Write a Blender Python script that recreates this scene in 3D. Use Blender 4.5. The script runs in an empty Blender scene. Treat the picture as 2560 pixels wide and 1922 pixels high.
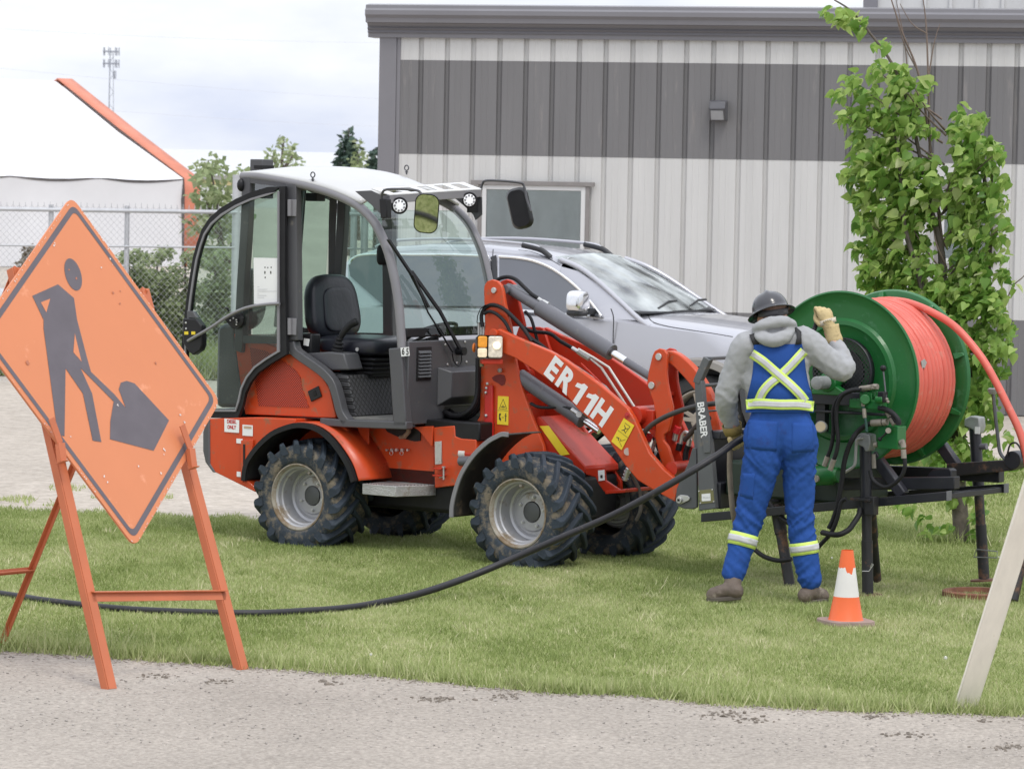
import bpy, bmesh, math, random
import numpy as np
from mathutils import Vector, Matrix, noise
random.seed(7); np.random.seed(7)
sc = bpy.context.scene
C = sc.collection
PI = math.pi
rad = math.radians
# ---------------------------------------------------------------- camera
CAM_H = 2.4; FPX = 9000.0
PITCH = math.atan((961-465)/FPX); ROLL = rad(1.1)
FW = Vector((0, math.cos(PITCH), -math.sin(PITCH))); UP0 = Vector((0, math.sin(PITCH), math.cos(PITCH)))
RT = Vector((math.cos(ROLL), 0, 0)) + UP0*math.sin(ROLL)
UPV = UP0*math.cos(ROLL) - Vector((math.sin(ROLL), 0, 0))
cd = bpy.data.cameras.new("camera"); cam = bpy.data.objects.new("camera", cd); C.objects.link(cam)
cam.matrix_world = Matrix(((RT.x, UPV.x, -FW.x, 0), (RT.y, UPV.y, -FW.y, 0), (RT.z, UPV.z, -FW.z, CAM_H), (0, 0, 0, 1)))
cd.sensor_width = 36; cd.lens = FPX/2560*36; cd.clip_start = .5; cd.clip_end = 3000
cd.dof.use_dof = True; cd.dof.focus_distance = 22.0; cd.dof.aperture_fstop = 9.5
sc.camera = cam
# ---------------------------------------------------------------- world, sun, exposure
SUN_EL = rad(58); SUN_AZ = rad(158)      # azimuth measured from +Y clockwise: behind the camera, to the right
w = bpy.data.worlds.new("World"); sc.world = w; w.use_nodes = True
nt = w.node_tree; nt.nodes.clear()
def nn(t, **k):
    n = nt.nodes.new(t)
    for a, b in k.items(): setattr(n, a, b)
    return n
def lk(a, b): nt.links.new(a, b)
out = nn('ShaderNodeOutputWorld'); bg = nn('ShaderNodeBackground')
sky = nn('ShaderNodeTexSky', sky_type='NISHITA', sun_disc=False); sky.sun_elevation = SUN_EL; sky.sun_rotation = SUN_AZ
tc = nn('ShaderNodeTexCoord'); sep = nn('ShaderNodeSeparateXYZ'); lk(tc.outputs['Generated'], sep.inputs[0])
mp = nn('ShaderNodeMapping'); mp.inputs['Scale'].default_value = (5, 5, 15); lk(tc.outputs['Generated'], mp.inputs[0])
n1 = nn('ShaderNodeTexNoise'); n1.inputs['Scale'].default_value = 1.7; n1.inputs['Detail'].default_value = 7; n1.inputs['Roughness'].default_value = .55; lk(mp.outputs[0], n1.inputs[0])
cr1 = nn('ShaderNodeValToRGB'); cr1.color_ramp.elements[0].position = .30; cr1.color_ramp.elements[1].position = .66; lk(n1.outputs[0], cr1.inputs[0])
cr1.color_ramp.elements[0].color = (7.1, 7.7, 9.4, 1); cr1.color_ramp.elements[1].color = (10.6, 10.8, 10.9, 1)   # underside greys of a bright overcast deck
ele = nn('ShaderNodeMapRange'); ele.inputs['From Min'].default_value = 0.0; ele.inputs['From Max'].default_value = .95; ele.inputs['To Min'].default_value = 1.0; ele.inputs['To Max'].default_value = 1.75; lk(sep.outputs[2], ele.inputs[0])
mul = nn('ShaderNodeVectorMath', operation='SCALE'); lk(cr1.outputs[0], mul.inputs[0]); lk(ele.outputs[0], mul.inputs['Scale'])
n2 = nn('ShaderNodeTexNoise'); n2.inputs['Scale'].default_value = .8; n2.inputs['Detail'].default_value = 4; lk(mp.outputs[0], n2.inputs[0])
cov = nn('ShaderNodeMapRange'); cov.inputs['From Min'].default_value = .3; cov.inputs['From Max'].default_value = .5; cov.inputs['To Min'].default_value = .88; cov.inputs['To Max'].default_value = 1; lk(n2.outputs[0], cov.inputs[0])
mix = nn('ShaderNodeMix', data_type='RGBA'); lk(cov.outputs[0], mix.inputs[0]); lk(sky.outputs[0], mix.inputs[6]); lk(mul.outputs[0], mix.inputs[7])
lk(mix.outputs[2], bg.inputs[0]); bg.inputs[1].default_value = .1; lk(bg.outputs[0], out.inputs[0])
sl = bpy.data.lights.new("sun", 'SUN'); sl.energy = 1.35; sl.angle = rad(14); sl.color = (1, .95, .87)
so = bpy.data.objects.new("sun", sl); C.objects.link(so)
sd = Vector((math.sin(SUN_AZ)*math.cos(SUN_EL), math.cos(SUN_AZ)*math.cos(SUN_EL), math.sin(SUN_EL)))
so.rotation_euler = sd.to_track_quat('Z', 'Y').to_euler(); so.location = sd*60
sc.view_settings.view_transform = 'Standard'; sc.view_settings.look = 'None'; sc.view_settings.gamma = 1
sc.view_settings.exposure = .0
sc.cycles.max_bounces = 8; sc.cycles.transparent_max_bounces = 24
# ---------------------------------------------------------------- real-world positions from measured sight lines
def ray(u, v): return RT*((u-1280)/FPX) + UPV*((961-v)/FPX) + FW
CP = Vector((0, 0, CAM_H))
def G(u, v, z=0):
    d = ray(u, v); return CP + d*((z-CAM_H)/d.z)
def D(u, v, dist):
    return CP + ray(u, v)*dist
class Frame:
    def __init__(s, o, deg):
        s.o = Vector(o); s.h = rad(deg); s.X = Vector((math.cos(s.h), -math.sin(s.h), 0)); s.Y = Vector((math.sin(s.h), math.cos(s.h), 0))
    def loc(s, P): d = P-s.o; return Vector((d.dot(s.X), d.dot(s.Y), d.z))
    def wld(s, p): return s.o + s.X*p[0] + s.Y*p[1] + Vector((0, 0, p[2]))
    def _i(s, u, v, n, c):
        d = ray(u, v); return s.loc(CP + d*((c + s.o.dot(n) - CP.dot(n))/d.dot(n)))
    def side(s, u, v, y): return s._i(u, v, s.Y, y)
    def front(s, u, v, x): return s._i(u, v, s.X, x)
    def top(s, u, v, z): return s.loc(G(u, v, z))
    def empty(s, name): return empty(name, s.o, -s.h)
def empty(name, loc=(0, 0, 0), rz=0):
    o = bpy.data.objects.new(name, None); C.objects.link(o); o.location = loc; o.rotation_euler = (0, 0, rz); o.empty_display_size = .2
    return o
def tag(o, label=None, cat=None, group=None, kind=None):
    if label: o['label'] = label
    if cat: o['category'] = cat
    if group: o['group'] = group
    if kind: o['kind'] = kind
    return o
def copy_tree(o, parent=None):
    c = o.copy(); C.objects.link(c); c.parent = parent
    for ch in list(o.children): copy_tree(ch, c)
    return c
# ---------------------------------------------------------------- materials
MATS = {}
def mat(name, col, rough=.5, metal=0., var=.12, vs=6., bump=0., bs=60., dirt=None, coat=0., emit=0., stretch=None, spec=None, world=False):
    if name in MATS: return MATS[name]
    m = bpy.data.materials.new(name); m.use_nodes = True; t = m.node_tree; b = t.nodes['Principled BSDF']; N = t.nodes.new; L = t.links.new
    b.inputs['Roughness'].default_value = rough; b.inputs['Metallic'].default_value = metal; b.inputs['Coat Weight'].default_value = coat
    if spec is not None: b.inputs['Specular IOR Level'].default_value = spec
    tc = N('ShaderNodeTexCoord')
    if world:
        geo = N('ShaderNodeNewGeometry'); src = geo.outputs['Position']
    else: src = tc.outputs['Object']
    if stretch:
        mp = N('ShaderNodeMapping'); mp.inputs['Scale'].default_value = stretch; L(src, mp.inputs[0]); src = mp.outputs[0]
    nz = N('ShaderNodeTexNoise'); nz.inputs['Scale'].default_value = vs; nz.inputs['Detail'].default_value = 6; nz.inputs['Roughness'].default_value = .6; L(src, nz.inputs[0])
    rp = N('ShaderNodeValToRGB'); rp.color_ramp.elements[0].position = .3; rp.color_ramp.elements[1].position = .7
    c = Vector(col); rp.color_ramp.elements[0].color = (*(c*(1-var)), 1); rp.color_ramp.elements[1].color = (*[min(1, x) for x in c*(1+var)], 1)
    L(nz.outputs[0], rp.inputs[0]); colo = rp.outputs[0]
    if dirt:
        dc, amt, ds = dirt
        n2 = N('ShaderNodeTexNoise'); n2.inputs['Scale'].default_value = ds; n2.inputs['Detail'].default_value = 9; n2.inputs['Roughness'].default_value = .7; L(src, n2.inputs[0])
        mr = N('ShaderNodeMapRange'); mr.inputs['From Min'].default_value = .62-amt*.35; mr.inputs['From Max'].default_value = .72-amt*.25; L(n2.outputs[0], mr.inputs[0])
        mx = N('ShaderNodeMix'); mx.data_type = 'RGBA'; L(mr.outputs[0], mx.inputs[0]); L(colo, mx.inputs[6]); mx.inputs[7].default_value = (*dc, 1); colo = mx.outputs[2]
        mr2 = N('ShaderNodeMapRange'); mr2.inputs['To Min'].default_value = rough; mr2.inputs['To Max'].default_value = .9; L(mr.outputs[0], mr2.inputs[0]); L(mr2.outputs[0], b.inputs['Roughness'])
    L(colo, b.inputs['Base Color'])
    if bump:
        n3 = N('ShaderNodeTexNoise'); n3.inputs['Scale'].default_value = bs; n3.inputs['Detail'].default_value = 5; L(src, n3.inputs[0])
        bp = N('ShaderNodeBump'); bp.inputs['Strength'].default_value = min(1, bump*10); bp.inputs['Distance'].default_value = .01 if bump < .1 else .03; L(n3.outputs[0], bp.inputs['Height']); L(bp.outputs[0], b.inputs['Normal'])
    if emit: b.inputs['Emission Color'].default_value = (*col, 1); b.inputs['Emission Strength'].default_value = emit
    MATS[name] = m; return m
def glass(name, tint, ior=1.45, rough=.02, film=0., filmcol=(.5, .5, .5)):
    if name in MATS: return MATS[name]
    m = bpy.data.materials.new(name); m.use_nodes = True; t = m.node_tree; t.nodes.clear(); N = t.nodes.new; L = t.links.new
    o = N('ShaderNodeOutputMaterial'); tr = N('ShaderNodeBsdfTransparent'); tr.inputs[0].default_value = (*tint, 1)
    g = N('ShaderNodeBsdfGlossy'); g.inputs['Roughness'].default_value = rough
    fr = N('ShaderNodeFresnel'); fr.inputs[0].default_value = ior; mx = N('ShaderNodeMixShader')
    L(fr.outputs[0], mx.inputs[0]); L(tr.outputs[0], mx.inputs[1]); L(g.outputs[0], mx.inputs[2]); last = mx.outputs[0]
    if film:
        nz = N('ShaderNodeTexNoise'); nz.inputs['Scale'].default_value = 3; nz.inputs['Detail'].default_value = 8; tc = N('ShaderNodeTexCoord'); L(tc.outputs['Object'], nz.inputs[0])
        mr = N('ShaderNodeMapRange'); mr.inputs['From Min'].default_value = .3; mr.inputs['From Max'].default_value = .8; mr.inputs['To Max'].default_value = film; L(nz.outputs[0], mr.inputs[0])
        df = N('ShaderNodeBsdfDiffuse'); df.inputs[0].default_value = (*filmcol, 1); m2 = N('ShaderNodeMixShader'); L(mr.outputs[0], m2.inputs[0]); L(last, m2.inputs[1]); L(df.outputs[0], m2.inputs[2]); last = m2.outputs[0]
    L(last, o.inputs[0]); MATS[name] = m; return m
# ---------------------------------------------------------------- mesh building
def cr(pts, n=6, closed=False):
    P = [Vector(p) for p in pts]; o = []; k = len(P)
    for i in range(k if closed else k-1):
        if closed: a, b, c, d = P[(i-1) % k], P[i], P[(i+1) % k], P[(i+2) % k]
        else: a, b, c, d = P[max(i-1, 0)], P[i], P[i+1], P[min(i+2, k-1)]
        for j in range(n):
            t = j/n; o.append(.5*((2*b)+(c-a)*t+(2*a-5*b+4*c-d)*t*t+(3*b-a-3*c+d)*t*t*t))
    if not closed: o.append(P[-1])
    return o
def frames(P, closed=False):
    n = len(P); T = []
    for i in range(n):
        a = P[(i-1) % n] if (closed or i > 0) else P[i]; b = P[(i+1) % n] if (closed or i < n-1) else P[i]
        T.append((b-a).normalized())
    u = T[0].orthogonal().normalized(); o = []
    for i in range(n):
        if i: 
            ax = T[i-1].cross(T[i])
            if ax.length > 1e-7: u = Matrix.Rotation(T[i-1].angle(T[i]), 3, ax) @ u
        u = (u - T[i]*u.dot(T[i])).normalized(); o.append((T[i], u, T[i].cross(u)))
    return o
class MB:
    def __init__(s): s.v = []; s.f = []
    def add(s, vs, fs):
        b = len(s.v); s.v += [Vector(p) for p in vs]; s.f += [tuple(b+i for i in f) for f in fs]; return s
    def loops(s, A, B, caps=True):
        n = len(A); fs = [(i, (i+1) % n, n+(i+1) % n, n+i) for i in range(n)]
        if caps: fs += [tuple(range(n))[::-1], tuple(range(n, 2*n))]
        return s.add(list(A)+list(B), fs)
    def py(s, pts, y0, y1):          # profile in x,z extruded along y
        return s.loops([(p[0], y0, p[-1]) for p in pts], [(p[0], y1, p[-1]) for p in pts])
    def box(s, a, b):
        x0, y0, z0 = a; x1, y1, z1 = b
        return s.loops([(x0, y0, z0), (x1, y0, z0), (x1, y1, z0), (x0, y1, z0)], [(x0, y0, z1), (x1, y0, z1), (x1, y1, z1), (x0, y1, z1)])
    def tube(s, P, r, n=8, closed=False):
        P = [Vector(p) for p in P]; fr = frames(P, closed); m = len(P); vs = []; fs = []
        for i, (t, u, v) in enumerate(fr):
            rr = r[i] if isinstance(r, (list, tuple)) else r
            for k in range(n):
                a = 2*PI*k/n; vs.append(P[i]+(u*math.cos(a)+v*math.sin(a))*rr)
        for i in range(m if closed else m-1):
            for k in range(n):
                a = i*n+k; b = i*n+(k+1) % n; c = ((i+1) % m)*n+(k+1) % n; d = ((i+1) % m)*n+k; fs.append((a, b, c, d))
        if not closed: fs += [tuple(range(n))[::-1], tuple(range((m-1)*n, m*n))]
        return s.add(vs, fs)
    def bar(s, P, side, w, t, closed=False):   # rectangular section: w across (perp. to side and path), t along side
        P = [Vector(p) for p in P]; sd = Vector(side).normalized(); m = len(P); vs = []; fs = []
        for i in range(m):
            a = P[(i-1) % m] if (closed or i > 0) else P[i]; b = P[(i+1) % m] if (closed or i < m-1) else P[i]
            T = (b-a).normalized(); k = 1.
            if (closed or 0 < i < m-1):
                t1 = (P[i]-a).normalized(); k = 1/max(.5, T.dot(t1))
            q = T.cross(sd).normalized()*(w[i] if isinstance(w, (list, tuple)) else w)/2*k; h = sd*t/2
            vs += [P[i]-q-h, P[i]+q-h, P[i]+q+h, P[i]-q+h]
        for i in range(m if closed else m-1):
            for k in range(4): fs.append((i*4+k, i*4+(k+1) % 4, ((i+1) % m)*4+(k+1) % 4, ((i+1) % m)*4+k))
        if not closed: fs += [(3, 2, 1, 0), tuple(range((m-1)*4, m*4))]
        return s.add(vs, fs)
    def lathe(s, prof, o=(0, 0, 0), axis=(0, 1, 0), n=32, close=False, caps=True):   # prof: (height along axis, radius)
        o = Vector(o); ax = Vector(axis).normalized(); u = ax.orthogonal().normalized(); v = ax.cross(u); vs = []; fs = []; m = len(prof)
        for h, r in prof:
            for k in range(n):
                a = 2*PI*k/n; vs.append(o+ax*h+(u*math.cos(a)+v*math.sin(a))*r)
        for i in range(m if close else m-1):
            for k in range(n): fs.append((i*n+k, i*n+(k+1) % n, ((i+1) % m)*n+(k+1) % n, ((i+1) % m)*n+k))
        if not close and caps:
            if prof[0][1] > 1e-5: fs.append(tuple(range(n))[::-1])
            if prof[-1][1] > 1e-5: fs.append(tuple(range((m-1)*n, m*n)))
        return s.add(vs, fs)
    def cyl(s, a, b, r, n=16):
        a = Vector(a); b = Vector(b); return s.lathe([(0, r), ((b-a).length, r)], a, b-a, n)
    def ball(s, c, r, n=12, sq=(1, 1, 1)):
        c = Vector(c); m = n//2; vs = []; fs = []
        for i in range(m+1):
            th = PI*i/m
            for k in range(n): vs.append(c+Vector((math.sin(th)*math.cos(2*PI*k/n)*sq[0], math.sin(th)*math.sin(2*PI*k/n)*sq[1], math.cos(th)*sq[2]))*r)
        for i in range(m):
            for k in range(n): fs.append((i*n+k, i*n+(k+1) % n, (i+1)*n+(k+1) % n, (i+1)*n+k))
        return s.add(vs, fs)
    def grid(s, rows, closed=False):
        n = len(rows[0]); vs = [p for r in rows for p in r]; fs = []
        for i in range(len(rows)-1):
            for k in range(n if closed else n-1): fs.append((i*n+k, i*n+(k+1) % n, (i+1)*n+(k+1) % n, (i+1)*n+k))
        return s.add(vs, fs)
    def build(s, name, m, parent=None, bevel=0, smooth=38, solid=0, sub=0, weld=True):
        me = bpy.data.meshes.new(name); bm = bmesh.new(); vv = [bm.verts.new(p) for p in s.v]
        for f in s.f:
            try: bm.faces.new([vv[i] for i in f])
            except ValueError: pass
        if weld: bmesh.ops.remove_doubles(bm, verts=bm.verts, dist=1e-5)
        bmesh.ops.dissolve_degenerate(bm, edges=bm.edges, dist=1e-6)
        bmesh.ops.recalc_face_normals(bm, faces=bm.faces); bm.to_mesh(me); bm.free()
        me.materials.append(m); o = bpy.data.objects.new(name, me); C.objects.link(o)
        if smooth:
            me.shade_smooth(); me.set_sharp_from_angle(angle=rad(smooth))
        if solid: q = o.modifiers.new('solid', 'SOLIDIFY'); q.thickness = solid; q.offset = 0
        if bevel:
            q = o.modifiers.new('bevel', 'BEVEL'); q.width = bevel; q.segments = 2; q.limit_method = 'ANGLE'; q.angle_limit = rad(38)
        if sub: q = o.modifiers.new('sub', 'SUBSURF'); q.levels = sub; q.render_levels = sub
        if parent: o.parent = parent
        return o
def text(name, body, m, M, size, parent=None, off=0., shear=0., ext=.0015, sx=1., spacing=1.):   # M: local matrix, text lies in its XY plane
    cu = bpy.data.curves.new(name, 'FONT'); cu.body = body; cu.size = size; cu.offset = off; cu.shear = shear; cu.extrude = ext; cu.align_x = 'CENTER'; cu.align_y = 'CENTER'; cu.space_character = spacing
    t = bpy.data.objects.new(name, cu); C.objects.link(t); dg = bpy.context.evaluated_depsgraph_get(); me = bpy.data.meshes.new_from_object(t.evaluated_get(dg))
    bpy.data.objects.remove(t); me.transform(M @ Matrix.Diagonal((sx, 1, 1, 1))); me.materials.clear(); me.materials.append(m)
    o = bpy.data.objects.new(name, me); C.objects.link(o); o.parent = parent; return o
def basis(o, x, y):
    x = Vector(x).normalized(); y = Vector(y); y = (y-x*y.dot(x)).normalized(); z = x.cross(y)
    return Matrix(((x.x, y.x, z.x, o[0]), (x.y, y.y, z.y, o[1]), (x.z, y.z, z.z, o[2]), (0, 0, 0, 1)))
def rawmesh(name, V, Fc, m, parent=None, attr=None, smooth=False):     # numpy arrays, all faces with k corners
    me = bpy.data.meshes.new(name); k = Fc.shape[1]
    me.vertices.add(len(V)); me.vertices.foreach_set('co', V.astype(np.float32).ravel())
    me.loops.add(Fc.size); me.loops.foreach_set('vertex_index', Fc.astype(np.int32).ravel())
    me.polygons.add(len(Fc)); me.polygons.foreach_set('loop_start', np.arange(0, Fc.size, k, dtype=np.int32)); me.polygons.foreach_set('loop_total', np.full(len(Fc), k, dtype=np.int32))
    if attr is not None:
        a = me.attributes.new('tone', 'FLOAT', 'POINT'); a.data.foreach_set('value', attr.astype(np.float32))
    me.update(calc_edges=True); me.validate(); me.materials.append(m)
    if smooth: me.shade_smooth()
    o = bpy.data.objects.new(name, me); C.objects.link(o); o.parent = parent; return o
# ================================================================ SETTING: ground, road, lawn
def ramp_mat(name, stops, scale, rough=.95, bump=.5, bs=90, detail=10, extra=None, low=None):
    m = bpy.data.materials.new(name); m.use_nodes = True; t = m.node_tree; b = t.nodes['Principled BSDF']; N = t.nodes.new; L = t.links.new
    b.inputs['Roughness'].default_value = rough; b.inputs['Specular IOR Level'].default_value = .15
    g = N('ShaderNodeNewGeometry'); nz = N('ShaderNodeTexNoise'); nz.inputs['Scale'].default_value = scale; nz.inputs['Detail'].default_value = detail; nz.inputs['Roughness'].default_value = .75; L(g.outputs['Position'], nz.inputs[0])
    rp = N('ShaderNodeValToRGB'); e = rp.color_ramp.elements
    while len(e) < len(stops): e.new(.5)
    for i, (p, c) in enumerate(stops): e[i].position = p; e[i].color = (*c, 1)
    L(nz.outputs[0], rp.inputs[0]); co = rp.outputs[0]
    if extra:       # fine stones: cell noise tint
        sc_, amt = extra; vo = N('ShaderNodeTexVoronoi'); vo.inputs['Scale'].default_value = sc_; L(g.outputs['Position'], vo.inputs[0])
        bw = N('ShaderNodeRGBToBW'); L(vo.outputs['Color'], bw.inputs[0]); mr = N('ShaderNodeMapRange'); mr.inputs['To Min'].default_value = 1-amt; mr.inputs['To Max'].default_value = 1+amt; L(bw.outputs[0], mr.inputs[0])
        vm = N('ShaderNodeVectorMath'); vm.operation = 'SCALE'; L(co, vm.inputs[0]); L(mr.outputs[0], vm.inputs['Scale']); co = vm.outputs[0]
    if low:         # broad patches
        ls, amt = low; n2 = N('ShaderNodeTexNoise'); n2.inputs['Scale'].default_value = ls; n2.inputs['Detail'].default_value = 4; L(g.outputs['Position'], n2.inputs[0])
        mr = N('ShaderNodeMapRange'); mr.inputs['From Min'].default_value = .3; mr.inputs['From Max'].default_value = .7; mr.inputs['To Min'].default_value = 1-amt; mr.inputs['To Max'].default_value = 1+amt; L(n2.outputs[0], mr.inputs[0])
        vm = N('ShaderNodeVectorMath'); vm.operation = 'SCALE'; L(co, vm.inputs[0]); L(mr.outputs[0], vm.inputs['Scale']); co = vm.outputs[0]
    L(co, b.inputs['Base Color'])
    n3 = N('ShaderNodeTexNoise'); n3.inputs['Scale'].default_value = bs; n3.inputs['Detail'].default_value = 4; L(g.outputs['Position'], n3.inputs[0])
    bp = N('ShaderNodeBump'); bp.inputs['Strength'].default_value = bump; bp.inputs['Distance'].default_value = .012; L(n3.outputs[0], bp.inputs['Height']); L(bp.outputs[0], b.inputs['Normal'])
    return m
M_road = ramp_mat('road_gravel', [(.25, (.19, .165, .14)), (.42, (.32, .285, .25)), (.6, (.40, .36, .315)), (.8, (.54, .50, .45))], 28, extra=(75, .22), low=(.7, .12), bump=.6, bs=60)
M_lot = ramp_mat('lot_gravel', [(.3, (.33, .29, .245)), (.55, (.46, .41, .355)), (.8, (.56, .51, .45))], 6, extra=(30, .12), low=(.25, .12))
M_soil = ramp_mat('lawn_soil', [(.3, (.20, .22, .09)), (.7, (.36, .36, .18))], 9)
def flat(name, pts, z, m, kind='structure'):
    mb = MB(); mb.add([(p[0], p[1], z) for p in pts], [tuple(range(len(pts)))]); o = mb.build(name, m, smooth=0); o['kind'] = kind; return o
flat('ground', [(-1500, -50), (1500, -50), (1500, 2500), (-1500, 2500)], -.012, M_lot)
front = [G(0, 1626), G(625, 1667), G(1308, 1724), G(1967, 1771), G(2560, 1788)]
front = [front[0]+(front[0]-front[1])*3] + front + [front[-1]+(front[-1]-front[-2])*3]
back = [G(0, 1275), G(620, 1300), G(950, 1312), G(1300, 1275), G(1700, 1205), G(2200, 1150), G(2560, 1145)]
back = [back[0]+Vector((-6, .4, 0))] + back + [back[-1]+Vector((6, -.2, 0))]
def wobble(P, n, amp):
    o = []
    for a, b in zip(P[:-1], P[1:]):
        for j in range(n):
            q = a.lerp(b, j/n); o.append(q+Vector((0, 1, 0))*amp*noise.noise(q*1.7)+Vector((0, .5, 0))*amp*noise.noise(q*6))
    return o+[P[-1]]
frontw = wobble(front, 40, .12); backw = wobble(back, 24, .45)
flat('road', [(-60, 2), (60, 2), (60, 10)] + [(p.x, p.y) for p in reversed(frontw)] + [(-60, 30)], 0.0, M_road)
flat('lawn', [(p.x, p.y) for p in frontw] + [(p.x, p.y) for p in reversed(backw)], .004, M_soil)
# grass blades
mg = bpy.data.materials.new('grass_blades'); mg.use_nodes = True; t = mg.node_tree; b = t.nodes['Principled BSDF']; N = t.nodes.new; L = t.links.new
at = N('ShaderNodeAttribute'); at.attribute_name = 'tone'; rp = N('ShaderNodeValToRGB'); e = rp.color_ramp.elements
for p, c in [(0, (.17, .225, .06)), (.35, (.305, .375, .13)), (.6, (.44, .49, .22)), (1, (.66, .62, .41))]:
    if p in (0, 1): e[0 if p == 0 else -1].position = p; e[0 if p == 0 else -1].color = (*c, 1)
    else: q = e.new(p); q.color = (*c, 1)
L(at.outputs['Fac'], rp.inputs[0]); L(rp.outputs[0], b.inputs['Base Color']); b.inputs['Roughness'].default_value = .6; b.inputs['Specular IOR Level'].default_value = .25
tl = N('ShaderNodeBsdfTranslucent'); L(rp.outputs[0], tl.inputs[0]); ms = N('ShaderNodeMixShader'); ms.inputs[0].default_value = .25; L(b.outputs[0], ms.inputs[1]); L(tl.outputs[0], ms.inputs[2]); L(ms.outputs[0], t.nodes['Material Output'].inputs[0])
def interp(P, x): return np.interp(x, [p.x for p in P], [p.y for p in P])
def fbm(x, y, s, seed=0):
    r = np.random.RandomState(seed); o = np.zeros_like(x); a = 1.
    for k in range(5):
        for q in range(3):
            th = r.rand()*2*PI; ph = r.rand()*2*PI; f = s*(1.9**k)*(.7+.6*r.rand()); o += a*np.sin((x*math.cos(th)+y*math.sin(th))*f+ph+1.3*np.sin((x*math.sin(th)-y*math.cos(th))*f*.7+ph*2))
        a *= .6
    return o/4.5
def blades(name, x, y, h, wd, tone, lean=.5, label=None):
    n = len(x); a = np.random.rand(n)*2*PI; la = np.random.rand(n)*2*PI; l = h*lean*np.random.rand(n)
    V = np.zeros((n, 3, 3)); V[:, 0, 0] = x-np.cos(a)*wd; V[:, 0, 1] = y-np.sin(a)*wd; V[:, 1, 0] = x+np.cos(a)*wd; V[:, 1, 1] = y+np.sin(a)*wd
    V[:, 2, 0] = x+np.cos(la)*l; V[:, 2, 1] = y+np.sin(la)*l; V[:, 2, 2] = h
    o = rawmesh(name, V.reshape(-1, 3), np.arange(3*n).reshape(-1, 3), mg, attr=np.repeat(np.clip(tone, 0, 1), 3)); o['kind'] = 'stuff'; return o
def lawn_pts(n, x0, x1, y0, y1):
    x = np.random.uniform(x0, x1, n); y = np.random.uniform(y0, y1, n)
    k = (y > interp(frontw, x)-.03+.03*np.random.randn(n)) & (y < interp(backw, x)+.05+.12*np.random.randn(n)) & (np.abs(x) < y*.152+.25)
    return x[k], y[k]
x1, y1 = lawn_pts(900000, -5.5, 5.5, 16, 26.5); x2, y2 = lawn_pts(160000, -4.5, 7, 26.5, 34)
x = np.concatenate([x1, x2]); y = np.concatenate([y1, y2]); n = len(x)
lowf = .55*fbm(x*1.2, y*.45, 2.2, 3)+.45*fbm(x+.25*y, y*.5, 6, 5)+.12*(21-y)/4
tone = .40+.50*lowf+.17*np.random.randn(n)+.25*(np.random.rand(n) > .93); h = (.016+.015*np.random.rand(n))*(1+.25*fbm(x, y, 4, 9))*(1+.0*x)
wd = np.where(y > 26.5, .006, .0026+.0012*np.random.rand(n)); h = np.where(y > 26.5, h*1.3, h)
blades('grass', x, y, h, wd, tone, 1.1)
# tufts along the unmown roadside edge and round things
X = []; Y = []; Hh = []
for i in range(520):
    cx = random.uniform(-4.2, 3.4); cy = float(interp(frontw, cx))+abs(random.gauss(.03, .10)); k = random.randint(8, 30); s = random.uniform(.02, .05)
    X += list(np.random.randn(k)*s+cx); Y += list(np.random.randn(k)*s*.8+cy); Hh += list(np.random.rand(k)*.06+.035)
for cx, cy, k, s, hh in [(3.14, 24.8, 500, .22, .12), (-2.2, 18.35, 160, .25, .16), (-2.6, 18.3, 90, .2, .2), (-.4, 17.7, 60, .15, .13), (2.65, 21.0, 90, .12, .08), (3.0, 20.5, 220, .35, .07), (2.9, 20.4, 60, .1, .1), (.95, 17.4, 40, .15, .12)]:
    X += list(np.random.randn(k)*s+cx); Y += list(np.random.randn(k)*s*.7+cy); Hh += list(np.random.rand(k)*hh+.02)
X = np.array(X); Y = np.array(Y); Hh = np.array(Hh)
blades('grass_tufts', X, Y, Hh, .0032+.001*np.random.rand(len(X)), .5+.2*np.random.randn(len(X)), .9)
def stone(mb, x, y, s, z=0):
    b = len(mb.v); mb.ball((x, y, z+s*.3), s, 6, (random.uniform(.7, 1.3), random.uniform(.7, 1.2), random.uniform(.4, .8)))
    for i in range(b, len(mb.v)): mb.v[i] += noise.noise_vector(mb.v[i]*70)*s*.5
# darker clover clumps, straw-coloured clippings and a few seed heads scattered through the turf
X = []; Y = []; Hh = []; T_ = []
for i in range(150):
    cy = random.uniform(16.6, 25); cx = random.uniform(-.15, .15)*cy
    if cy < float(interp(frontw, cx))+.05: continue
    k = random.randint(20, 70); s = random.uniform(.03, .10); dark = random.random() < .6
    X += list(np.random.randn(k)*s+cx); Y += list(np.random.randn(k)*s*1.6+cy); Hh += list(np.random.rand(k)*.03+.022); T_ += list((.10 if dark else .85)+.12*np.random.randn(k))
X = np.array(X); blades('clover_clumps', X, np.array(Y), np.array(Hh), .0042+0*X, np.array(T_), 1.2)
mb = MB()
for i in range(9):
    cy = random.uniform(17, 26); cx = random.uniform(-.15, .15)*cy
    if cy > float(interp(frontw, cx))+.05: mb.ball((cx, cy, .045+.02*random.random()), random.uniform(.005, .010), 6)
mb.build('clover_flowers', mat('clover_white', (.62, .62, .56), .9), smooth=0, weld=False)['kind'] = 'stuff'
mb = MB()
for i in range(1900):
    cx = random.uniform(-3.0, 2.8); cy = float(interp(frontw, cx))+random.gauss(-.03, .07); stone(mb, cx, cy, random.uniform(.003, .009))
mb.build('verge_gravel', mat('verge_stone', (.34, .30, .26), .9, var=.45, vs=5, world=True), smooth=0, weld=False)['kind'] = 'stuff'
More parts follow.
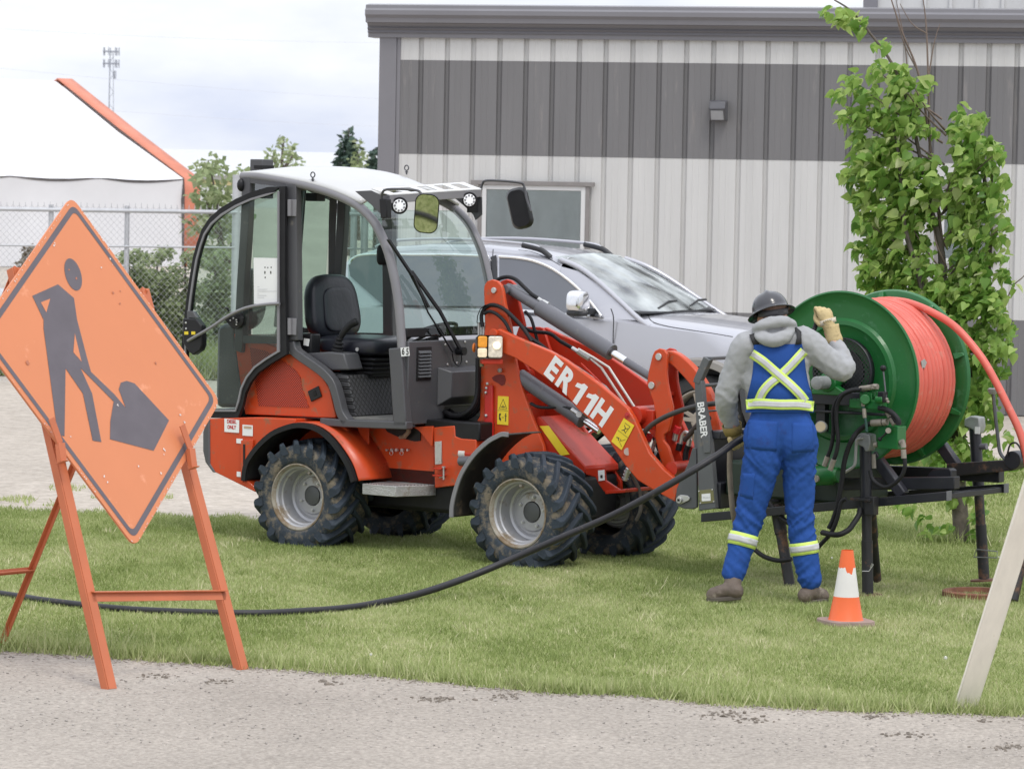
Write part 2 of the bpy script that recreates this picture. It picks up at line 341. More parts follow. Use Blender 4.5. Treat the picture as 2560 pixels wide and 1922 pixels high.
# patchy weeds growing into the gravel lot behind the lawn
x = np.random.uniform(-5.5, 1, 260000); y = np.random.uniform(25.2, 30.5, 260000); yb = interp(backw, x); f = .5*fbm(x*.9, y*.9, 1.6, 21)+.5*fbm(x, y*.8, 6, 23)
k = (y > yb) & (f > .18+.16*(y-yb)) & (np.random.rand(len(x)) < .22) & (np.abs(x) < y*.152+.2); x = x[k]; y = y[k]
blades('weeds', x, y, .02+.02*np.random.rand(len(x)), .005+x*0, .5+.15*np.random.randn(len(x)), .9)
# loose stones and dry clods on the road
Mst = mat('stone', (.36, .33, .30), .9, var=.5, vs=3, world=True); mb = MB()
for i in range(2200):
    y = random.uniform(15.2, 18.4); x = random.uniform(-.15, .15)*y
    if y < float(interp(frontw, x))-.02: stone(mb, x, y, random.uniform(.003, .0075))
mb.build('loose_stones', Mst, smooth=0, weld=False)['kind'] = 'stuff'
Mcl = mat('clod', (.22, .19, .16), .95, var=.4, vs=30, world=True); mb = MB()
for u, v, w_, k in [(1085, 1748, 55, 70), (1270, 1742, 40, 40), (1800, 1786, 50, 60), (1880, 1800, 45, 30), (2190, 1792, 40, 45), (2260, 1838, 60, 35), (2520, 1868, 50, 40), (400, 1690, 50, 30), (550, 1705, 40, 25), (235, 1633, 25, 14), (820, 1707, 30, 18), (2450, 1800, 20, 8)]:
    for j in range(k):
        p = G(u+random.gauss(0, w_*.6), v+random.gauss(0, 4)); stone(mb, p.x, p.y, random.uniform(.003, .010)*(1.6 if j < 3 else 1))
mb.build('dry_clods', Mcl, smooth=0, weld=False)['kind'] = 'stuff'

# ================================================================ BUILDING (clad hall)
BF = Frame((-1.57, 41.0, 0), 13.0)
Mwh = mat('cladding_pale', (.555, .55, .54), .45, var=.07, vs=1.5, stretch=(3, 3, .3), dirt=((.42, .40, .37), -.1, 2))
Mch = mat('cladding_charcoal', (.165, .161, .164), .45, var=.06, vs=1.5, stretch=(3, 3, .3), dirt=((.24, .225, .22), .1, 2.5))
Mtr = mat('trim_charcoal', (.19, .185, .2), .35, var=.05, vs=1)
bld = BF.empty('hall_building'); tag(bld, 'long metal-clad hall with pale and charcoal bands behind the grey car', 'building')
WLEN = 16.0
def clad(z0, z1, m, x0=.22, x1=WLEN, y=0., off=0.):
    xs = []; ys = []; P = .305; x = x0
    k = 0
    while x < x1:
        for dx, dy in ((0, 0), (.05, 0), (.055, -.003), (.065, -.003), (.07, 0), (.12, 0), (.125, -.003), (.135, -.003), (.14, 0), (.232, 0), (.240, .038), (.272, .038), (.296, 0)):
            xs.append(x+dx); ys.append(y+dy-off)
        x += P
    mb = MB(); zz = [z0, z1]
    mb.grid([[(a, b, z) for a, b in zip(xs, ys)] for z in zz]); o = mb.build('wall_panel', m, bld, smooth=20); return o
o = clad(0, 1.04, Mch); o['label'] = 'charcoal lower panel'
o = clad(1.04, 2.74, Mwh); o['label'] = 'pale panel with the windows'
o = clad(2.74, 3.80, Mch, off=.003); o['label'] = 'wide charcoal band'
o = clad(3.80, 4.10, Mwh); o['label'] = 'pale strip under the eave'
mb = MB(); mb.box((0, -.03, 0), (.2, .16, 4.1)); mb.box((.2, -.015, 0), (.245, .1, 4.098)); mb.build('corner_trim', Mtr, bld, bevel=.006)
# eave: stepped fascia, gutter and flashing swept along the wall
prof = [(-.02, 4.05), (-.05, 4.05), (-.05, 4.10), (-.075, 4.105), (-.06, 4.13), (-.09, 4.15), (-.07, 4.17), (-.10, 4.21), (-.165, 4.215), (-.17, 4.265), (-.20, 4.30), (-.20, 4.35), (-.17, 4.375), (-.165, 4.41), (-.02, 4.43), (.25, 4.43), (.25, 4.05)]
mb = MB(); mb.loops([(-.13, y, z) for y, z in prof], [(WLEN, y, z) for y, z in prof]); mb.build('gutter', Mtr, bld, smooth=25)
mb = MB(); mb.loops([(-.10, .26, 4.38), (WLEN, .26, 4.38), (WLEN, 14, 4.40), (-.10, 14, 4.40)], [(-.10, .26, 4.42), (WLEN, .26, 4.42), (WLEN, 14, 4.44), (-.10, 14, 4.44)])
mb.build('roof', mat('roof_metal', (.33, .33, .35), .4, var=.05), bld)
mb = MB(); mb.box((0.0, .13, 0), (.12, 14, 4.1)); mb.box((WLEN-.2, .13, 0), (WLEN, 14, 4.1)); mb.build('end_wall', Mwh, bld)
# raised part behind
mb = MB(); mb.box((5.25, 3.0, 4.4), (WLEN, 3.12, 7)); mb.build('upper_wall', Mwh, bld); mb = MB()
for i in range(34):
    mb.box((5.5+i*.305, 2.965, 4.4), (5.54+i*.305, 3.0, 7))
mb.build('upper_wall_rib', Mwh, bld, bevel=.004)
mb = MB(); mb.box((5.1, 2.95, 4.4), (5.27, 3.05, 7)); mb.build('upper_corner_trim', Mtr, bld)
def bwin(u0, v0, u1, v1, hood=True):
    a = BF.side(u0, v0, -.03); b_ = BF.side(u1, v1, -.03); x0, x1, z1, z0 = a.x, b_.x, a.z, b_.z
    Mf = mat('window_vinyl', (.62, .62, .62), .4, var=.02); Mgl = glass('pane_building', (.93, .95, .95), 1.6, .03, .12, (.5, .53, .52))
    r = MB(); w = .05
    for q in ((x0, z0, x0+w, z1), (x1-w, z0, x1, z1), (x0+w, z1-w, x1-w, z1), (x0+w, z0, x1-w, z0+w)): r.box((q[0], -.062, q[1]), (q[2], -.036, q[3]))
    f = r.build('window', Mf, bld, bevel=.004)
    MB().box((x0+w, -.05, z0+w), (x1-w, -.046, z1-w)).build('pane', Mgl, f)
    MB().box((x0+w, -.039, z0+w), (x1-w, -.034, z1-w)).build('blind', mat('blind', (.60, .63, .62), .8, var=.15, vs=1.2, stretch=(3, 1, 1)), f)
    s = MB(); t = .045
    for q in ((x0-t, z0, x0, z1), (x1, z0, x1+t, z1)): s.box((q[0], -.068, q[1]), (q[2], -.033, q[3]))
    s.box((x0-.13, -.085, z1), (x1+.1, -.03, z1+.05)); s.build('frame', mat('window_trim', (.22, .205, .2), .5), f, bevel=.004)
bwin(1207, 462, 1462, 640); bwin(2352, 472, 2478, 660)
lf = BF.side(1798, 278, -.04); mb = MB(); x, z = lf.x, lf.z
mb.loops([(x-.10, -.034, z-.11), (x+.10, -.034, z-.11), (x+.10, -.034, z+.11), (x-.10, -.034, z+.11)], [(x-.09, -.13, z-.11), (x+.09, -.13, z-.11), (x+.09, -.19, z+.02), (x-.09, -.19, z+.02)])
mb.loops([(x-.10, -.034, z+.02), (x+.10, -.034, z+.02), (x+.10, -.034, z+.12), (x-.10, -.034, z+.12)], [(x-.09, -.19, z+.02), (x+.09, -.19, z+.02), (x+.09, -.16, z+.10), (x-.09, -.16, z+.10)])
wl = mb.build('wall_light', mat('lamp_housing', (.10, .10, .11), .4), bld, bevel=.01)
MB().loops([(x-.07, -.135, z-.10), (x+.07, -.135, z-.10), (x+.07, -.192, z+.0), (x-.07, -.192, z+.0)], [(x-.07, -.139, z-.10), (x+.07, -.139, z-.10), (x+.07, -.196, z+.0), (x-.07, -.196, z+.0)]).build('lens', mat('lamp_lens', (.35, .36, .38), .15), wl)

# ================================================================ FABRIC SHELTER
TF = Frame(D(498, 449, 100), -42.0); TF.o.z = 0         # local +x runs away to the right along the eave
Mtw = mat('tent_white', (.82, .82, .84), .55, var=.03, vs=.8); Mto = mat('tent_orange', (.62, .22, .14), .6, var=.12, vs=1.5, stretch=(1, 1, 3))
tent = TF.empty('fabric_shelter'); tag(tent, 'big white fabric shelter with orange end trim behind the chain-link fence', 'fabric building')
ez = 2.32; rz = 5.22; hw = 6.2; Lt = 26
mb = MB(); R_ = []
for i in range(41):
    x = -Lt+.0+i*(Lt-.55)/40; sg = .10*abs(math.sin(i/40*PI*9)); R_.append([(x, 0, ez-sg*.6+.1), (x, hw*.5, (ez+rz)/2-.06), (x, hw*.93, rz-.25), (x, hw, rz-.06)])
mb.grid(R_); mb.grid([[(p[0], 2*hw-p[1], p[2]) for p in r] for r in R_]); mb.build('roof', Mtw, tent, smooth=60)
mb = MB(); R_ = []
for i in range(121):
    x = -Lt+i*(Lt-.55)/120; s = math.sin(i/120*PI*9)
    R_.append([(x, .02+.05*abs(s), ez-.1*abs(s)+.06), (x, .09+.05*noise.noise(Vector((i*.4, 0, 0))), ez*.78), (x, .04+.07*noise.noise(Vector((i*.3, 5, 0))), ez*.45), (x, .0, 0)])
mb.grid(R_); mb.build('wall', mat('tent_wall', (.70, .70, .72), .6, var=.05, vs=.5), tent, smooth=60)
mb = MB(); a = []; b_ = []
for y, z in ((-.02, 0), (-.02, ez*.9), (.03, ez+.12), (hw*.5, (ez+rz)/2+.03), (hw*.93, rz-.18), (hw, rz+.02), (hw*1.07, rz-.18), (hw*1.5, (ez+rz)/2+.03), (2*hw-.03, ez+.12), (2*hw+.02, 0)):
    a.append([(-.50, y, z), (0.02, y, z)])
mb.grid(a); mb.build('end_trim', Mto, tent, smooth=60, solid=.03)
MB().add([(0, 0, 0), (0, 2*hw, 0), (0, 2*hw, ez), (0, hw, rz), (0, 0, ez)], [(0, 1, 2, 3, 4)]).build('end_wall', Mtw, tent)
# second pale building further off, behind the scrub
S2 = Frame(D(640, 449, 150), -20); S2.o.z = 0; s2 = S2.empty('storage_building'); tag(s2, 'distant low white storage building right of the fabric shelter', 'building')
MB().box((-9, 0, 0), (7, 12, 2.6)).build('wall', mat('far_wall', (.62, .64, .63), .7, var=.08, vs=.4), s2)
MB().loops([(-9.3, -.3, 2.6), (-9.3, 12.3, 2.6), (-9.3, 6, 3.7)], [(7.3, -.3, 2.6), (7.3, 12.3, 2.6), (7.3, 6, 3.7)]).build('roof', mat('far_roof', (.55, .56, .57), .6, var=.05), s2)
MB().box((-9, -.05, 2.2), (7, -.0, 2.4)).build('fascia_strip', mat('far_strip', (.62, .52, .26), .6), s2)

# ================================================================ CHAIN-LINK FENCE
Mgal = mat('galvanised', (.52, .53, .55), .5, .35, var=.08, vs=10)
FA = G(-160, 960); FB = BF.wld((-.05, 3.5, 0)); 
ang = math.degrees(-math.atan2(FB.y-FA.y, FB.x-FA.x)); FF = Frame(FA, ang); LF = (FB-FA).length; FZ = 2.02
fence = FF.empty('chain_link_fence'); tag(fence, 'tall galvanised chain-link fence with top rail and barbed tips', 'fence')
MB().tube([(0, 0, FZ), (LF, 0, FZ)], .024, 8).build('top_rail', Mgal, fence); MB().tube([(0, 0, 1.60), (LF, 0, 1.60)], .012, 6).build('tension_wire', Mgal, fence)
px = [FF.side(u, 700, 0).x for u in (136, 330, 584)]
for u, r in ((128, .03), (318, .03), (592, .055), (885, .04), (912, .045)):
    q = FF.side(u, 700, 0).x
    if q < LF-.1: MB().tube([(q, .03, 0), (q, .03, FZ+(.06 if r < .05 else .45))], r, 10).build('post', Mgal, fence)
p = .076; nw = int(LF/p); V = []; Fc = []; R0 = .0021; nh = int((FZ+.06)/p)
pts = []
for k in range(nw*2):
    for j in range(nh*2+1):
        z = .02+j*p/2; xx = k*p/2+((p/2) if (j+k) % 2 else 0); pts.append((xx, (.003 if (j % 2) else -.003), z))
P = np.array(pts).reshape(nw*2, nh*2+1, 3); q = np.stack([P+np.array([-R0, 0, 0]), P+np.array([0, -R0, 0]), P+np.array([R0, 0, 0]), P+np.array([0, R0, 0])], 2)
V = q.reshape(-1, 3); m_ = nh*2+1; idx = np.arange(nw*2*m_*4).reshape(nw*2, m_, 4)
Fc = np.stack([np.stack([idx[:, :-1, c], idx[:, :-1, (c+1) % 4], idx[:, 1:, (c+1) % 4], idx[:, 1:, c]], -1) for c in range(4)], -2).reshape(-1, 4)
rawmesh('chain_mesh', V, Fc, Mgal, fence)
mb = MB()
for k in range(nw): mb.box((k*p-.002, -.003, FZ+.02), (k*p+.002, .003, FZ+.075+random.random()*.02))
mb.build('mesh_tips', Mgal, fence, smooth=0, weld=False)
# ================================================================ COMPACT WHEEL LOADER
def zoom(ox, oy, s): return lambda x, y: (ox+x/s, oy+y/s)
zA = zoom(440, 380, 3.611); zB = zoom(860, 380, 3.611); zC = zoom(440, 800, 3.611); zD = zoom(880, 800, 3.611); zE = zoom(1180, 640, 3.611)
zF = zoom(1380, 840, 3.611); zG = zoom(560, 820, 2.864); zW = zoom(880, 1080, 4.424); zV = zoom(1400, 1080, 4.424); zK = zoom(700, 440, 3.61); zI = lambda x, y: (x, y)
TL = Frame(G(1300, 1420), 36.0)
def sp(z, pts, y): return [TL.side(*z(*p), y) for p in pts]
loader = TL.empty('wheel_loader'); tag(loader, 'orange-red compact wheel loader with open glass cab door and ER11H on its arm', 'wheel loader')
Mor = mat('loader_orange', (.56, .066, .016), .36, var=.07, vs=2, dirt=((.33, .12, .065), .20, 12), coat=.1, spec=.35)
Mor2 = mat('loader_orange_shaded', (.46, .032, .012), .38, var=.06, vs=2, dirt=((.26, .08, .045), .15, 9), coat=.05, spec=.35)  # deeper red copy of the orange: shade painted into far and inner parts
Mgr = mat('cab_grey', (.075, .075, .082), .38, var=.08, vs=3, dirt=((.20, .18, .15), -.05, 6))
Mgl_ = mat('rail_grey', (.21, .205, .22), .32, var=.06, vs=3)
Mbk = mat('black_rubber', (.016, .016, .018), .55, var=.2, vs=10, spec=.25)
Mblk = mat('black_plastic', (.013, .013, .015), .4, var=.2, vs=10, spec=.3)
Mtire = mat('tyre_rubber', (.036, .046, .058), .75, var=.25, vs=5, bump=.04, bs=90, spec=.25, dirt=((.19, .16, .12), .42, 11))
Mtread = mat('tyre_tread', (.032, .043, .058), .68, var=.25, vs=6, bump=.03, bs=70, spec=.3, dirt=((.19, .15, .11), .0, 8))
Mrim = mat('rim_silver', (.42, .42, .435), .42, .45, var=.06, vs=4, dirt=((.27, .21, .14), .12, 5))
Mrimd = mat('rim_lip_muddy', (.33, .30, .25), .7, .2, var=.2, vs=6, dirt=((.22, .16, .10), .5, 8))
Mzinc = mat('zinc', (.55, .55, .54), .35, .7, var=.1, vs=20)
Mrod = mat('chrome_rod', (.75, .75, .76), .15, 1.)
Mcylg = mat('cylinder_grey', (.115, .115, .13), .35, var=.08, vs=4, dirt=((.2, .19, .18), 0, 9))
Mcpl = mat('coupler_grey', (.095, .10, .105), .5, var=.12, vs=5, dirt=((.22, .18, .14), 0, 5))
Mwhite = mat('decal_white', (.78, .78, .78), .5, var=.03)
Myel = mat('decal_yellow', (.80, .60, .03), .45, var=.04)
Mink = mat('decal_ink', (.03, .028, .025), .6)
Mred = mat('decal_red', (.45, .03, .03), .6)
Mgdoor = glass('cab_glass', (.72, .86, .80), 1.5, .015, .10, (.35, .38, .35))
Mgws = glass('windscreen_glass', (.66, .80, .74), 1.6, .01, .06, (.4, .42, .4))
# ---- wheels (author at origin: outer face y=0, axle centre at height RW)
RW = .352
def make_wheel(y0, x0, flip=False):
    e = -1 if flip else 1
    r = MB(); Wd = .36
    prof = [(.035, .215), (.012, .226), (.004, .245), (.0, .275), (.001, .31), (.012, .334), (.045, .346), (.10, .350), (Wd/2, .351)]
    prof = prof + [(Wd-h, q) for h, q in reversed(prof[:-1])]
    r.lathe([(h, q) for h, q in prof], (0, 0, 0), (0, 1, 0), 64, True)
    wob = bpy.data.objects.new('wheel', None); C.objects.link(wob)
    t = r.build('tyre', Mtire, None, smooth=50); g = MB()
    NL = 18
    for sd_ in (0, 1):
        for k in range(NL):
            ph = 2*PI*(k+.5*sd_)/NL; rows = []
            for j, (yy, dphi, rr, hh) in enumerate([(-.004, -.02, .300, .008), (-.008, .0, .322, .028), (.004, .04, .338, .034), (.05, .16, .347, .032), (.12, .34, .351, .031), (.20, .50, .351, .026)]):
                a = ph+e*dphi; hw_ = .0205+.003*(j < 2); y = yy if sd_ == 0 else Wd-yy
                def pt(aa, R_): return Vector((math.cos(aa)*R_, y, math.sin(aa)*R_))
                da = hw_/rr; rows.append([pt(a-da*1.35, rr-.012), pt(a-da*.75, rr+hh), pt(a+da*.75, rr+hh), pt(a+da*1.35, rr-.012)])
            b = len(g.v); g.v += [q for row in rows for q in row]
            for j in range(len(rows)-1):
                for c in range(3): g.f.append((b+j*4+c, b+j*4+c+1, b+(j+1)*4+c+1, b+(j+1)*4+c))
            g.f += [(b, b+1, b+2, b+3), tuple(b+(len(rows)-1)*4+c for c in (3, 2, 1, 0))]
    tr = g.build('tread_lug', Mtread, None, smooth=30, bevel=.004); tr.parent = t
    rim = MB(); rim.lathe([(.022, .222), (.012, .222), (.010, .214), (.022, .205), (.035, .200)], n=56, o=(0, 0, 0), caps=False); 
    lip = rim.build('rim_lip', Mrimd, None, smooth=50)
    d = MB(); d.lathe([(.034, .201), (.045, .190), (.075, .186), (.082, .178), (.17, .174), (.178, .160), (.176, .150), (.186, .144), (.186, .128), (.174, .120), (.172, .068), (.180, .066), (.215, .060), (.215, .0)], n=56, caps=False)
    rm = d.build('rim', Mrim, None, smooth=30); lip.parent = rm
    MB().lathe([(.168, .062), (.166, .058), (.166, 0.)], n=24).build('hub_cap', mat('hub_dark', (.10, .105, .105), .5, .3), rm)
    for k in range(5):
        a = 2*PI*k/5+.3; c = Vector((math.cos(a)*.096, .160, math.sin(a)*.096)); q = MB(); q.cyl(c, c+Vector((0, .014, 0)), .011, 6); q.cyl(c-Vector((0, .008, 0)), c, .006, 8); q.build('wheel_nut', Mzinc, rm)
    c = Vector((-.03, .05, .172)); MB().cyl(c, c+Vector((0, .03, -.012)), .010, 8).build('valve_guard', Mrimd, rm)
    for q in (t, rm): q.parent = wob
    wob.parent = loader; return wob
w0 = make_wheel(0, 0)
hubF = TL.side(1290, 1287, 0); hubR = TL.side(740, 1245, 0)
w0.location = (hubF.x, 0.0, RW-.01); w0.rotation_euler = (0, rad(8), 0)
w1 = copy_tree(w0, loader); w1.location = (hubR.x, 0.0, RW-.025); w1.rotation_euler = (0, rad(31), 0)
for src, x, rr in ((w0, hubF.x, 100), (w0, hubR.x, 47)):
    c = copy_tree(src, loader); c.location = (x, 1.30, RW); c.rotation_euler = (0, rad(rr), PI)
# ---- rear chassis
def P(z, pts, y0, y1, name, m, bevel=.006, label=None, parent=loader, smooth=38):
    mb = MB(); mb.py(sp(z, pts, y0), y0, y1); o = mb.build(name, m, parent, bevel=bevel, smooth=smooth)
    if label: o['label'] = label
    return o
archL = [(150, 1085), (172, 960), (250, 842), (360, 742), (480, 690), (570, 676), (680, 698), (780, 768), (870, 880), (930, 985), (965, 1092)]
arcS = cr(sp(zG, archL, .03), 4)
body = sp(zC, [(300, 890), (700, 878), (1080, 893)], .04)
tail = sp(zC, [(700, 1500), (715, 1553), (350, 1372), (300, 1300)], .04)
arc_rear = [p for p in arcS if p.x < sp(zC, [(1080, 893)], .04)[0].x]
for y0, y1 in ((.04, .39), (.91, 1.26)):
    mb = MB(); mb.py(body + list(reversed(arc_rear)) + tail, y0, y1); mb.build('rear_side_panel', Mor, loader, bevel=.006)
b0 = sp(zC, [(300, 890), (300, 1300), (715, 1553)], .04)
mb = MB(); mb.py([(b0[0].x+.01, b0[0].z-.01), (b0[1].x+.01, b0[1].z), (b0[2].x, b0[2].z+.02), (b0[2].x+.9, b0[2].z+.02), (b0[2].x+.95, b0[0].z-.02)], .385, .915); mb.build('rear_chassis', Mor2, loader)
P(zC, [(300, 893), (302, 1298), (352, 1375), (328, 1375), (262, 1284), (240, 1180), (240, 1010), (275, 893)], .03, 1.27, 'rear_bumper', Mgr, .012)
for s0, s1, s2 in ((.03, .40, .0), (.90, 1.27, 1.29)):
    mb = MB(); mb.grid([[(p.x, s0, p.z), (p.x, s1, p.z)] for p in arcS]); mb.build('rear_fender', Mor, loader, smooth=60, solid=.008)
cx_, cz_ = hubR.x, RW
inner = [Vector((p.x+(cx_-p.x)*.035, 0, p.z+(cz_-p.z)*.035)) for p in arcS]
for a, b_ in ((.0, .39), (.91, 1.30)):
    mb = MB(); mb.grid([[(p.x, a, p.z), (p.x, b_, p.z)] for p in inner]); mb.bar([(p.x, a if a < .5 else b_, p.z) for p in inner], (0, 1, 0), .03, .02); mb.build('fender_liner', Mbk, loader, smooth=60, solid=.006)
# panel between the wheels, front block, step
P(zD, [(-420, 925), (300, 962), (735, 970), (745, 1515), (60, 1545), (-500, 1545)], .38, .94, 'side_panel', Mor)
P(zD, [(735, 968), (925, 953), (932, 1050), (985, 1070), (1120, 1080), (1120, 1480), (990, 1487), (745, 1515)], .335, .96, 'pivot_block', Mor)
P(zD, [(295, 975), (560, 975), (618, 1010), (615, 1090), (560, 1095), (430, 1060), (320, 1010)], .372, .379, 'frame_recess', Mblk, 0)
P(zD, [(45, 962), (150, 965), (145, 1232)], .30, .312, 'gusset', Mor, .002); P(zD, [(560, 965), (730, 957), (720, 1142), (615, 1010)], .32, .334, 'gusset', Mor, .002)
q = sp(zD, [(510, 1010), (470, 1055), (430, 1058)], .34); mb = MB(); mb.tube([q[0]+Vector((0, 0, .05)), q[0], q[1]], .016, 8); mb.tube([q[1], q[2]], .012, 8); mb.build('cab_latch', mat('rusty_pin', (.33, .22, .17), .6, .3), loader)
for x_ in (325, 370, 412, 463, 512):
    q = sp(zD, [(x_, 1172)], .37)[0]; mb = MB(); mb.cyl(q, q+Vector((0, -.018, 0)), .011 if 340 < x_ < 490 else .008, 10)
    if x_ in (370, 463): mb.tube([q+Vector((math.sin(a)*.014, -.018, -.018+math.cos(a)*.016)) for a in np.linspace(0, 2*PI, 12)[:-1]], .0018, 5, True)
    mb.build('hydraulic_nipple', Mzinc, loader)
P(zD, [(745, 1096), (805, 1092), (808, 1300), (748, 1304)], .325, .335, 'zinc_plate', Mzinc, .002)
for v in (1118, 1272):
    q = sp(zD, [(785, v)], .322)[0]; MB().cyl(q, q+Vector((0, .006, 0)), .008, 8).build('bolt', Mzinc, loader)
q = sp(zD, [(812, 1338), (812, 1400)], .33)
for p_ in q: MB().box((p_.x-.035, .27, p_.z-.005), (p_.x+.035, .335, p_.z+.005)).build('pin_lug', Mor2, loader, bevel=.003)
q = sp(zD, [(828, 1325), (828, 1440)], .29); mb = MB(); mb.cyl(q[0], q[1], .007, 8); mb.cyl(q[0]+Vector((0, 0, .004)), q[0]-Vector((0, 0, .006)), .013, 8); mb.tube([q[1]+Vector((0, 0, .02)), q[1]+Vector((-.03, -.01, .012))], .003, 5); mb.build('lock_pin', Mzinc, loader)
Mck = mat('chequer_plate', (.46, .46, .45), .40, .45, var=.12, vs=14, bump=.08, bs=130, dirt=((.3, .26, .2), .12, 9))
st = sp(zG, [(990, 1100), (1225, 1135), (1490, 1100)], .05); zt = TL.side(*zG(1240, 1135), .06).z
xa = TL.side(*zG(990, 1100), .08).x; xb = TL.side(*zG(1228, 1135), .08).x; xb2 = TL.side(*zG(1490, 1100), .335).x
mb = MB(); top = [(xa, .08, zt), (xb, .08, zt), (max(xb, xb2), .335, zt), (max(xb, xb2), .38, zt), (xa, .38, zt)]
mb.loops(top, [(a, b, c-.07) for a, b, c in top]); mb.build('step', Mck, loader, bevel=.004)
mb = MB()
for k in range(12):
    f_ = xa+.02+k*(xb-xa-.04)/11; mb.cyl((f_, .095, zt+.001), (f_, .095, zt+.0045), .004, 6)
for k in range(10):
    a = k/9; f_ = Vector((xb, .08, 0)).lerp(Vector((max(xb, xb2), .335, 0)), .06+.85*a); mb.cyl((f_.x-.012, f_.y+.01, zt+.001), (f_.x-.012, f_.y+.01, zt+.0045), .004, 6)
mb.build('step_serration', Mblk, loader)
# chassis underside, axles, belly
mb = MB(); mb.box((hubR.x-.15, .38, .26), (hubF.x+.15, .92, .56)); mb.build('belly', Mblk, loader, bevel=.03)
for hx in (hubR.x, hubF.x): MB().lathe([(0, .05), (.2, .07), (.32, .12), (.48, .14), (.65, .12), (.75, .07), (.95, .05)], (hx, .175, RW), (0, 1, 0), 20).build('axle', Mgr, loader)
# decals on the rear side
Mdx = lambda: None
def plate(z, quad, y, name, m, t=.0025, bevel=0): return P(z, quad, y-t, y, name, m, bevel)
def txt(z, c, y, body, size, m, dirp=None, off=0, shear=0, sx=1., spacing=1., name='lettering', parent=loader):
    o = TL.side(*z(*c), y); X_ = Vector((1, 0, 0)) if dirp is None else (TL.side(*z(*dirp), y)-o)
    X_ = X_.normalized(); Y_ = Vector((-X_.z, 0, X_.x)); return text(name, body, m, basis(o, X_, Y_), size, parent, off, shear, .0008, sx, spacing)
dp = plate(zC, [(437, 888), (570, 903), (568, 1018), (437, 1008)], .037, 'fuel_label', Mwhite); txt(zC, (502, 918), .0335, 'DIESEL', .034, Mred, off=.0009, sx=.82, parent=dp); txt(zC, (502, 968), .0335, 'ONLY', .034, Mred, off=.0009, sx=.82, parent=dp)
plate(zC, [(600, 943), (692, 950), (692, 1048), (600, 1042)], .037, 'small_label', Mwhite); plate(zC, [(612, 955), (680, 960), (680, 982), (612, 978)], .034, 'small_label_print', mat('print_brown', (.5, .35, .25), .6), .001)
plate(zC, [(545, 1068), (600, 1072), (600, 1116), (545, 1110)], .037, 'small_label', Mwhite); plate(zC, [(548, 1366), (586, 1370), (586, 1416), (548, 1412)], .037, 'small_label', Mwhite)
P(zC, [(585, 1085), (690, 1082), (690, 1150), (600, 1465), (583, 1420)], .02, .037, 'tail_bracket', Mor, .003); P(zC, [(605, 1120), (622, 1120), (622, 1330), (605, 1350)], .0165, .0195, 'slot', Mblk, 0)
# ---- engine hood
hood = P(zG, [(70, 40), (250, 88), (400, 148), (470, 186), (600, 256), (700, 345), (752, 430), (800, 632), (796, 645), (150, 618), (118, 410)], .135, 1.165, 'engine_hood', Mor, .012)
mgri = bpy.data.materials.new('grille'); mgri.use_nodes = True; t = mgri.node_tree; b = t.nodes['Principled BSDF']; N = t.nodes.new; L = t.links.new
tc = N('ShaderNodeTexCoord'); sx_ = N('ShaderNodeSeparateXYZ'); L(tc.outputs['Object'], sx_.inputs[0])
cb = N('ShaderNodeCombineXYZ'); L(sx_.outputs[0], cb.inputs[0]); L(sx_.outputs[2], cb.inputs[1]); mp = N('ShaderNodeMapping'); mp.inputs['Rotation'].default_value = (0, 0, rad(45)); mp.inputs['Scale'].default_value = (78, 78, 78); L(cb.outputs[0], mp.inputs[0])
vo = N('ShaderNodeTexVoronoi'); vo.voronoi_dimensions = '2D'; vo.inputs['Scale'].default_value = 1; vo.inputs['Randomness'].default_value = 0; L(mp.outputs[0], vo.inputs[0])
mr = N('ShaderNodeMapRange'); mr.inputs['From Min'].default_value = .34; mr.inputs['From Max'].default_value = .42; L(vo.outputs['Distance'], mr.inputs[0]); mx = N('ShaderNodeMix'); mx.data_type = 'RGBA'; L(mr.outputs[0], mx.inputs[0]); mx.inputs[6].default_value = (.035, .006, .004, 1); mx.inputs[7].default_value = (.55, .045, .014, 1); L(mx.outputs[2], b.inputs['Base Color']); b.inputs['Roughness'].default_value = .45
P(zG, [(185, 138), (300, 165), (440, 250), (520, 310), (545, 350), (560, 440), (608, 568), (248, 556), (225, 400), (200, 280)], .1305, .1335, 'hood_grille', mgri, 0, parent=hood)
P(zG, [(597, 452), (672, 414), (697, 490), (622, 528)], .123, .1335, 'hood_latch', Mblk, .003, parent=hood); P(zG, [(635, 455), (652, 447), (662, 478), (645, 486)], .119, .1225, 'latch_slot', mat('slot', (.004, .004, .004), .8), 0, parent=hood)
P(zC, [(365, 90), (385, 45), (430, 30), (520, 32), (522, 132), (560, 400), (600, 612), (575, 790), (362, 790), (352, 700)], .13, 1.17, 'rear_hood_cover', Mgr, .03)
P(zC, [(340, 800), (640, 812), (640, 880), (340, 880)], .16, 1.14, 'hood_base', Mblk, 0)
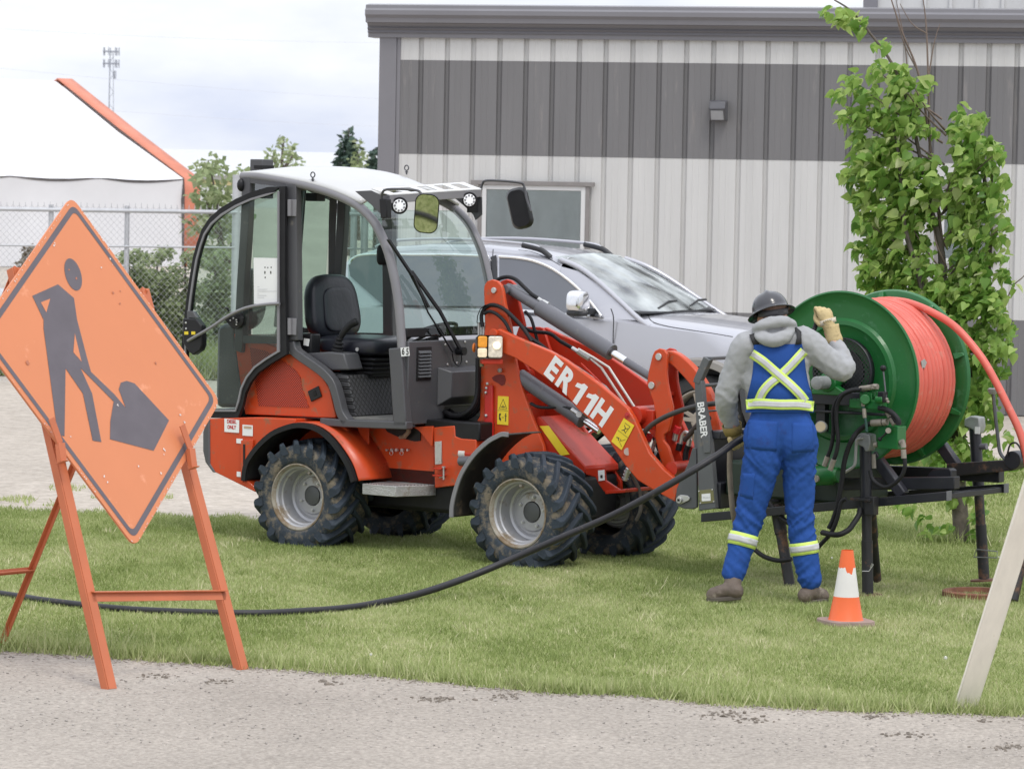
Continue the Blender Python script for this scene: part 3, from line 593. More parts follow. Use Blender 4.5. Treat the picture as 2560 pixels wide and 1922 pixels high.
# ---- cab
railS = [(606, 441), (640, 441), (675, 446), (731, 456), (783, 468), (841, 487), (888, 510), (915, 532), (938, 559), (955, 592), (971, 632), (982, 676), (990, 716), (998, 772), (1003, 840), (1010, 940), (1018, 1066)]
rail = cr(sp(zI, railS, .13), 3); nR = len(rail)
zWS = TL.side(1003, 855, .13).z
for yy in (.13, 1.15):
    mb = MB(); up = [Vector((p.x, yy, p.z)) for p in rail if p.z > zWS-.1]; mb.tube(up, .031, 10); mb.build('roof_rail', Mgl_, loader, smooth=60)
    mb = MB(); lo = [Vector((p.x-.035, yy, p.z)) for p in rail if p.z < zWS+.02]; mb.bar(lo, (0, 1, 0), .105, .07); mb.build('cab_corner_post', Mgr, loader, bevel=.008)
    mb = MB(); mb.bar([Vector((p.x, yy, p.z)) for p in cr(sp(zA, [(1062, 285), (1070, 900), (1078, 1700)], .13), 4)], (0, 1, 0), .085, .06); mb.build('cab_centre_post', Mgr, loader, bevel=.006)
    mb = MB(); mb.bar([Vector((p.x, yy, p.z)) for p in cr(sp(zC, [(1062, 200), (1085, 280), (1150, 335), (1245, 400), (1345, 475), (1425, 570), (1468, 700), (1505, 840), (1560, 925)], .13), 4)], (0, 1, 0), .058, .07); mb.build('cab_door_sill', Mgr, loader, bevel=.006)
    mb = MB(); mb.bar([Vector((p.x, yy, p.z)) for p in sp(zD, [(-260, 915), (-60, 930), (200, 940), (520, 950)], .13)], (0, 1, 0), .05, .07); mb.build('cab_bottom_rail', Mgr, loader, bevel=.006)
    mb = MB(); mb.bar([Vector((p.x, yy, p.z)) for p in cr(sp(zA, [(655, 225), (652, 400), (640, 700), (605, 1250), (590, 1700), (580, 1800)], .13), 3)], (0, 1, 0), .07, .06); mb.build('cab_rear_post', Mgr, loader, bevel=.006)
    mb = MB(); mb.bar([Vector((p.x, yy, p.z)) for p in sp(zA, [(620, 1690), (1060, 1700)], .13)], (0, 1, 0), .05, .05); mb.build('cab_rear_rail', Mgr, loader)
    mb = MB(); mb.bar([Vector((p.x, yy, p.z)) for p in sp(zA, [(690, 262), (1060, 305)], .13)], (0, 1, 0), .03, .05); mb.build('cab_top_rail', Mgr, loader)
xr = sp(zA, [(640, 300)], .13)[0]; xr2 = sp(zA, [(590, 1700)], .13)[0]
mb = MB(); mb.box((xr.x-.03, .13, xr.z-.03), (xr.x+.03, 1.15, xr.z+.03)); mb.box((xr2.x-.03, .13, xr2.z-.03), (xr2.x+.03, 1.15, xr2.z+.03)); mb.build('cab_cross_rail', Mgr, loader, bevel=.005)
MB().add([(xr.x-.02, .16, xr.z), (xr.x-.02, 1.12, xr.z), (xr2.x-.02, 1.12, xr2.z), (xr2.x-.02, .16, xr2.z)], [(0, 1, 2, 3)]).build('rear_window', Mgdoor, loader)
q = sp(zA, [(695, 275), (690, 1690), (1060, 1700), (1055, 310)], .13)
MB().add(q, [(0, 1, 2, 3)]).build('quarter_window', Mgdoor, loader); MB().add([Vector((p.x, 1.15, p.z)) for p in q], [(0, 1, 2, 3)]).build('quarter_window', Mgdoor, loader)
# roof skin
rr_ = [p for p in rail if p.x < TL.side(905, 522, .13).x]; rows = []
for i, p in enumerate(rr_):
    f_ = i/(len(rr_)-1); c_ = .022+.045*math.sin(min(1, f_*1.6)*PI/2)+.085*f_*f_-.05*max(0, f_-.72)/.28; row = []
    for k in range(25):
        s_ = k/24; row.append((p.x+.03*(f_**3), .112+s_*1.056, p.z+.018+c_*(1-abs(2*s_-1)**2.2)))
    rows.append(row)
Mroof = mat('cab_roof_white', (.50, .50, .49), .28, var=.02, coat=.3)
mb = MB(); mb.grid(rows); mb.build('cab_roof', Mroof, loader, smooth=70, solid=.02)
q = TL.side(*zA(770, 120), .65); mb = MB(); mb.box((q.x-.06, .60, q.z-.06), (q.x+.05, .72, q.z+.04)); mb.build('beacon_mount', Mgr, loader, bevel=.006); MB().box((q.x-.02, .595, q.z-.025), (q.x+.052, .725, q.z-.002)).build('beacon_slot', Mblk, loader)
q = TL.side(*zA(590, 300), .10); MB().ball(q, .034, 14, (.8, 1, 1.3)).build('rear_work_lamp', Mblk, loader)
for (z_, rx, by, yy) in ((zA, (1235, 207), 272, .13), (zB, (565, 145), 205, 1.12)):
    c_ = TL.side(*z_(*rx), yy); bb = TL.side(*z_(rx[0], by), yy); mb = MB()
    mb.tube([c_+Vector((math.cos(a)*.0175, 0, math.sin(a)*.0175)) for a in np.linspace(0, 2*PI, 17)[:-1]], .0045, 6, True); mb.cyl(c_+Vector((0, 0, -.018)), bb, .006, 8); mb.cyl(bb+Vector((0, 0, .014)), bb+Vector((0, 0, .02)), .012, 8); mb.build('lifting_eye', Mgr, loader)
# windscreen and lower front panel
ws = [p for p in rail if p.x > TL.side(905, 522, .13).x and p.z > zWS]
mb = MB(); mb.grid([[(p.x+.012+.03*(1-(2*k/10-1)**2), .15+k*.098, p.z) for k in range(11)] for p in ws]); mb.build('windscreen', Mgws, loader, smooth=60)
wl_ = ws[-1]; MB().box((wl_.x-.0, .15, wl_.z-.01), (wl_.x+.03, 1.13, wl_.z+.05)).build('windscreen_seal', Mbk, loader, bevel=.008)
xf = TL.side(1013, 950, .13).x+.02; fr_ = lambda z, p: TL.front(*z(*p), xf)
zb = fr_(zD, (545, 945)).z; yn = fr_(zD, (835, 912)).y; zn = fr_(zD, (822, 785)).z
mb = MB(); pts = [(.135, zWS+.005), (1.15, zWS+.005), (1.15, zn), (yn, zn), (yn, zb), (.135, zb)]; mb.loops([(xf-.03, a, b) for a, b in pts], [(xf, a, b) for a, b in pts]); fp = mb.build('cab_front_panel', Mgr, loader, bevel=.006)
a_ = fr_(zD, (885, 470)); b2 = fr_(zD, (915, 780)); y_b0 = 0; MB().box((xf-.034, yn-.02, zb-.04), (xf-.026, 1.12, zn+.05)).build('notch_shade_plate', Mblk, loader)  # added black plate: the shade in the open notch, put in as colour
mb = MB(); x1_ = xf+.085; z0_, z1_ = TL.front(*zD(915, 780), x1_).z, TL.front(*zD(890, 470), x1_).z; ya = TL.front(*zD(900, 600), x1_).y
mb.loops([(xf+.001, ya-.05, z0_), (xf+.001, 1.12, z0_), (xf+.001, 1.12, z1_+.03), (xf+.001, ya-.05, z1_+.03)], [(x1_, ya, z0_+.06), (x1_, 1.12, z0_+.06), (x1_, 1.12, z1_), (x1_, ya, z1_)]); mb.build('front_housing', Mgr, loader, bevel=.006)
vq = [fr_(zD, p) for p in ((582, 250), (715, 235), (742, 533), (608, 553))]; y0_, y1_, z0_, z1_ = vq[0].y, vq[1].y, (vq[2].z+vq[3].z)/2, (vq[0].z+vq[1].z)/2
mb = MB(); mb.box((xf+.001, y0_, z0_), (xf+.006, y1_, z1_)); vt = mb.build('vent', Mblk, loader, bevel=.002); mb = MB()
for k in range(8):
    zc = z0_+.02+(z1_-z0_-.04)*(k+.5)/8; mb.loops([(xf+.006, y0_+.012, zc-.009), (xf+.006, y1_-.012, zc-.009), (xf+.006, y1_-.012, zc+.008), (xf+.006, y0_+.012, zc+.008)], [(xf+.018, y0_+.014, zc-.010), (xf+.018, y1_-.014, zc-.010), (xf+.012, y1_-.014, zc+.003), (xf+.012, y0_+.014, zc+.003)])
mb.build('louvre', mat('louvre', (.05, .05, .055), .35), vt)
for p_ in ((840, 222), (1017, 197), (860, 400), (945, 387), (1030, 376)):
    q = fr_(zD, p_); MB().ball(q+Vector((.003, 0, 0)), .009, 8, (.6, 1, 1)).build('bolt', Mzinc, fp)
for p_ in ((813, 483), (813, 615)):
    q = TL.front(*zD(*p_), xf); MB().ball(q+Vector((.003, 0, 0)), .009, 8, (.6, 1, 1)).build('bolt', Mzinc, fp)
np_ = plate(zD, [(437, 250), (512, 243), (520, 322), (445, 330)], .094, 'number_plate', Mwhite); txt(zD, (481, 287), .0905, '6 5', .062, Mink, off=.0012, sx=.72, parent=np_)
# wipers
def ft(z, p, x): return TL.front(*z(*p), x)
w_a = ft(zD, (985, 280), xf+.03); w_b = ft(zB, (610, 1080), xf-.06); w_c = ft(zB, (400, 790), xf-.14); mb = MB()
mb.bar([w_a, w_a.lerp(w_b, .5)+Vector((.03, 0, 0)), w_b], (1, 0, 0), .022, .014); w1_ = mb.build('wiper_arm', Mblk, loader)
mb = MB(); mb.bar([w_c, ft(zB, (600, 1090), xf-.05), ft(zB, (760, 1400), xf+.01)], (1, 0, 0), .016, .02); mb.build('wiper_blade', Mblk, w1_)
mb = MB(); mb.tube([ft(zB, (620, 1110), xf-.02), ft(zB, (760, 1450), xf+.02), ft(zD, (880, 240), xf+.03), ft(zD, (910, 290), xf+.03)], .006, 6); mb.cyl(w_a+Vector((-.03, 0, 0)), w_a+Vector((.03, 0, 0)), .028, 12); mb.tube(cr([ft(zD, (905, 300), xf+.03), ft(zD, (920, 370), xf+.02), ft(zD, (960, 412), xf+.02), ft(zD, (990, 370), xf+.02), ft(zD, (985, 300), xf+.03)], 5), .004, 5); mb.build('wiper_linkage', Mblk, w1_)
# visor guard with lamps
ga = TL.side(*zB(410, 395), .09); xg = ga.x; zg = ga.z; gb = TL.side(*zB(250, 345), .09).x
gy0, gy1 = .09, TL.front(*zB(1240, 335), xg).y
mb = MB()
zf2 = TL.front(1203.5, 474.5, xg).z; mb.loops([(xg-.012, gy0, zg-.05), (xg, gy0, zg-.05), (xg, gy0, zg), (xg-.012, gy0, zg)], [(xg-.012, gy1, zf2-.05), (xg, gy1, zf2-.05), (xg, gy1, zf2), (xg-.012, gy1, zf2)])
mb.build('visor_frame', Mgl_, loader, bevel=.004); mb = MB()
vA, vB = TL.side(974, 489, .09), TL.side(929, 474, .09); vC = TL.front(1203.5, 474.5, vA.x); vD = TL.front(1159, 458, vB.x)
def vq(s_, r_): return (vA.lerp(vC, s_)).lerp(vB.lerp(vD, s_), r_)
def slab(s0, s1, r0, r1, t=.007): a = [vq(s0, r0), vq(s1, r0), vq(s1, r1), vq(s0, r1)]; mb.loops([p+Vector((0, 0, t)) for p in a], a)
slab(0, 1, 0, .18); slab(0, 1, .85, 1)
for k in range(6): slab(k*.184, k*.184+.075, .18, .85)
mb.build('visor_slat', mat('visor_white', (.62, .62, .62), .35), loader, bevel=.002)
for yy in (gy0-.008, gy1): 
    mb = MB(); pp = sp(zB, [(100, 355), (245, 348), (345, 395), (410, 395), (412, 560), (352, 612), (330, 560), (250, 480)], .085); mb.py(pp, yy, yy+.008); mb.build('visor_bracket', Mgr, loader, bevel=.002)
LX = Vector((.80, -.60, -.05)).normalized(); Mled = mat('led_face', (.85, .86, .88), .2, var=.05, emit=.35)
for p_, rr2 in (((500, 485), .052), ((1132, 435), .050)):
    c_ = ft(zB, p_, xg+.02); mb = MB(); mb.lathe([(-.05, .02), (-.045, .04), (-.01, rr2), (.004, rr2+.004), (.006, rr2-.004), (.002, rr2-.004)], c_, LX, 24); lm = mb.build('work_lamp', Mblk, loader)
    mb = MB(); mb.lathe([(0, rr2-.004), (.004, rr2*.7), (.006, 0.)], c_, LX, 24); mb.build('lamp_face', Mled, lm)
    u_ = LX.cross(Vector((0, 0, 1))).normalized(); v_ = u_.cross(LX); mb = MB()
    for k in range(9):
        a = k*2*PI/9; q = c_+(u_*math.cos(a)+v_*math.sin(a))*rr2*.62+LX*.007; mb.lathe([(0, .008), (.003, .006), (.003, 0)], q, LX, 8)
    mb.build('led', mat('led_dark', (.30, .30, .32), .2), lm)
c_ = ft(zB, (1180, 440), xg-.01); mb = MB(); mb.box((c_.x-.02, c_.y-.06, c_.z-.08), (c_.x-.005, c_.y+.05, c_.z+.06)); mb.build('lamp_bracket', Mblk, loader, bevel=.003)
# mirrors
def rrect(c, u, v, w_, h_, r, n=6, shear=0.):
    o = []
    for sx2, sy2, a0 in ((1, 1, 0), (-1, 1, 90), (-1, -1, 180), (1, -1, 270)):
        for k in range(n+1):
            a = rad(a0+90*k/n); x = sx2*(w_/2-r)+r*math.cos(a); y = sy2*(h_/2-r)+r*math.sin(a); o.append(Vector(c)+Vector(u)*(x-y*shear)+Vector(v)*y)
    return o
Mmir = mat('mirror_glass', (.72, .74, .70), .03, 1., var=0)
def mirror(c, nrm, wd, hh, sh, tilt=0., flipback=False):
    nrm = Vector(nrm).normalized(); u_ = Vector((0, 0, 1)).cross(nrm).normalized(); v_ = nrm.cross(u_)
    R_ = Matrix.Rotation(tilt, 3, nrm); u_ = R_ @ u_; v_ = R_ @ v_
    mb = MB(); A_ = rrect(c-nrm*.005, u_, v_, wd, hh, wd*.36, shear=sh); B_ = rrect(c-nrm*.035, u_, v_, wd*.8, hh*.88, wd*.3, shear=sh); A2 = rrect(c+nrm*.008, u_, v_, wd, hh, wd*.36, shear=sh)
    mb.loops(A2, A_, False); n_ = len(A_); mb.loops(A_, B_, False); b = len(mb.v)-n_; mb.f.append(tuple(range(b, b+n_))); o = mb.build('mirror', Mblk, loader, smooth=50)
    mb = MB(); mb.add(rrect(c+nrm*.006, u_, v_, wd*.93, hh*.955, wd*.33, shear=sh), [tuple(range(28))]); mb.build('mirror_glass', Mmir, o, smooth=0)
    return o
mc = TL.side(*zB(745, 555), -.02); m1 = mirror(mc, (.50, -.84, -.29), .155, .262, 0, rad(-5))
mb = MB(); mb.tube(cr([TL.side(*zB(345, 470), .05), TL.side(*zB(342, 385), .03), TL.side(*zB(395, 338), .02), TL.side(*zB(640, 345), .0), TL.side(*zB(700, 385), .0), TL.side(*zB(730, 480), .03)], 5), .0085, 8); mb.build('mirror_arm', Mgr, m1)
mb = MB(); pp = sp(zB, [(332, 420), (402, 425), (405, 600), (345, 598)], .05); mb.py(pp, .03, .08); mb.build('mirror_clamp', Mblk, m1, bevel=.006)
mc = TL.side(1300, 521, 1.36); m2 = mirror(mc, (-.35, .90, 0), .15, .28, 0, rad(-14))
mb = MB(); mb.tube(cr([TL.side(*zB(1238, 345), 1.2), TL.side(*zB(1250, 290), 1.2), TL.side(*zB(1300, 258), 1.2), TL.side(*zB(1570, 275), 1.3), TL.side(*zB(1625, 310), 1.33), TL.side(*zB(1650, 430), 1.33), TL.side(1328, 529, 1.33)], 5), .0085, 8); mb.build('mirror_arm', Mgr, m2)
# ---- doors, both swung right back against the hood
doorS = [(708, 468), (675, 477), (634, 489), (595, 506), (557, 529), (531, 552), (513, 579), (502, 610), (492, 646), (484, 693), (477, 740), (471, 790), (464, 860), (460, 960), (460, 1030), (475, 1035), (540, 1035), (595, 1035), (603, 1010), (610, 978), (624, 949), (645, 923), (676, 901), (708, 882), (708, 700)]
dpts = sp(zI, doorS, .07)
def door(y, name='cab_door'):
    D_ = [Vector((p.x, y, p.z)) for p in dpts]; q = bpy.data.objects.new(name, None); C.objects.link(q); q.parent = loader
    MB().bar(D_, (0, 1, 0), .050, .028, True).build('door_frame', Mbk, q, bevel=.006)
    cx2 = sum((p.x for p in D_))/len(D_); cz2 = sum((p.z for p in D_))/len(D_)
    MB().bar([Vector((p.x+(cx2-p.x)*.05, y-.018, p.z+(cz2-p.z)*.035)) for p in D_], (0, 1, 0), .014, .012, True).build('frame_moulding', Mgl_, q)
    MB().add(D_, [tuple(range(len(D_)))]).build('door_glass', Mgdoor, q, smooth=0); return q
d1 = door(.07); d2 = door(1.21)
MB().tube(cr([TL.side(*zA(935, 1368), .03), TL.side(*zA(800, 1378), .02), TL.side(*zA(640, 1405), .015), TL.side(*zA(480, 1475), .01), TL.side(*zA(330, 1575), .01), TL.side(*zC(140, 170), .02), TL.side(*zC(105, 190), .05)], 5), .011, 10).build('grab_bar', Mgl_, d1)
c_ = TL.side(*zA(545, 1515), .045); mb = MB(); mb.lathe([(0, .055), (.012, .053), (.016, .045), (.016, .02), (.028, .018), (.028, 0)], c_+Vector((0, .02, 0)), (0, -1, 0), 24); lk_ = mb.build('lock', Mblk, d1)
mb = MB(); mb.py(sp(zA, [(420, 1490), (545, 1440), (610, 1500), (560, 1600), (500, 1590)], .05), .05, .062); mb.build('lock_cover', Mblk, lk_, bevel=.004); mb = MB()
for p_ in ((518, 1500), (545, 1515), (548, 1535), (545, 1558), (490, 1520)): mb.ball(TL.side(*zA(*p_), .024), .006, 6)
mb.build('screw', Mzinc, lk_); mb = MB(); q = TL.side(*zA(460, 1410), .03); mb.cyl(q, q+Vector((.0, .02, -.02)), .006, 8); mb.ball(q, .013, 8, (1.4, 1, .6)); mb.build('lock_knob', Mblk, lk_)
P(zA, [(60, 1500), (180, 1505), (228, 1570), (232, 1740), (215, 1790), (150, 1835), (110, 1800), (60, 1720)], .03, .085, 'door_latch', Mblk, .008, parent=d1)
P(zA, [(98, 1430), (150, 1440), (190, 1500), (95, 1500)], .045, .085, 'latch_bracket', Mgr, .004, parent=d1)
for p_ in ((90, 1542), (92, 1595)): MB().ball(TL.side(*zA(*p_), .028), .008, 8).build('bolt', Mzinc, d1)
for p_ in ((75, 1620), (138, 1620)): plate(zA, [p_, (p_[0]+34, p_[1]), (p_[0]+34, p_[1]+28), (p_[0], p_[1]+28)], .0295, 'warning_sticker', Myel)
for v0 in (430, 1500):
    mb = MB(); q0, q1 = TL.side(*zA(1027, v0), .08), TL.side(*zA(1027, v0+150), .08); mb.cyl(q0, q1, .016, 10); mb.box((q0.x-.03, .085, q1.z), (q0.x+.05, .093, q0.z)); mb.build('hinge', Mgl_, loader, bevel=.002)
pa = P(zA, [(700, 955), (955, 958), (955, 1368), (704, 1372)], .060, .0615, 'notice_sheet', Mwhite, 0, parent=d1)
for x_, y_, w_, h_ in ((798, 1036, 9, 12), (824, 1038, 9, 12), (854, 1036, 9, 12), (797, 1076, 10, 24), (850, 1076, 10, 24), (800, 1126, 9, 14)): plate(zA, [(x_, y_), (x_+w_, y_), (x_+w_, y_+h_), (x_, y_+h_)], .0595, 'notice_mark', Mink, .0008).parent = pa
Mgp = mat('print_grey', (.55, .55, .57), .6)
for x_, y_, w_ in ((735, 1215, 18), (735, 1238, 90), (735, 1255, 190), (735, 1275, 14), (735, 1293, 80), (735, 1311, 60)): plate(zA, [(x_, y_), (x_+w_, y_), (x_+w_, y_+4), (x_, y_+4)], .0595, 'notice_line', Mgp, .0008).parent = pa
# ---- cab interior
Mseat = mat('seat_vinyl', (.018, .019, .028), .38, var=.15, vs=5, bump=.02, bs=25); Mmat = bpy.data.materials.new('quilted_mat'); Mmat.use_nodes = True; t = Mmat.node_tree; b = t.nodes['Principled BSDF']; N = t.nodes.new; L = t.links.new
tc = N('ShaderNodeTexCoord'); wv = []
for ang_ in (40, -40):
    mp = N('ShaderNodeMapping'); mp.inputs['Rotation'].default_value = (rad(ang_), 0, 0); L(tc.outputs['Object'], mp.inputs[0]); q = N('ShaderNodeTexWave'); q.inputs['Scale'].default_value = 10; q.wave_profile = 'SAW' if 0 else 'SIN'; q.bands_direction = 'Y'; L(mp.outputs[0], q.inputs[0]); r_ = N('ShaderNodeMapRange'); r_.inputs['From Min'].default_value = .0; r_.inputs['From Max'].default_value = .14; L(q.outputs['Fac'], r_.inputs[0]); wv.append(r_)
mm = N('ShaderNodeMath'); mm.operation = 'MINIMUM'; L(wv[0].outputs[0], mm.inputs[0]); L(wv[1].outputs[0], mm.inputs[1]); bp = N('ShaderNodeBump'); bp.inputs['Distance'].default_value = .012; L(mm.outputs[0], bp.inputs['Height']); L(bp.outputs[0], b.inputs['Normal'])
mx = N('ShaderNodeMix'); mx.data_type = 'RGBA'; L(mm.outputs[0], mx.inputs[0]); mx.inputs[6].default_value = (.018, .018, .020, 1); mx.inputs[7].default_value = (.062, .062, .066, 1); L(mx.outputs[2], b.inputs['Base Color']); b.inputs['Roughness'].default_value = .55
fz = sp(zD, [(0, 915)], .16)[0].z; x_back = TL.side(*zC(1440, 500), .17).x; xs0 = TL.side(*zC(1560, 870), .17).x; zst = TL.side(*zC(1430, 480), .17).z
mb = MB(); mb.loops([(xs0, .17, fz+.01), (xf-.08, .17, fz+.01), (xf-.08, 1.13, fz+.01), (xs0, 1.13, fz+.01)], [(xs0, .17, fz+.03), (xf-.08, .17, fz+.03), (xf-.08, 1.13, fz+.03), (xs0, 1.13, fz+.03)]); mb.build('cab_floor', mat('floor_mat', (.20, .195, .18), .8, var=.25, vs=8), loader)
# seat pedestal, quilted front and near side
mb = MB(); x2_ = x_back+.06
mb.loops([(xs0-.05, .19, fz+.03), (xs0+.05, .19, fz+.03), (xs0+.05, 1.12, fz+.03), (xs0-.05, 1.12, fz+.03)], [(x_back-.02, .19, zst), (xs0-.03, .19, zst-.01), (xs0-.03, 1.12, zst-.01), (x_back-.02, 1.12, zst)]); mb.build('seat_pedestal', Mmat, loader, bevel=.01)
mb = MB(); mb.box((x_back-.5, .19, fz), (x_back-.02, 1.12, zst)); mb.build('cab_bulkhead', Mgr, loader)
sx0 = TL.side(*zK(800, 1460), .45)
def seatpart(name, c, sz, rotY=0., e=.32, taper=0., parent=None, m=None, n=20):
    mb = MB(); rows = []
    for i in range(n+1):
        th = -PI/2+PI*i/n; row = []
        for k in range(2*n):
            ph = 2*PI*k/(2*n); f_ = lambda w_, e_: math.copysign(abs(w_)**e_, w_)
            p = Vector((f_(math.cos(th), e)*f_(math.cos(ph), e)*sz[0]/2, f_(math.cos(th), e)*f_(math.sin(ph), e)*sz[1]/2, f_(math.sin(th), e)*sz[2]/2)); p.y *= 1-taper*(p.z/sz[2]+.5)
            row.append(Matrix.Rotation(rotY, 3, 'Y') @ p + Vector(c))
        rows.append(row)
    mb.grid(rows, True); return mb.build(name, m or Mseat, parent or loader, smooth=60)
yS = .60; cz = TL.side(*zK(800, 1445), yS).z; bt = TL.side(*zK(400, 865), yS); cxb = bt.x
xc = TL.side(*zK(620, 1500), yS-.2).x
seat = seatpart('seat', (xc+.0, yS, cz-.06), (.56, .54, .13), 0, .45)
seatpart('seat_backrest', (xc-.31, yS, cz+.185), (.15, .56, .44), rad(-9), .62, .18, parent=seat)
seatpart('backrest_pad', (xc-.236, yS-.01, cz+.17), (.03, .34, .30), rad(-10), .5, .1, parent=seat)
mb = MB()
for k in range(4): mb.box((xc-.2+.01*k, yS-.22, cz-.15-.03*k), (xc+.24-.01*k, yS+.22, cz-.135-.03*k))
mb.box((xc-.18, yS-.19, cz-.26), (xc+.2, yS+.19, cz-.13)); mb.build('seat_suspension', Mbk, seat, bevel=.004)
q = TL.side(*zC(1640, 265), .33); MB().cyl(q, q+Vector((0, -.008, 0)), .013, 16).build('seat_knob', Mzinc, seat)
# near console with joystick
pc = sp(zC, [(1190, 300), (1400, 285), (1530, 300), (1575, 450), (1420, 455), (1300, 380)], .20); mb = MB(); mb.py(pc, .18, .34); con = mb.build('console', Mgr, loader, bevel=.01)
jc = TL.side(*zC(1452, 320), .26); jt = TL.side(*zC(1480, 145), .26); mb = MB()
prof = []
for k in range(5): h0 = k*.025; r0 = .047-.005*k; prof += [(h0, r0-.010), (h0+.008, r0), (h0+.016, r0), (h0+.024, r0-.012)]
prof += [(.13, .02), (.14, 0)]
mb.lathe(prof, jc, (jt-jc), 18); js = mb.build('joystick', Mbk, con, smooth=50); mb = MB(); mb.tube(cr([jt-Vector((0, 0, .02)), TL.side(*zC(1520, 100), .26), TL.side(*zC(1580, 40), .27), TL.side(*zC(1640, 10), .28)], 4), [.016, .018, .02, .022, .022, .023, .024, .024, .025, .027, .027, .027, .020], 10); mb.build('joystick_grip', Mbk, js, smooth=60)
q = TL.side(*zC(1165, 190), .22); MB().box((q.x-.07, .20, q.z-.09), (q.x+.07, .30, q.z+.05)).build('seat_side_box', Mblk, con, bevel=.01); plate(zC, [(1155, 165), (1205, 172), (1195, 237), (1150, 225)], .195, 'small_label', Mwhite)
# far dash line, steering column
mb = MB(); mb.tube([(xf-.12, .68, fz+.02), (xf-.2, .66, fz+.55)], .035, 10); sc0 = Vector((xf-.22, .66, fz+.58)); mb.tube([sc0+Vector((math.cos(a)*.16, math.sin(a)*.18, math.cos(a)*.07)) for a in np.linspace(0, 2*PI, 25)[:-1]], .013, 8, True); mb.tube([sc0+Vector((-.15, 0, -.065)), sc0, sc0+Vector((.15, 0, .065))], .01, 6); mb.build('steering_wheel', Mblk, loader, smooth=60)
q = TL.side(*zB(345, 930), 1.10); seatpart('interior_mirror_bracket', q, (.08, .05, .14), 0, .6, m=Mblk)
q = TL.side(*zK(430, 285), 1.08); MB().box((q.x-.04, 1.06, q.z-.1), (q.x+.03, 1.10, q.z+.09)).build('cab_speaker', Mblk, loader, bevel=.006); q = TL.side(*zK(318, 195), .6); MB().box((q.x-.05, .55, q.z-.025), (q.x+.05, .65, q.z+.03)).build('cabin_lamp', Mblk, loader, bevel=.006)
# ---------------------------------------------------------------- loader front end
def Q(z, p, y): return TL.side(*z(*p), y)
mast = sp(zE, [(130, 300), (136, 262), (160, 228), (205, 212), (250, 226), (285, 262), (302, 310), (320, 430), (372, 640), (420, 980), (470, 1180), (560, 1440), (665, 1700), (700, 1900), (-120, 1900), (-120, 1680), (-20, 1560), (60, 1500), (95, 1440), (100, 1000), (140, 640)], .53)
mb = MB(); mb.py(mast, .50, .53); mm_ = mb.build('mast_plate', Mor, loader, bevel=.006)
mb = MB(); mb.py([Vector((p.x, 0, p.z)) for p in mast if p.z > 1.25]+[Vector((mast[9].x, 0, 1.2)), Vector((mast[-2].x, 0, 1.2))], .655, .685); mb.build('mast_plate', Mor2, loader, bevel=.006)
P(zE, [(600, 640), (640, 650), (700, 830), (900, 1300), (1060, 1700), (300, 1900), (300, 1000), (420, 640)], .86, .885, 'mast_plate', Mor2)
zlo = mast[10].z; mb = MB(); mb.box((mast[-3].x+.04, .53, .50), (mast[9].x-.02, .86, 1.05)); mb.build('mast_core', Mor2, loader)
P(zF, [(150, 640), (222, 738), (620, 1300), (626, 1396), (480, 1422), (472, 1185), (300, 1100), (100, 700)], .93, .955, 'front_side_plate', Mor2)
P(zE, [(580, 1455), (610, 1445), (1025, 1900), (1028, 1958), (700, 2100), (580, 1700)], .545, .92, 'front_cover', Mor2, .008)
P(zF, [(300, 1190), (472, 1178), (482, 1300), (625, 1396), (480, 1422), (420, 1340), (390, 1275), (300, 1250)], .54, .56, 'front_nose', Mor2)
P(zF, [(480, 1395), (660, 1385), (658, 1412), (480, 1425)], .52, .93, 'front_lip', Mor2, .003)
q = Q(zF, (575, 1325), .925); MB().cyl(q, q+Vector((0, -.004, 0)), .018, 16).build('bore', Mblk, loader)
plate(zF, [(415, 1212), (472, 1206), (476, 1300), (420, 1308)], .537, 'small_label', Mwhite); plate(zF, [(435, 1255), (455, 1252), (457, 1280), (437, 1282)], .534, 'small_label_print', Mink, .001)
plate(zE, [(610, 1535), (690, 1530), (880, 1790), (800, 1800)], .543, 'warning_sticker', Myel)
# pins
def pin(z, p, y, r, y1=None, m=Mzinc, name='pin'):
    q = Q(z, p, y); mb = MB(); mb.cyl(q, q+Vector((0, (y1 or y-.008)-y, 0)), r, 20); mb.cyl(q+Vector((0, -.004, 0)), q+Vector((0, -.011, 0)), r*.45, 8); return mb.build(name, m, loader, bevel=.002)
pin(zE, (204, 310), .50, .019, .485); mb = MB(); q = Q(zE, (204, 310), .5); mb.cyl(q, q+Vector((0, .19, 0)), .018, 12); mb.build('pivot_pin', Mzinc, loader)
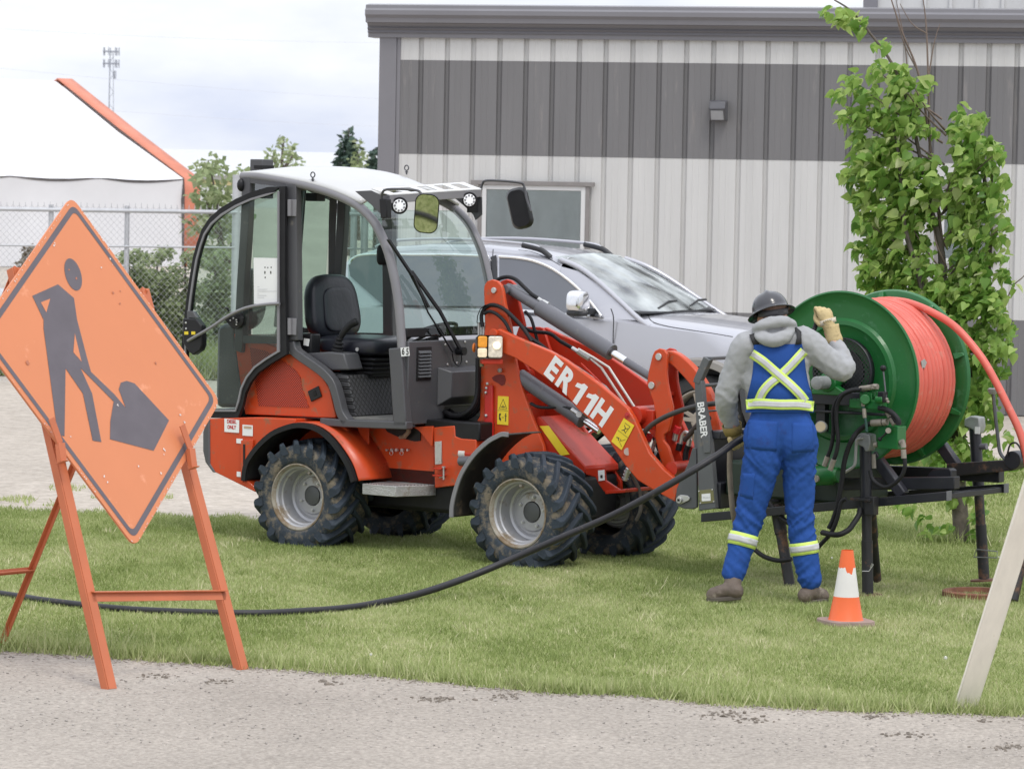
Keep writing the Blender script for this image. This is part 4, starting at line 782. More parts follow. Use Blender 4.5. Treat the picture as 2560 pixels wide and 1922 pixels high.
# tower edge plate with bolts, window, sticker
P(zD, [(1195, 600), (1265, 590), (1268, 1070), (1255, 1075), (1190, 1085)], .475, .497, 'mast_edge_plate', mat('loader_red', (.50, .018, .012), .35, var=.06), .006)
for p_ in ((1222, 575), (1213, 615), (1208, 655), (1210, 862)): MB().ball(Q(zD, p_, .47), .011, 8).build('bolt', Mzinc, loader)
P(zD, [(1262, 520), (1290, 500), (1340, 488), (1375, 500), (1386, 540), (1375, 580), (1350, 592), (1320, 570), (1275, 545)], .4965, .4995, 'mast_window', mat('recess', (.16, .012, .008), .6), 0)
def hazard(z, quad, y, kind=0, t=.0025):
    st = plate(z, quad, y, 'warning_sticker', Myel, t)
    a, b_, c_, d_ = [Vector(z(*p)+(0,)) for p in quad]
    def at(s_, r_): q = a.lerp(b_, s_).lerp(d_.lerp(c_, s_), r_); return TL.side(q.x, q.y, y-t-.0012)
    mb = MB(); LW = .0022
    def ln(pts, closed=False, w_=LW): mb.bar([at(*p) for p in pts], (0, 1, 0), w_, .001, closed)
    if kind == 0:
        ln([(.5, .10), (.15, .44), (.85, .44)], True); ln([(.03, .5), (.97, .5)], w_=.0015); ln([(.30, .37), (.70, .37)], w_=.004); ln([(.5, .30), (.5, .40)], w_=.004)
        mb.add([at(*p) for p in ((.15, .62), (.32, .60), (.30, .68), (.22, .72), (.34, .80), (.34, .88), (.15, .82))], [tuple(range(7))]); ln([(.40, .745), (.62, .745)]); ln([(.76, .62), (.76, .88)], w_=.006); ln([(.66, .68), (.86, .68)], w_=.003); mb.ball(at(.76, .61), .004, 6)
    else:
        ln([(.03, .5), (.97, .5)], w_=.0015); ln([(.25, .12), (.75, .12), (.65, .40)]); ln([(.3, .2), (.5, .28), (.7, .22)], w_=.004); ln([(.5, .28), (.45, .36), (.3, .42)], w_=.005); ln([(.46, .36), (.68, .42)], w_=.004); ln([(.2, .75), (.4, .72), (.45, .8)], w_=.006); ln([(.55, .8), (.9, .6)], w_=.0018); ln([(.55, .8), (.88, .9)], w_=.0018); mb.ball(at(.57, .72), .004, 6)
    mb.build('pictogram', Mink, st, smooth=0, weld=False); return st
hazard(zD, [(1317, 685), (1413, 690), (1410, 948), (1310, 940)], .4985)
# lift arms
armU = [(1247, 822), (1288, 842), (1374, 878), (1410, 898), (1457, 931), (1498, 961), (1535, 992), (1568, 1020), (1583, 1044), (1597, 1074), (1610, 1103), (1624, 1134), (1657, 1172), (1697, 1206)]
armL = [(1687, 1254), (1635, 1226), (1593, 1200), (1563, 1164), (1524, 1106), (1485, 1058), (1443, 1022), (1402, 972), (1335, 925), (1285, 894), (1258, 884), (1240, 880), (1227, 868), (1222, 850), (1230, 832)]
arm = sp(zI, armU+armL, .42)
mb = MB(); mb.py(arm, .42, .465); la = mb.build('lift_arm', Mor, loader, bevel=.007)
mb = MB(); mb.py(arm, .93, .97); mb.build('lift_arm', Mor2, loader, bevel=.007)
pin(zE, (205, 700), .42, .03, .40, Mor); 
pin(zF, (680, 716), .42, .020, .417, Mred, 'bore'); MB().cyl(Q(zF, (682, 1042), .4195), Q(zF, (682, 1042), .4165), .024, 20).build('bore', mat('bore_view', (.45, .36, .32), .8), la)
mb = MB(); c0 = Q(zF, (740, 720), .465); mb.cyl(c0, Vector((c0.x, .93, c0.z)), .06, 20); mb.build('arm_cross_tube', Mor2, loader, smooth=60); mb = MB(); c0 = Q(zF, (1100, 1200), .465); mb.cyl(Vector((c0.x-.02, .465, c0.z)), Vector((c0.x-.02, .93, c0.z)), .045, 20); mb.build('arm_cross_tube', Mor2, loader, smooth=60)
mb = MB(); c1 = Q(zF, (790, 695), .5); mb.box((c1.x-.07, .52, c1.z-.10), (c1.x+.09, .62, c1.z+.02)); mb.build('cross_tube_bracket', Mor2, loader, bevel=.004)
LX_ = (TL.side(*zE(1165, 1436), .4)-TL.side(*zE(725, 1015), .4)).normalized(); LY_ = Vector((-LX_.z, 0, LX_.x)); m1_ = MB()
for ch, p_ in (('E', (728, 1022)), ('R', (838, 1124)), ('1', (958, 1228)), ('1', (1058, 1322)), ('H', (1166, 1422))):
    c_ = TL.side(*zE(*p_), .4185)
    if ch != '1': text('arm_lettering', ch, Mwhite, basis(c_, LX_, LY_), .198, la, .0085, 0, .0008, .90)
    else:
        g_ = [(.055, -.5), (.055, .20), (-.20, .10), (-.20, .30), (-.02, .38), (.07, .5), (.28, .5), (.28, -.5)]; MB().loops([c_+LX_*(a-.04)*.17+LY_*b_*.146+Vector((0, .001, 0)) for a, b_ in g_], [c_+LX_*(a-.04)*.17+LY_*b_*.146-Vector((0, .0008, 0)) for a, b_ in g_]).build('arm_lettering', Mwhite, la, smooth=0)
hazard(zF, [(648, 740), (742, 808), (628, 1028), (535, 950)], .4175, 1)
P(zE, [(975, 835+130), (985, 870+95), (1400, 1378), (1380, 1385)], .466, .475, 'arm_trim', Mor2, 0)
# lower lift cylinders
def cyl2(z, a, b_, y, r1, r2, f=.62, m=Mcylg, name='lift_cylinder'):
    A_ = Q(z, a, y); B_ = Q(z, b_, y); M_ = A_.lerp(B_, f); mb = MB(); mb.lathe([(0, r1*.9), (.004, r1), ((M_-A_).length-.03, r1), ((M_-A_).length-.028, r1*1.08), ((M_-A_).length, r1*1.08), ((M_-A_).length+.002, r2)], A_, B_-A_, 20); o = mb.build(name, m, loader, smooth=40); MB().cyl(M_, B_, r2, 14).build('piston_rod', Mrod, o); return o
cyl2(zE, (430, 1085), (1150, 1580), .56, .052, .022, .80)
mb = MB(); A_ = Q(zE, (430, 1110), .60); mb.cyl(A_+Vector((-.06, -.05, .02)), A_+Vector((-.06, .2, .02)), .04, 12); mb.build('cylinder_pivot', Mor2, loader)
mb = MB(); mb.tube(cr([Q(zE, p, .52) for p in ((530, 1330), (600, 1362), (700, 1368), (800, 1360), (880, 1375), (905, 1388))], 5), .0105, 8); mb.build('hydraulic_hose', Mbk, loader)
mb = MB(); mb.tube([Q(zE, (900, 1385), .52), Q(zE, (960, 1425), .52)], .014, 8); mb.cyl(Q(zE, (965, 1430), .53), Q(zE, (965, 1430), .49), .019, 10); mb.build('hose_fitting', Mzinc, loader)
q = [Q(zF, (340, 870), .7), Q(zF, (420, 815), .7)]; MB().tube(q, .012, 8).build('bright_pipe', Mrod, loader)
# tilt cylinder between the mast plates
A_ = Q(zE, (345, 300), .595); B_ = Q(zE, (600, 492), .595); B2 = Q(zE, (1262, 905), .595); E_ = Q(zF, (890, 430), .595)
ax = (B2-B_).normalized(); L1 = (B_-A_).length; L2 = (B2-B_).length; r_a = .036; r_b = .0545
mb = MB(); mb.lathe([(-.03, .028), (0, r_a), (L1-.01, r_a)], A_, ax, 24); A0 = A_+ax*(L1-.012); mb.lathe([(0, r_a), (.006, r_b-.004), (.010, r_b), (L2-.03, r_b), (L2-.028, r_b*1.0), (L2, r_b), (L2+.001, r_b*.75), (L2-.004, .028)], A0, ax, 28)
mb.cyl(A_+Vector((0, -.06, 0)), A_+Vector((0, .06, 0)), .03, 14); tcy = mb.build('tilt_cylinder', Mcylg, loader, smooth=35)
Bend = A0+ax*(L2); rl = (E_-Bend).length; MB().cyl(Bend-ax*.02, Bend+ax*(.12), .026, 16).build('piston_rod', Mrod, tcy); MB().cyl(Bend+ax*.12, Bend+ax*(rl+.03), .0265, 16).build('rod_sleeve', Mcylg, tcy)
# pipework on top of the tilt cylinder
mb = MB(); mb.tube(cr([Q(zE, p, .60) for p in ((690, 430), (760, 485), (900, 585), (1100, 720), (1215, 770), (1250, 800))], 5), .0075, 8); mb.build('oil_pipe', Mcylg, tcy)
mb = MB(); mb.tube(cr([Q(zE, p, .60) for p in ((215, 230), (260, 200), (330, 190), (400, 215), (470, 280), (540, 345), (600, 382))], 5), .013, 10); mb.build('hydraulic_hose', Mbk, loader)
mb = MB(); mb.tube([Q(zE, (590, 378), .60), Q(zE, (640, 412), .60)], .0125, 8); mb.tube([Q(zE, (640, 412), .60), Q(zE, (690, 440), .60)], .0175, 6); mb.build('hose_fitting', Mzinc, loader)
# hoses over the mast and down the front
for pts, y, r in ((((95, 640), (85, 540), (120, 468), (190, 440), (290, 480), (390, 570), (470, 660), (540, 770)), .49, .0125), (((110, 520), (160, 500), (230, 530), (300, 600), (350, 700)), .475, .0115), (((140, 450), (260, 465), (370, 555), (450, 640), (530, 740), (620, 800), (690, 860)), .51, .0125), (((480, 500), (530, 560), (560, 650), (590, 770)), .70, .011), (((430, 620), (540, 680), (700, 700), (800, 770), (905, 830)), .70, .0125)):
    mb = MB(); mb.tube(cr([Q(zE, p, y) for p in pts], 5), r, 9); mb.build('hydraulic_hose', Mbk, loader)
mb = MB(); mb.grid([[Q(zE, p, y) for y in (.47, .56)] for p in ((45, 605), (50, 540), (75, 480), (115, 445), (140, 440))]); mb.build('hose_cover', Mblk, loader, solid=.006)
for dx in (0, 22, 44): MB().tube([Q(zE, (60+dx, 600), .52), Q(zE, (60+dx, 715), .52)], .0085, 7).build('spring_guard', Mzinc, loader)
for pts in (((690, 860), (740, 890), (800, 925), (840, 945)), ((905, 830), (960, 865), (1060, 930))):
    q = [Q(zE, p, .52 if pts[0][0] < 800 else .70) for p in pts]; mb = MB(); mb.tube(q[:2], .013, 8); mb.tube(q[1:3], .017, 6); mb.tube(q[2:], .012, 8); mb.build('hose_fitting', Mzinc, loader)
Mpipe = mat('zinc_pipe', (.62, .60, .55), .35, .4, var=.05)
for pts in (((960, 840), (1100, 920), (1235, 1005), (1490, 1400)), ((1000, 880), (1080, 935), (1165, 1005), (1405, 1370))):
    MB().tube(cr([Q(zE, p, .71) for p in pts][:2], 2)+cr([Q(zE, p, .71) for p in pts][1:], 1)[1:], .0085, 8).build('oil_pipe', Mpipe, loader)
# bellcrank (two plates) and link
bc = [(905, 175), (925, 135), (965, 112), (1010, 122), (1038, 160), (1032, 330), (1040, 420), (1060, 520), (1088, 640), (1080, 740), (1050, 860), (1010, 890), (1005, 940), (1050, 1000), (1110, 1190), (1060, 1230), (1000, 1190), (960, 1050), (925, 900), (938, 760), (915, 600), (870, 480), (856, 420), (870, 320)]
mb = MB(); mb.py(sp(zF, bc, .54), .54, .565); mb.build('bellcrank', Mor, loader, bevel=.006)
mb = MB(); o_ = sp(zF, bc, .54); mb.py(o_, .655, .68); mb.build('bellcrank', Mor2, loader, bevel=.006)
q0 = Q(zF, (970, 360), .565); mb = MB(); mb.box((q0.x, .565, q0.z-.12), (q0.x+.06, .655, q0.z-.10)); mb.box((q0.x+.02, .565, q0.z-.3), (q0.x+.04, .655, q0.z-.10)); mb.build('bellcrank_web', Mor2, loader)
pin(zF, (968, 187), .54, .0225, .528); pin(zF, (903, 445), .54, .0225, .528)
link = cr([Q(zF, p, .61) for p in ((975, 185), (1100, 195), (1220, 290), (1330, 420), (1420, 570), (1480, 760), (1530, 960))], 5)
mb = MB(); mb.bar(link, (0, 1, 0), [.06+.035*math.sin(PI*min(1, k/(len(link)-1)*1.3)) for k in range(len(link))], .06); mb.build('tilt_link', Mor, loader, bevel=.008)
# quick coupler
P(zF, [(1180, 960), (1220, 920), (1262, 1005), (1235, 1120), (1190, 1190), (1120, 1330), (1050, 1240), (1100, 1150), (1150, 1050)], .69, .72, 'coupler_plate', mat('coupler_red', (.48, .02, .012), .35, var=.06), .006)
P(zF, [(1265, 1010), (1300, 1005), (1310, 1545), (1270, 1562), (1190, 1558), (1130, 1535), (1112, 1490), (1122, 1380), (1165, 1280), (1225, 1150)], .405, .425, 'coupler_side', Mcpl, .006)
P(zF, [(1280, 850), (1312, 845), (1318, 1060), (1282, 1070)], .43, .47, 'coupler_post', Mcpl, .004)
q = Q(zF, (1160, 1478), .40); mb = MB(); mb.py([Q(zF, p, .40) for p in ((1130, 1470), (1140, 1445), (1165, 1432), (1225, 1438), (1248, 1458), (1245, 1478), (1200, 1500), (1165, 1515), (1140, 1505))], .392, .404); mb.cyl(q+Vector((0, -.008, 0)), q+Vector((0, -.022, 0)), .02, 16); mb.build('lock_flange', Mzinc, loader, bevel=.002); MB().cyl(q+Vector((0, -.0225, 0)), q+Vector((0, -.0245, 0)), .011, 4).build('lock_socket', Mblk, loader)
# capped couplings and stub hoses
for dx, dy, y in ((0, 0, .60), (255, -70, .66)):
    mb = MB(); mb.tube([Q(zF, (865+dx, 935+dy), y), Q(zF, (850+dx, 1010+dy), y)], .017, 10); mb.tube(cr([Q(zF, (905+dx, 1040+dy), y), Q(zF, (925+dx, 960+dy), y), Q(zF, (950+dx, 938+dy), y), Q(zF, (985+dx, 958+dy), y), Q(zF, (988+dx, 1000+dy), y)], 4), .0125, 8); mb.tube([Q(zF, (988+dx, 1000+dy), y), Q(zF, (975+dx, 1060+dy), y)], .017, 8); mb.build('coupling', Mzinc, loader, smooth=50)
    MB().tube([Q(zF, (862+dx, 945+dy), y), Q(zF, (885+dx, 885+dy), y)], .024, 12).build('dust_cap', mat('cap_red', (.65, .03, .04), .4), loader, bevel=.003)
    MB().tube([Q(zF, (900+dx, 1040+dy), y), Q(zF, (885+dx, 1100+dy), y)], .02, 10).build('rubber_sleeve', Mbk, loader)
    MB().tube(cr([Q(zF, (975+dx, 1055+dy), y), Q(zF, (955+dx, 1110+dy), y), Q(zF, (950+dx, 1200+dy), y), Q(zF, (965+dx, 1260+dy), y)], 4), .018, 10).build('hydraulic_hose', Mbk, loader)
q = [Q(zF, (690, 1195), .60), Q(zF, (655, 1300), .60)]; mb = MB(); mb.tube(q, .018, 10); 
for k in range(3): c_ = q[0].lerp(q[1], .25+.28*k); mb.tube([c_, c_.lerp(q[1], .12)], .022, 10)
mb.build('coupling', Mzinc, loader); MB().tube(cr([Q(zF, (680, 1190), .62), Q(zF, (740, 1290), .66), Q(zF, (790, 1400), .68), Q(zF, (800, 1560), .66), Q(zF, (760, 1661), .66)], 4), .012, 8).build('hydraulic_hose', mat('worn_hose', (.10, .09, .08), .8), loader)
# headlamp on its bracket
Cl = Q(zD, (1243, 243), .34); n_ = Vector((.72, -.69, 0)); u_ = Vector((.69, .72, 0)); v_ = Vector((0, 0, 1)); hw2, hh2 = .084, .076
mb = MB(); A_ = rrect(Cl, u_, v_, 2*hw2, 2*hh2, .018); B_ = rrect(Cl-n_*.05-u_*.01, u_, v_, 1.8*hw2, 1.8*hh2, .02); C_ = rrect(Cl-n_*.085-u_*.01, u_, v_, .8*hw2, 1.0*hh2, .02); n__ = len(A_)
mb.loops(A_, B_, False); mb.loops(B_, C_, True); hl = mb.build('headlamp', Mcylg, loader, bevel=.003)
mb = MB(); mb.loops(rrect(Cl+n_*.001+u_*.037, u_, v_, .094, .140, .014), rrect(Cl+n_*.010+u_*.037, u_, v_, .086, .130, .014)); 
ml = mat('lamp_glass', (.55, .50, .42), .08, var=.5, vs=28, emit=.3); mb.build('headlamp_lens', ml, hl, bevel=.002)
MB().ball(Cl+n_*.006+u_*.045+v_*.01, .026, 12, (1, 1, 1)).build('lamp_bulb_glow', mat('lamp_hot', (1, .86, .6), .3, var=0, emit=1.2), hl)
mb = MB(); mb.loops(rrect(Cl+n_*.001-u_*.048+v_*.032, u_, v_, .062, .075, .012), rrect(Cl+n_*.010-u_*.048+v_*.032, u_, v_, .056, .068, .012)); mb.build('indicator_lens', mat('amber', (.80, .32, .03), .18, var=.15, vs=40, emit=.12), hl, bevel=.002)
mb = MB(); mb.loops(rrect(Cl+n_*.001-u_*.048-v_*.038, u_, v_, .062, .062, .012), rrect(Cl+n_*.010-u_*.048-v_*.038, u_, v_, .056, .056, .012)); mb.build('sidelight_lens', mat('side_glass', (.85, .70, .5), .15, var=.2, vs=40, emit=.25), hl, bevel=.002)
mb = MB(); c_ = Cl-n_*.04-v_*(hh2+.035); mb.loops([c_+u_*a+n_*b_ for a, b_ in ((-.05, -.03), (.09, -.03), (.09, .03), (-.05, .03))], [c_+v_*.03+u_*a+n_*b_ for a, b_ in ((-.05, -.03), (.09, -.03), (.09, .03), (-.05, .03))]); mb.build('lamp_bracket', Mor2, hl, bevel=.003)
MB().ball(Q(zD, (1335, 455), .48), .016, 8).build('bolt', Mzinc, loader)
MB().ball(Q(zD, (1102, 250), .33), .018, 8, (.5, 1, 1.8)).build('side_repeater', mat('amber2', (.75, .2, .03), .3), loader)
MB().tube([Q(zD, (1170, 345), .40), Q(zD, (1172, 420), .40)], .013, 8).build('lamp_connector', mat('connector', (.2, .2, .1), .5), loader)
# hose bundle between cab and mast
mb = MB()
for k, (dx, dy, y) in enumerate(((0, 0, .50), (20, 6, .53), (-14, -12, .47), (36, 14, .57), (6, -26, .6))):
    mb2 = MB(); pth = cr([Q(zD, (1150+dx, 340), y), Q(zD, (1148+dx, 480), y), Q(zD, (1145+dx, 640), y), Q(zD, (1115+dx, 770+dy), y-.02), Q(zD, (1040+dx, 850+dy), y-.04), Q(zD, (940+dx, 878+dy), y-.02), Q(zD, (850+dx, 850+dy*2), y+.05)], 8)
    mb2.tube(pth, [.0145+.0012*(i % 2) for i in range(len(pth))], 8); mb2.build('hydraulic_hose', Mbk, loader)
mb = MB(); mb.box((xf-.02, .34, Q(zD, (900, 1000), .4).z-.05), (mast[-3].x+.12, .90, Q(zD, (900, 905), .4).z)); mb.build('joint_housing', Mblk, loader, bevel=.01)
mb = MB(); q = Q(zD, (1015, 1205), .36); mb.cyl(q+Vector((-.03, 0, 0)), q+Vector((.02, 0, 0)), .032, 16); mb.build('joint_bush', mat('bush_white', (.6, .58, .55), .5), loader); mb = MB(); mb.cyl(q+Vector((.02, 0, 0)), q+Vector((.16, 0, 0)), .027, 16); mb.build('steering_rod', Mor2, loader)
q = Q(zD, (1000, 1272), .34); MB().cyl(q+Vector((-.02, 0, 0)), q+Vector((.15, 0, .01)), .033, 16).build('hollow_tube', Mcylg, loader)
MB().box((xf+.1, .52, .42), (hubF.x+.05, .9, .58)).build('front_chassis', Mor2, loader, bevel=.01)
# front fender
zf_ = [(1100, 942), (1106, 810), (1150, 625), (1222, 440), (1350, 250), (1500, 108), (1600, 50), (1660, 24), (1730, 30)]
ar = cr(sp(zW, zf_, .0), 4)
for a, b_, e0 in ((.0, .36, 0), (.94, 1.30, 1.30)):
    mb = MB(); mb.grid([[(p.x, a+(b_-a)*k/4, p.z) for k in range(5)] for p in ar]); fd = mb.build('front_fender', mat('fender_black', (.030, .028, .026), .6, var=.3, vs=6, dirt=((.13, .095, .065), .22, 8)), loader, smooth=60, solid=.007)
    MB().bar([(p.x, e0, p.z) for p in ar], (0, 1, 0), .03, .014).build('fender_edge', Mgl_ if e0 == 0 else Mbk, fd, bevel=.003)  # near lip is grey: its highlight is put into the colour
# ================================================================ FORK FRAME + REEL CARRIER
RF = Frame(TL.wld((2.2, .6, 0)), 36.0); carr = RF.empty('reel_carrier')
tag(carr, 'black steel reel carrier on jack legs with green valves, behind the worker', 'reel carrier')
zL = zoom(1860, 700, 1.977); zM = zoom(2020, 860, 3.61); zN = zoom(1700, 920, 4.37)
def R(z, p, y): return RF.side(*z(*p), y-.6)
def RP(z, pts, y0, y1, name, m, bevel=.006, parent=carr, label=None):
    mb = MB(); mb.py([R(z, p, y0) for p in pts], y0-.6, y1-.6); o = mb.build(name, m, parent, bevel=bevel)
    if label: o['label'] = label
    return o
Mfb = mat('frame_black', (.012, .013, .018), .42, var=.25, vs=6, dirt=((.06, .05, .045), .05, 7)); Mfr = mat('leg_rusty', (.018, .018, .020), .55, var=.3, vs=5, dirt=((.16, .085, .05), .25, 9))
Mgn = mat('machine_green', (.010, .13, .025), .38, var=.12, vs=5, dirt=((.05, .16, .06), .1, 8), coat=.15); Mcap = mat('cap_steel', (.30, .31, .31), .5, .2, var=.2, vs=12)
Mfit = mat('fitting_worn', (.30, .27, .23), .6, .4, var=.2, vs=14)
# lettered fork uprights
upr = [(1285, 415), (1300, 402), (1345, 402), (1352, 430), (1366, 600), (1425, 905), (1481, 1556), (1324, 1576), (1308, 1000), (1292, 600)]
up1 = RP(zF, upr, .30, .345, 'fork_upright', Mcpl, .005)
RP(zF, [(1425, 905), (1428, 1050), (1370, 1055), (1362, 1000), (1350, 905)], .292, .2995, 'upright_cover', Mcpl, .002)
mb = MB(); mb.bar([R(zF, p, .32) for p in ((1318, 425), (1326, 395), (1412, 200))], (0, 1, 0), .050, .045); q0 = R(zF, (1412, 198), .32); q1 = R(zF, (1412, 198), .62); q1 = Vector((q1.x, 0, 0)); mb.build('upright_top', Mcpl, carr, bevel=.004)
qa = R(zF, (1415, 200), .32); mb = MB(); mb.box((qa.x-.025, -.28, qa.z-.012), (qa.x+.025, .08, qa.z+.008)); mb.build('top_rail', Mcpl, carr, bevel=.003)
mb = MB(); mb.bar([Vector((qa.x+.0, .07, qa.z)), Vector((qa.x+.06, .07, qa.z-.33)), Vector((qa.x+.2, .07, qa.z-.62))], (0, 1, 0), .045, .04); mb.build('fork_upright', Mcpl, carr, bevel=.004)
for p_, r_ in (((1350, 447), .011), ((1380, 680), .006)): q = R(zF, p_, .345); MB().tube([q, q+Vector((0, .34, 0))], r_, 8).build('tie_rod', Mcpl, carr)
a_, b_ = R(zF, (1337, 600), .2955), R(zF, (1372, 905), .2955); X_ = (b_-a_).normalized(); cT = a_.lerp(b_, .5)
text('upright_lettering', 'BRABER', Mwhite, basis(cT, X_, Vector((-X_.z, 0, X_.x))), .068, up1, .0018, 0, .0008, .93, .98)
text('registered_mark', '®', Mwhite, basis(R(zF, (1386, 915), .2985), X_, Vector((-X_.z, 0, X_.x))), .022, up1, .0004)
pl_ = RP(zF, [(1322, 1392), (1453, 1378), (1466, 1500), (1335, 1515)], .2965, .2995, 'type_plate', mat('brass_plate', (.21, .20, .10), .45, .4, var=.1), .001, up1)
RP(zF, [(1350, 1425), (1428, 1418), (1432, 1485), (1352, 1490)], .2945, .2962, 'type_label', Mwhite, 0, pl_); mb = MB()
for k in range(5): mb.py([R(zF, p, .2935) for p in ((1362+13*k, 1448), (1369+13*k, 1447), (1370+13*k, 1462), (1362+13*k, 1463))], .2935-.6, .2943-.6)
mb.build('type_label_print', Mgp, pl_, smooth=0)
for p_ in ((1327, 1400), (1447, 1386), (1460, 1494), (1340, 1508)): MB().ball(R(zF, p_, .296), .0055, 8).build('rivet', Mzinc, pl_)
# back plate and mounting channel behind the worker
xp = R(zN, (330, 900), .36).x; z0p = R(zN, (400, 1530), .36).z; z1p = R(zN, (330, 680), .36).z
mb = MB(); mb.box((xp, -.27, z0p), (xp+.03, .55, z1p)); mb.box((xp+.03, -.27, z0p), (xp+.10, .55, z0p+.16)); mb.box((xp+.03, -.27, z1p-.05), (xp+.09, .55, z1p)); mb.build('mounting_plate', Mfb, carr, bevel=.006)
MB().box((xp-.12, -.1, z0p+.02), (xp, .4, z1p-.1)).build('coupler_block', Mfb, carr)
# longitudinal rails
nb0 = R(zL, (340, 1147), .30); nb1 = R(zL, (1012, 1088), .30); nt1 = R(zL, (1012, 1043), .30); hN = nt1.z-nb1.z
dirB = (nb1-nb0).normalized(); st_ = nb1-dirB*((nb1.x-xp)/dirB.x)
for y, off, nm in ((.30, 0, 'side_rail'), (1.05, .045, 'side_rail')):
    e1 = nb1.copy() if y < .5 else R(zL, (1295, 1050), 1.05); s1 = st_+Vector((0, 0, off)); pts = [Vector((s1.x, 0, s1.z)), Vector((e1.x, 0, e1.z)), Vector((e1.x, 0, e1.z+hN)), Vector((s1.x, 0, s1.z+hN))]
    mb = MB(); mb.py(pts, y-.63, y-.58); mb.build(nm, Mfb, carr, bevel=.004)
    mb = MB(); mb.box((e1.x+.001, y-.635, e1.z-.002), (e1.x+.006, y-.575, e1.z+hN+.002)); mb.build('rail_end', mat('end_grey', (.12, .125, .135), .5), carr, bevel=.002)
mb = MB(); u0 = R(zL, (560, 1050), .36); u1 = R(zL, (1030, 1035), .36); mb.py([Vector((u0.x-.2, 0, u0.z)), Vector((u1.x, 0, u1.z)), Vector((u1.x, 0, u1.z+.075)), Vector((u0.x-.2, 0, u0.z+.07))], -.22, -.15); mb.build('upper_rail', Mfb, carr, bevel=.005)
mb = MB(); u1f = R(zL, (1275, 1000), 1.0); mb.py([Vector((u0.x-.2, 0, u0.z+.05)), Vector((u1f.x, 0, u1f.z)), Vector((u1f.x, 0, u1f.z+.075)), Vector((u0.x-.2, 0, u0.z+.12))], .36, .43); mb.build('upper_rail', Mfb, carr, bevel=.005)
for xx in (xp+.2, nb1.x-.32, nb1.x-.06): mb = MB(); zz = nb0.z+(xx-nb0.x)*dirB.z/dirB.x; mb.box((xx-.03, -.3, zz+.01), (xx+.03, .45, zz+hN-.01)); mb.build('cross_member', Mfb, carr, bevel=.004)
RP(zL, [(905, 965), (930, 935), (1010, 930), (1025, 940), (1025, 1000), (960, 1005), (900, 1000)], .55, .62, 'gusset', Mfb)
# diagonal braces
mb = MB(); mb.bar([R(zL, (640, 860), .36), R(zL, (790, 1065), .36)], (0, 1, 0), .07, .06); mb.build('brace', mat('brace_black', (.028, .028, .036), .35, var=.1), carr, bevel=.01)
mb = MB(); mb.bar([R(zL, (975, 815), 1.0), R(zL, (1050, 920), 1.0)], (0, 1, 0), .07, .06); mb.build('brace', MATS['brace_black'], carr, bevel=.01)
# arm with guide roller
mb = MB(); mb.py([R(zL, p, .95) for p in ((1020, 905), (1290, 888), (1380, 892), (1382, 925), (1340, 940), (1020, 972))], .30, .37); mb.build('roller_arm', Mfr, carr, bevel=.005)
q = R(zL, (1325, 890), .85); MB().cyl(q, q+Vector((0, .09, 0)), .055, 20).build('guide_roller', Mfb, carr, bevel=.004)
MB().tube(cr([R(zL, p, .86) for p in ((1232, 555), (1240, 650), (1255, 780), (1265, 850), (1290, 885))], 5), .011, 8).build('guide_rod', mat('rod_grey', (.10, .105, .11), .4, .5), carr)
q = R(zL, (1229, 548), .86); MB().lathe([(-.02, .018), (.0, .03), (.012, .031), (.018, .02)], q, (0, 0, 1), 14).build('rod_head', Mcap, carr); MB().cyl(q+Vector((0, 0, .015)), q+Vector((0, 0, .045)), .007, 8).build('rod_stub', Mgn, carr)
MB().tube(cr([R(zL, p, .84) for p in ((1300, 870), (1315, 815), (1345, 805), (1370, 840), (1378, 880))], 5), .006, 6).build('guard_loop', Mfb, carr)
# jacks
def jack(z, cap, base, y, name='jack'):
    c_, b_ = R(z, cap, y), R(z, base, y); ax = (b_-c_); q = bpy.data.objects.new(name, None); C.objects.link(q); q.parent = carr
    mb = MB(); f_ = c_.lerp(b_, .42); mb.lathe([(0, .036), ((f_-c_).length, .036)], c_, ax, 20); mb.build('outer_tube', Mfb, q)
    mb = MB(); mb.lathe([(0, .030), ((b_-f_).length*.38, .030), ((b_-f_).length*.38+.002, .034), ((b_-f_).length-.01, .034)], f_, ax, 18); mb.build('inner_tube', Mfr, q, smooth=30)
    mb = MB(); mb.lathe([(0, .085), (.012, .085)], b_-ax.normalized()*.006, ax, 20); mb.build('foot_plate', mat('foot_rust', (.16, .08, .055), .8, var=.3, vs=10), q)
    mb = MB(); X1, Z1 = c_.x, c_.z; mb.py([Vector((X1-.055, 0, Z1-.01)), Vector((X1-.05, 0, Z1+.035)), Vector((X1-.01, 0, Z1+.055)), Vector((X1+.05, 0, Z1+.05)), Vector((X1+.058, 0, Z1-.01)), Vector((X1+.045, 0, Z1-.05)), Vector((X1+.02, 0, Z1-.055)), Vector((X1+.01, 0, Z1-.03)), Vector((X1-.02, 0, Z1-.02))], c_.y-.04, c_.y+.04); mb.build('jack_cap', Mcap, q, bevel=.008)
    return q, c_, b_
j1, c_, b_ = jack(zL, (600, 800), (612, 1556), .255)
MB().tube(cr([R(zM, p, .20) for p in ((500, 850), (465, 852), (440, 880), (432, 960), (425, 1070), (405, 1110), (360, 1140), (322, 1160))], 4), .0095, 8).build('crank_handle', mat('crank_grey', (.34, .34, .33), .5, .3), j1)
mb = MB(); q = R(zL, (604, 1082), .255); mb.box((q.x-.075, q.y-.06, q.z-.008), (q.x+.06, q.y+.06, q.z+.008)); mb.build('jack_flange', Mfr, j1, bevel=.002); q2 = R(zL, (632, 1110), .24)
MB().box((q2.x-.035, q2.y-.03, q2.z-.06), (q2.x+.03, q2.y+.03, q2.z+.05)).build('jack_bracket', Mfr, j1, bevel=.004)
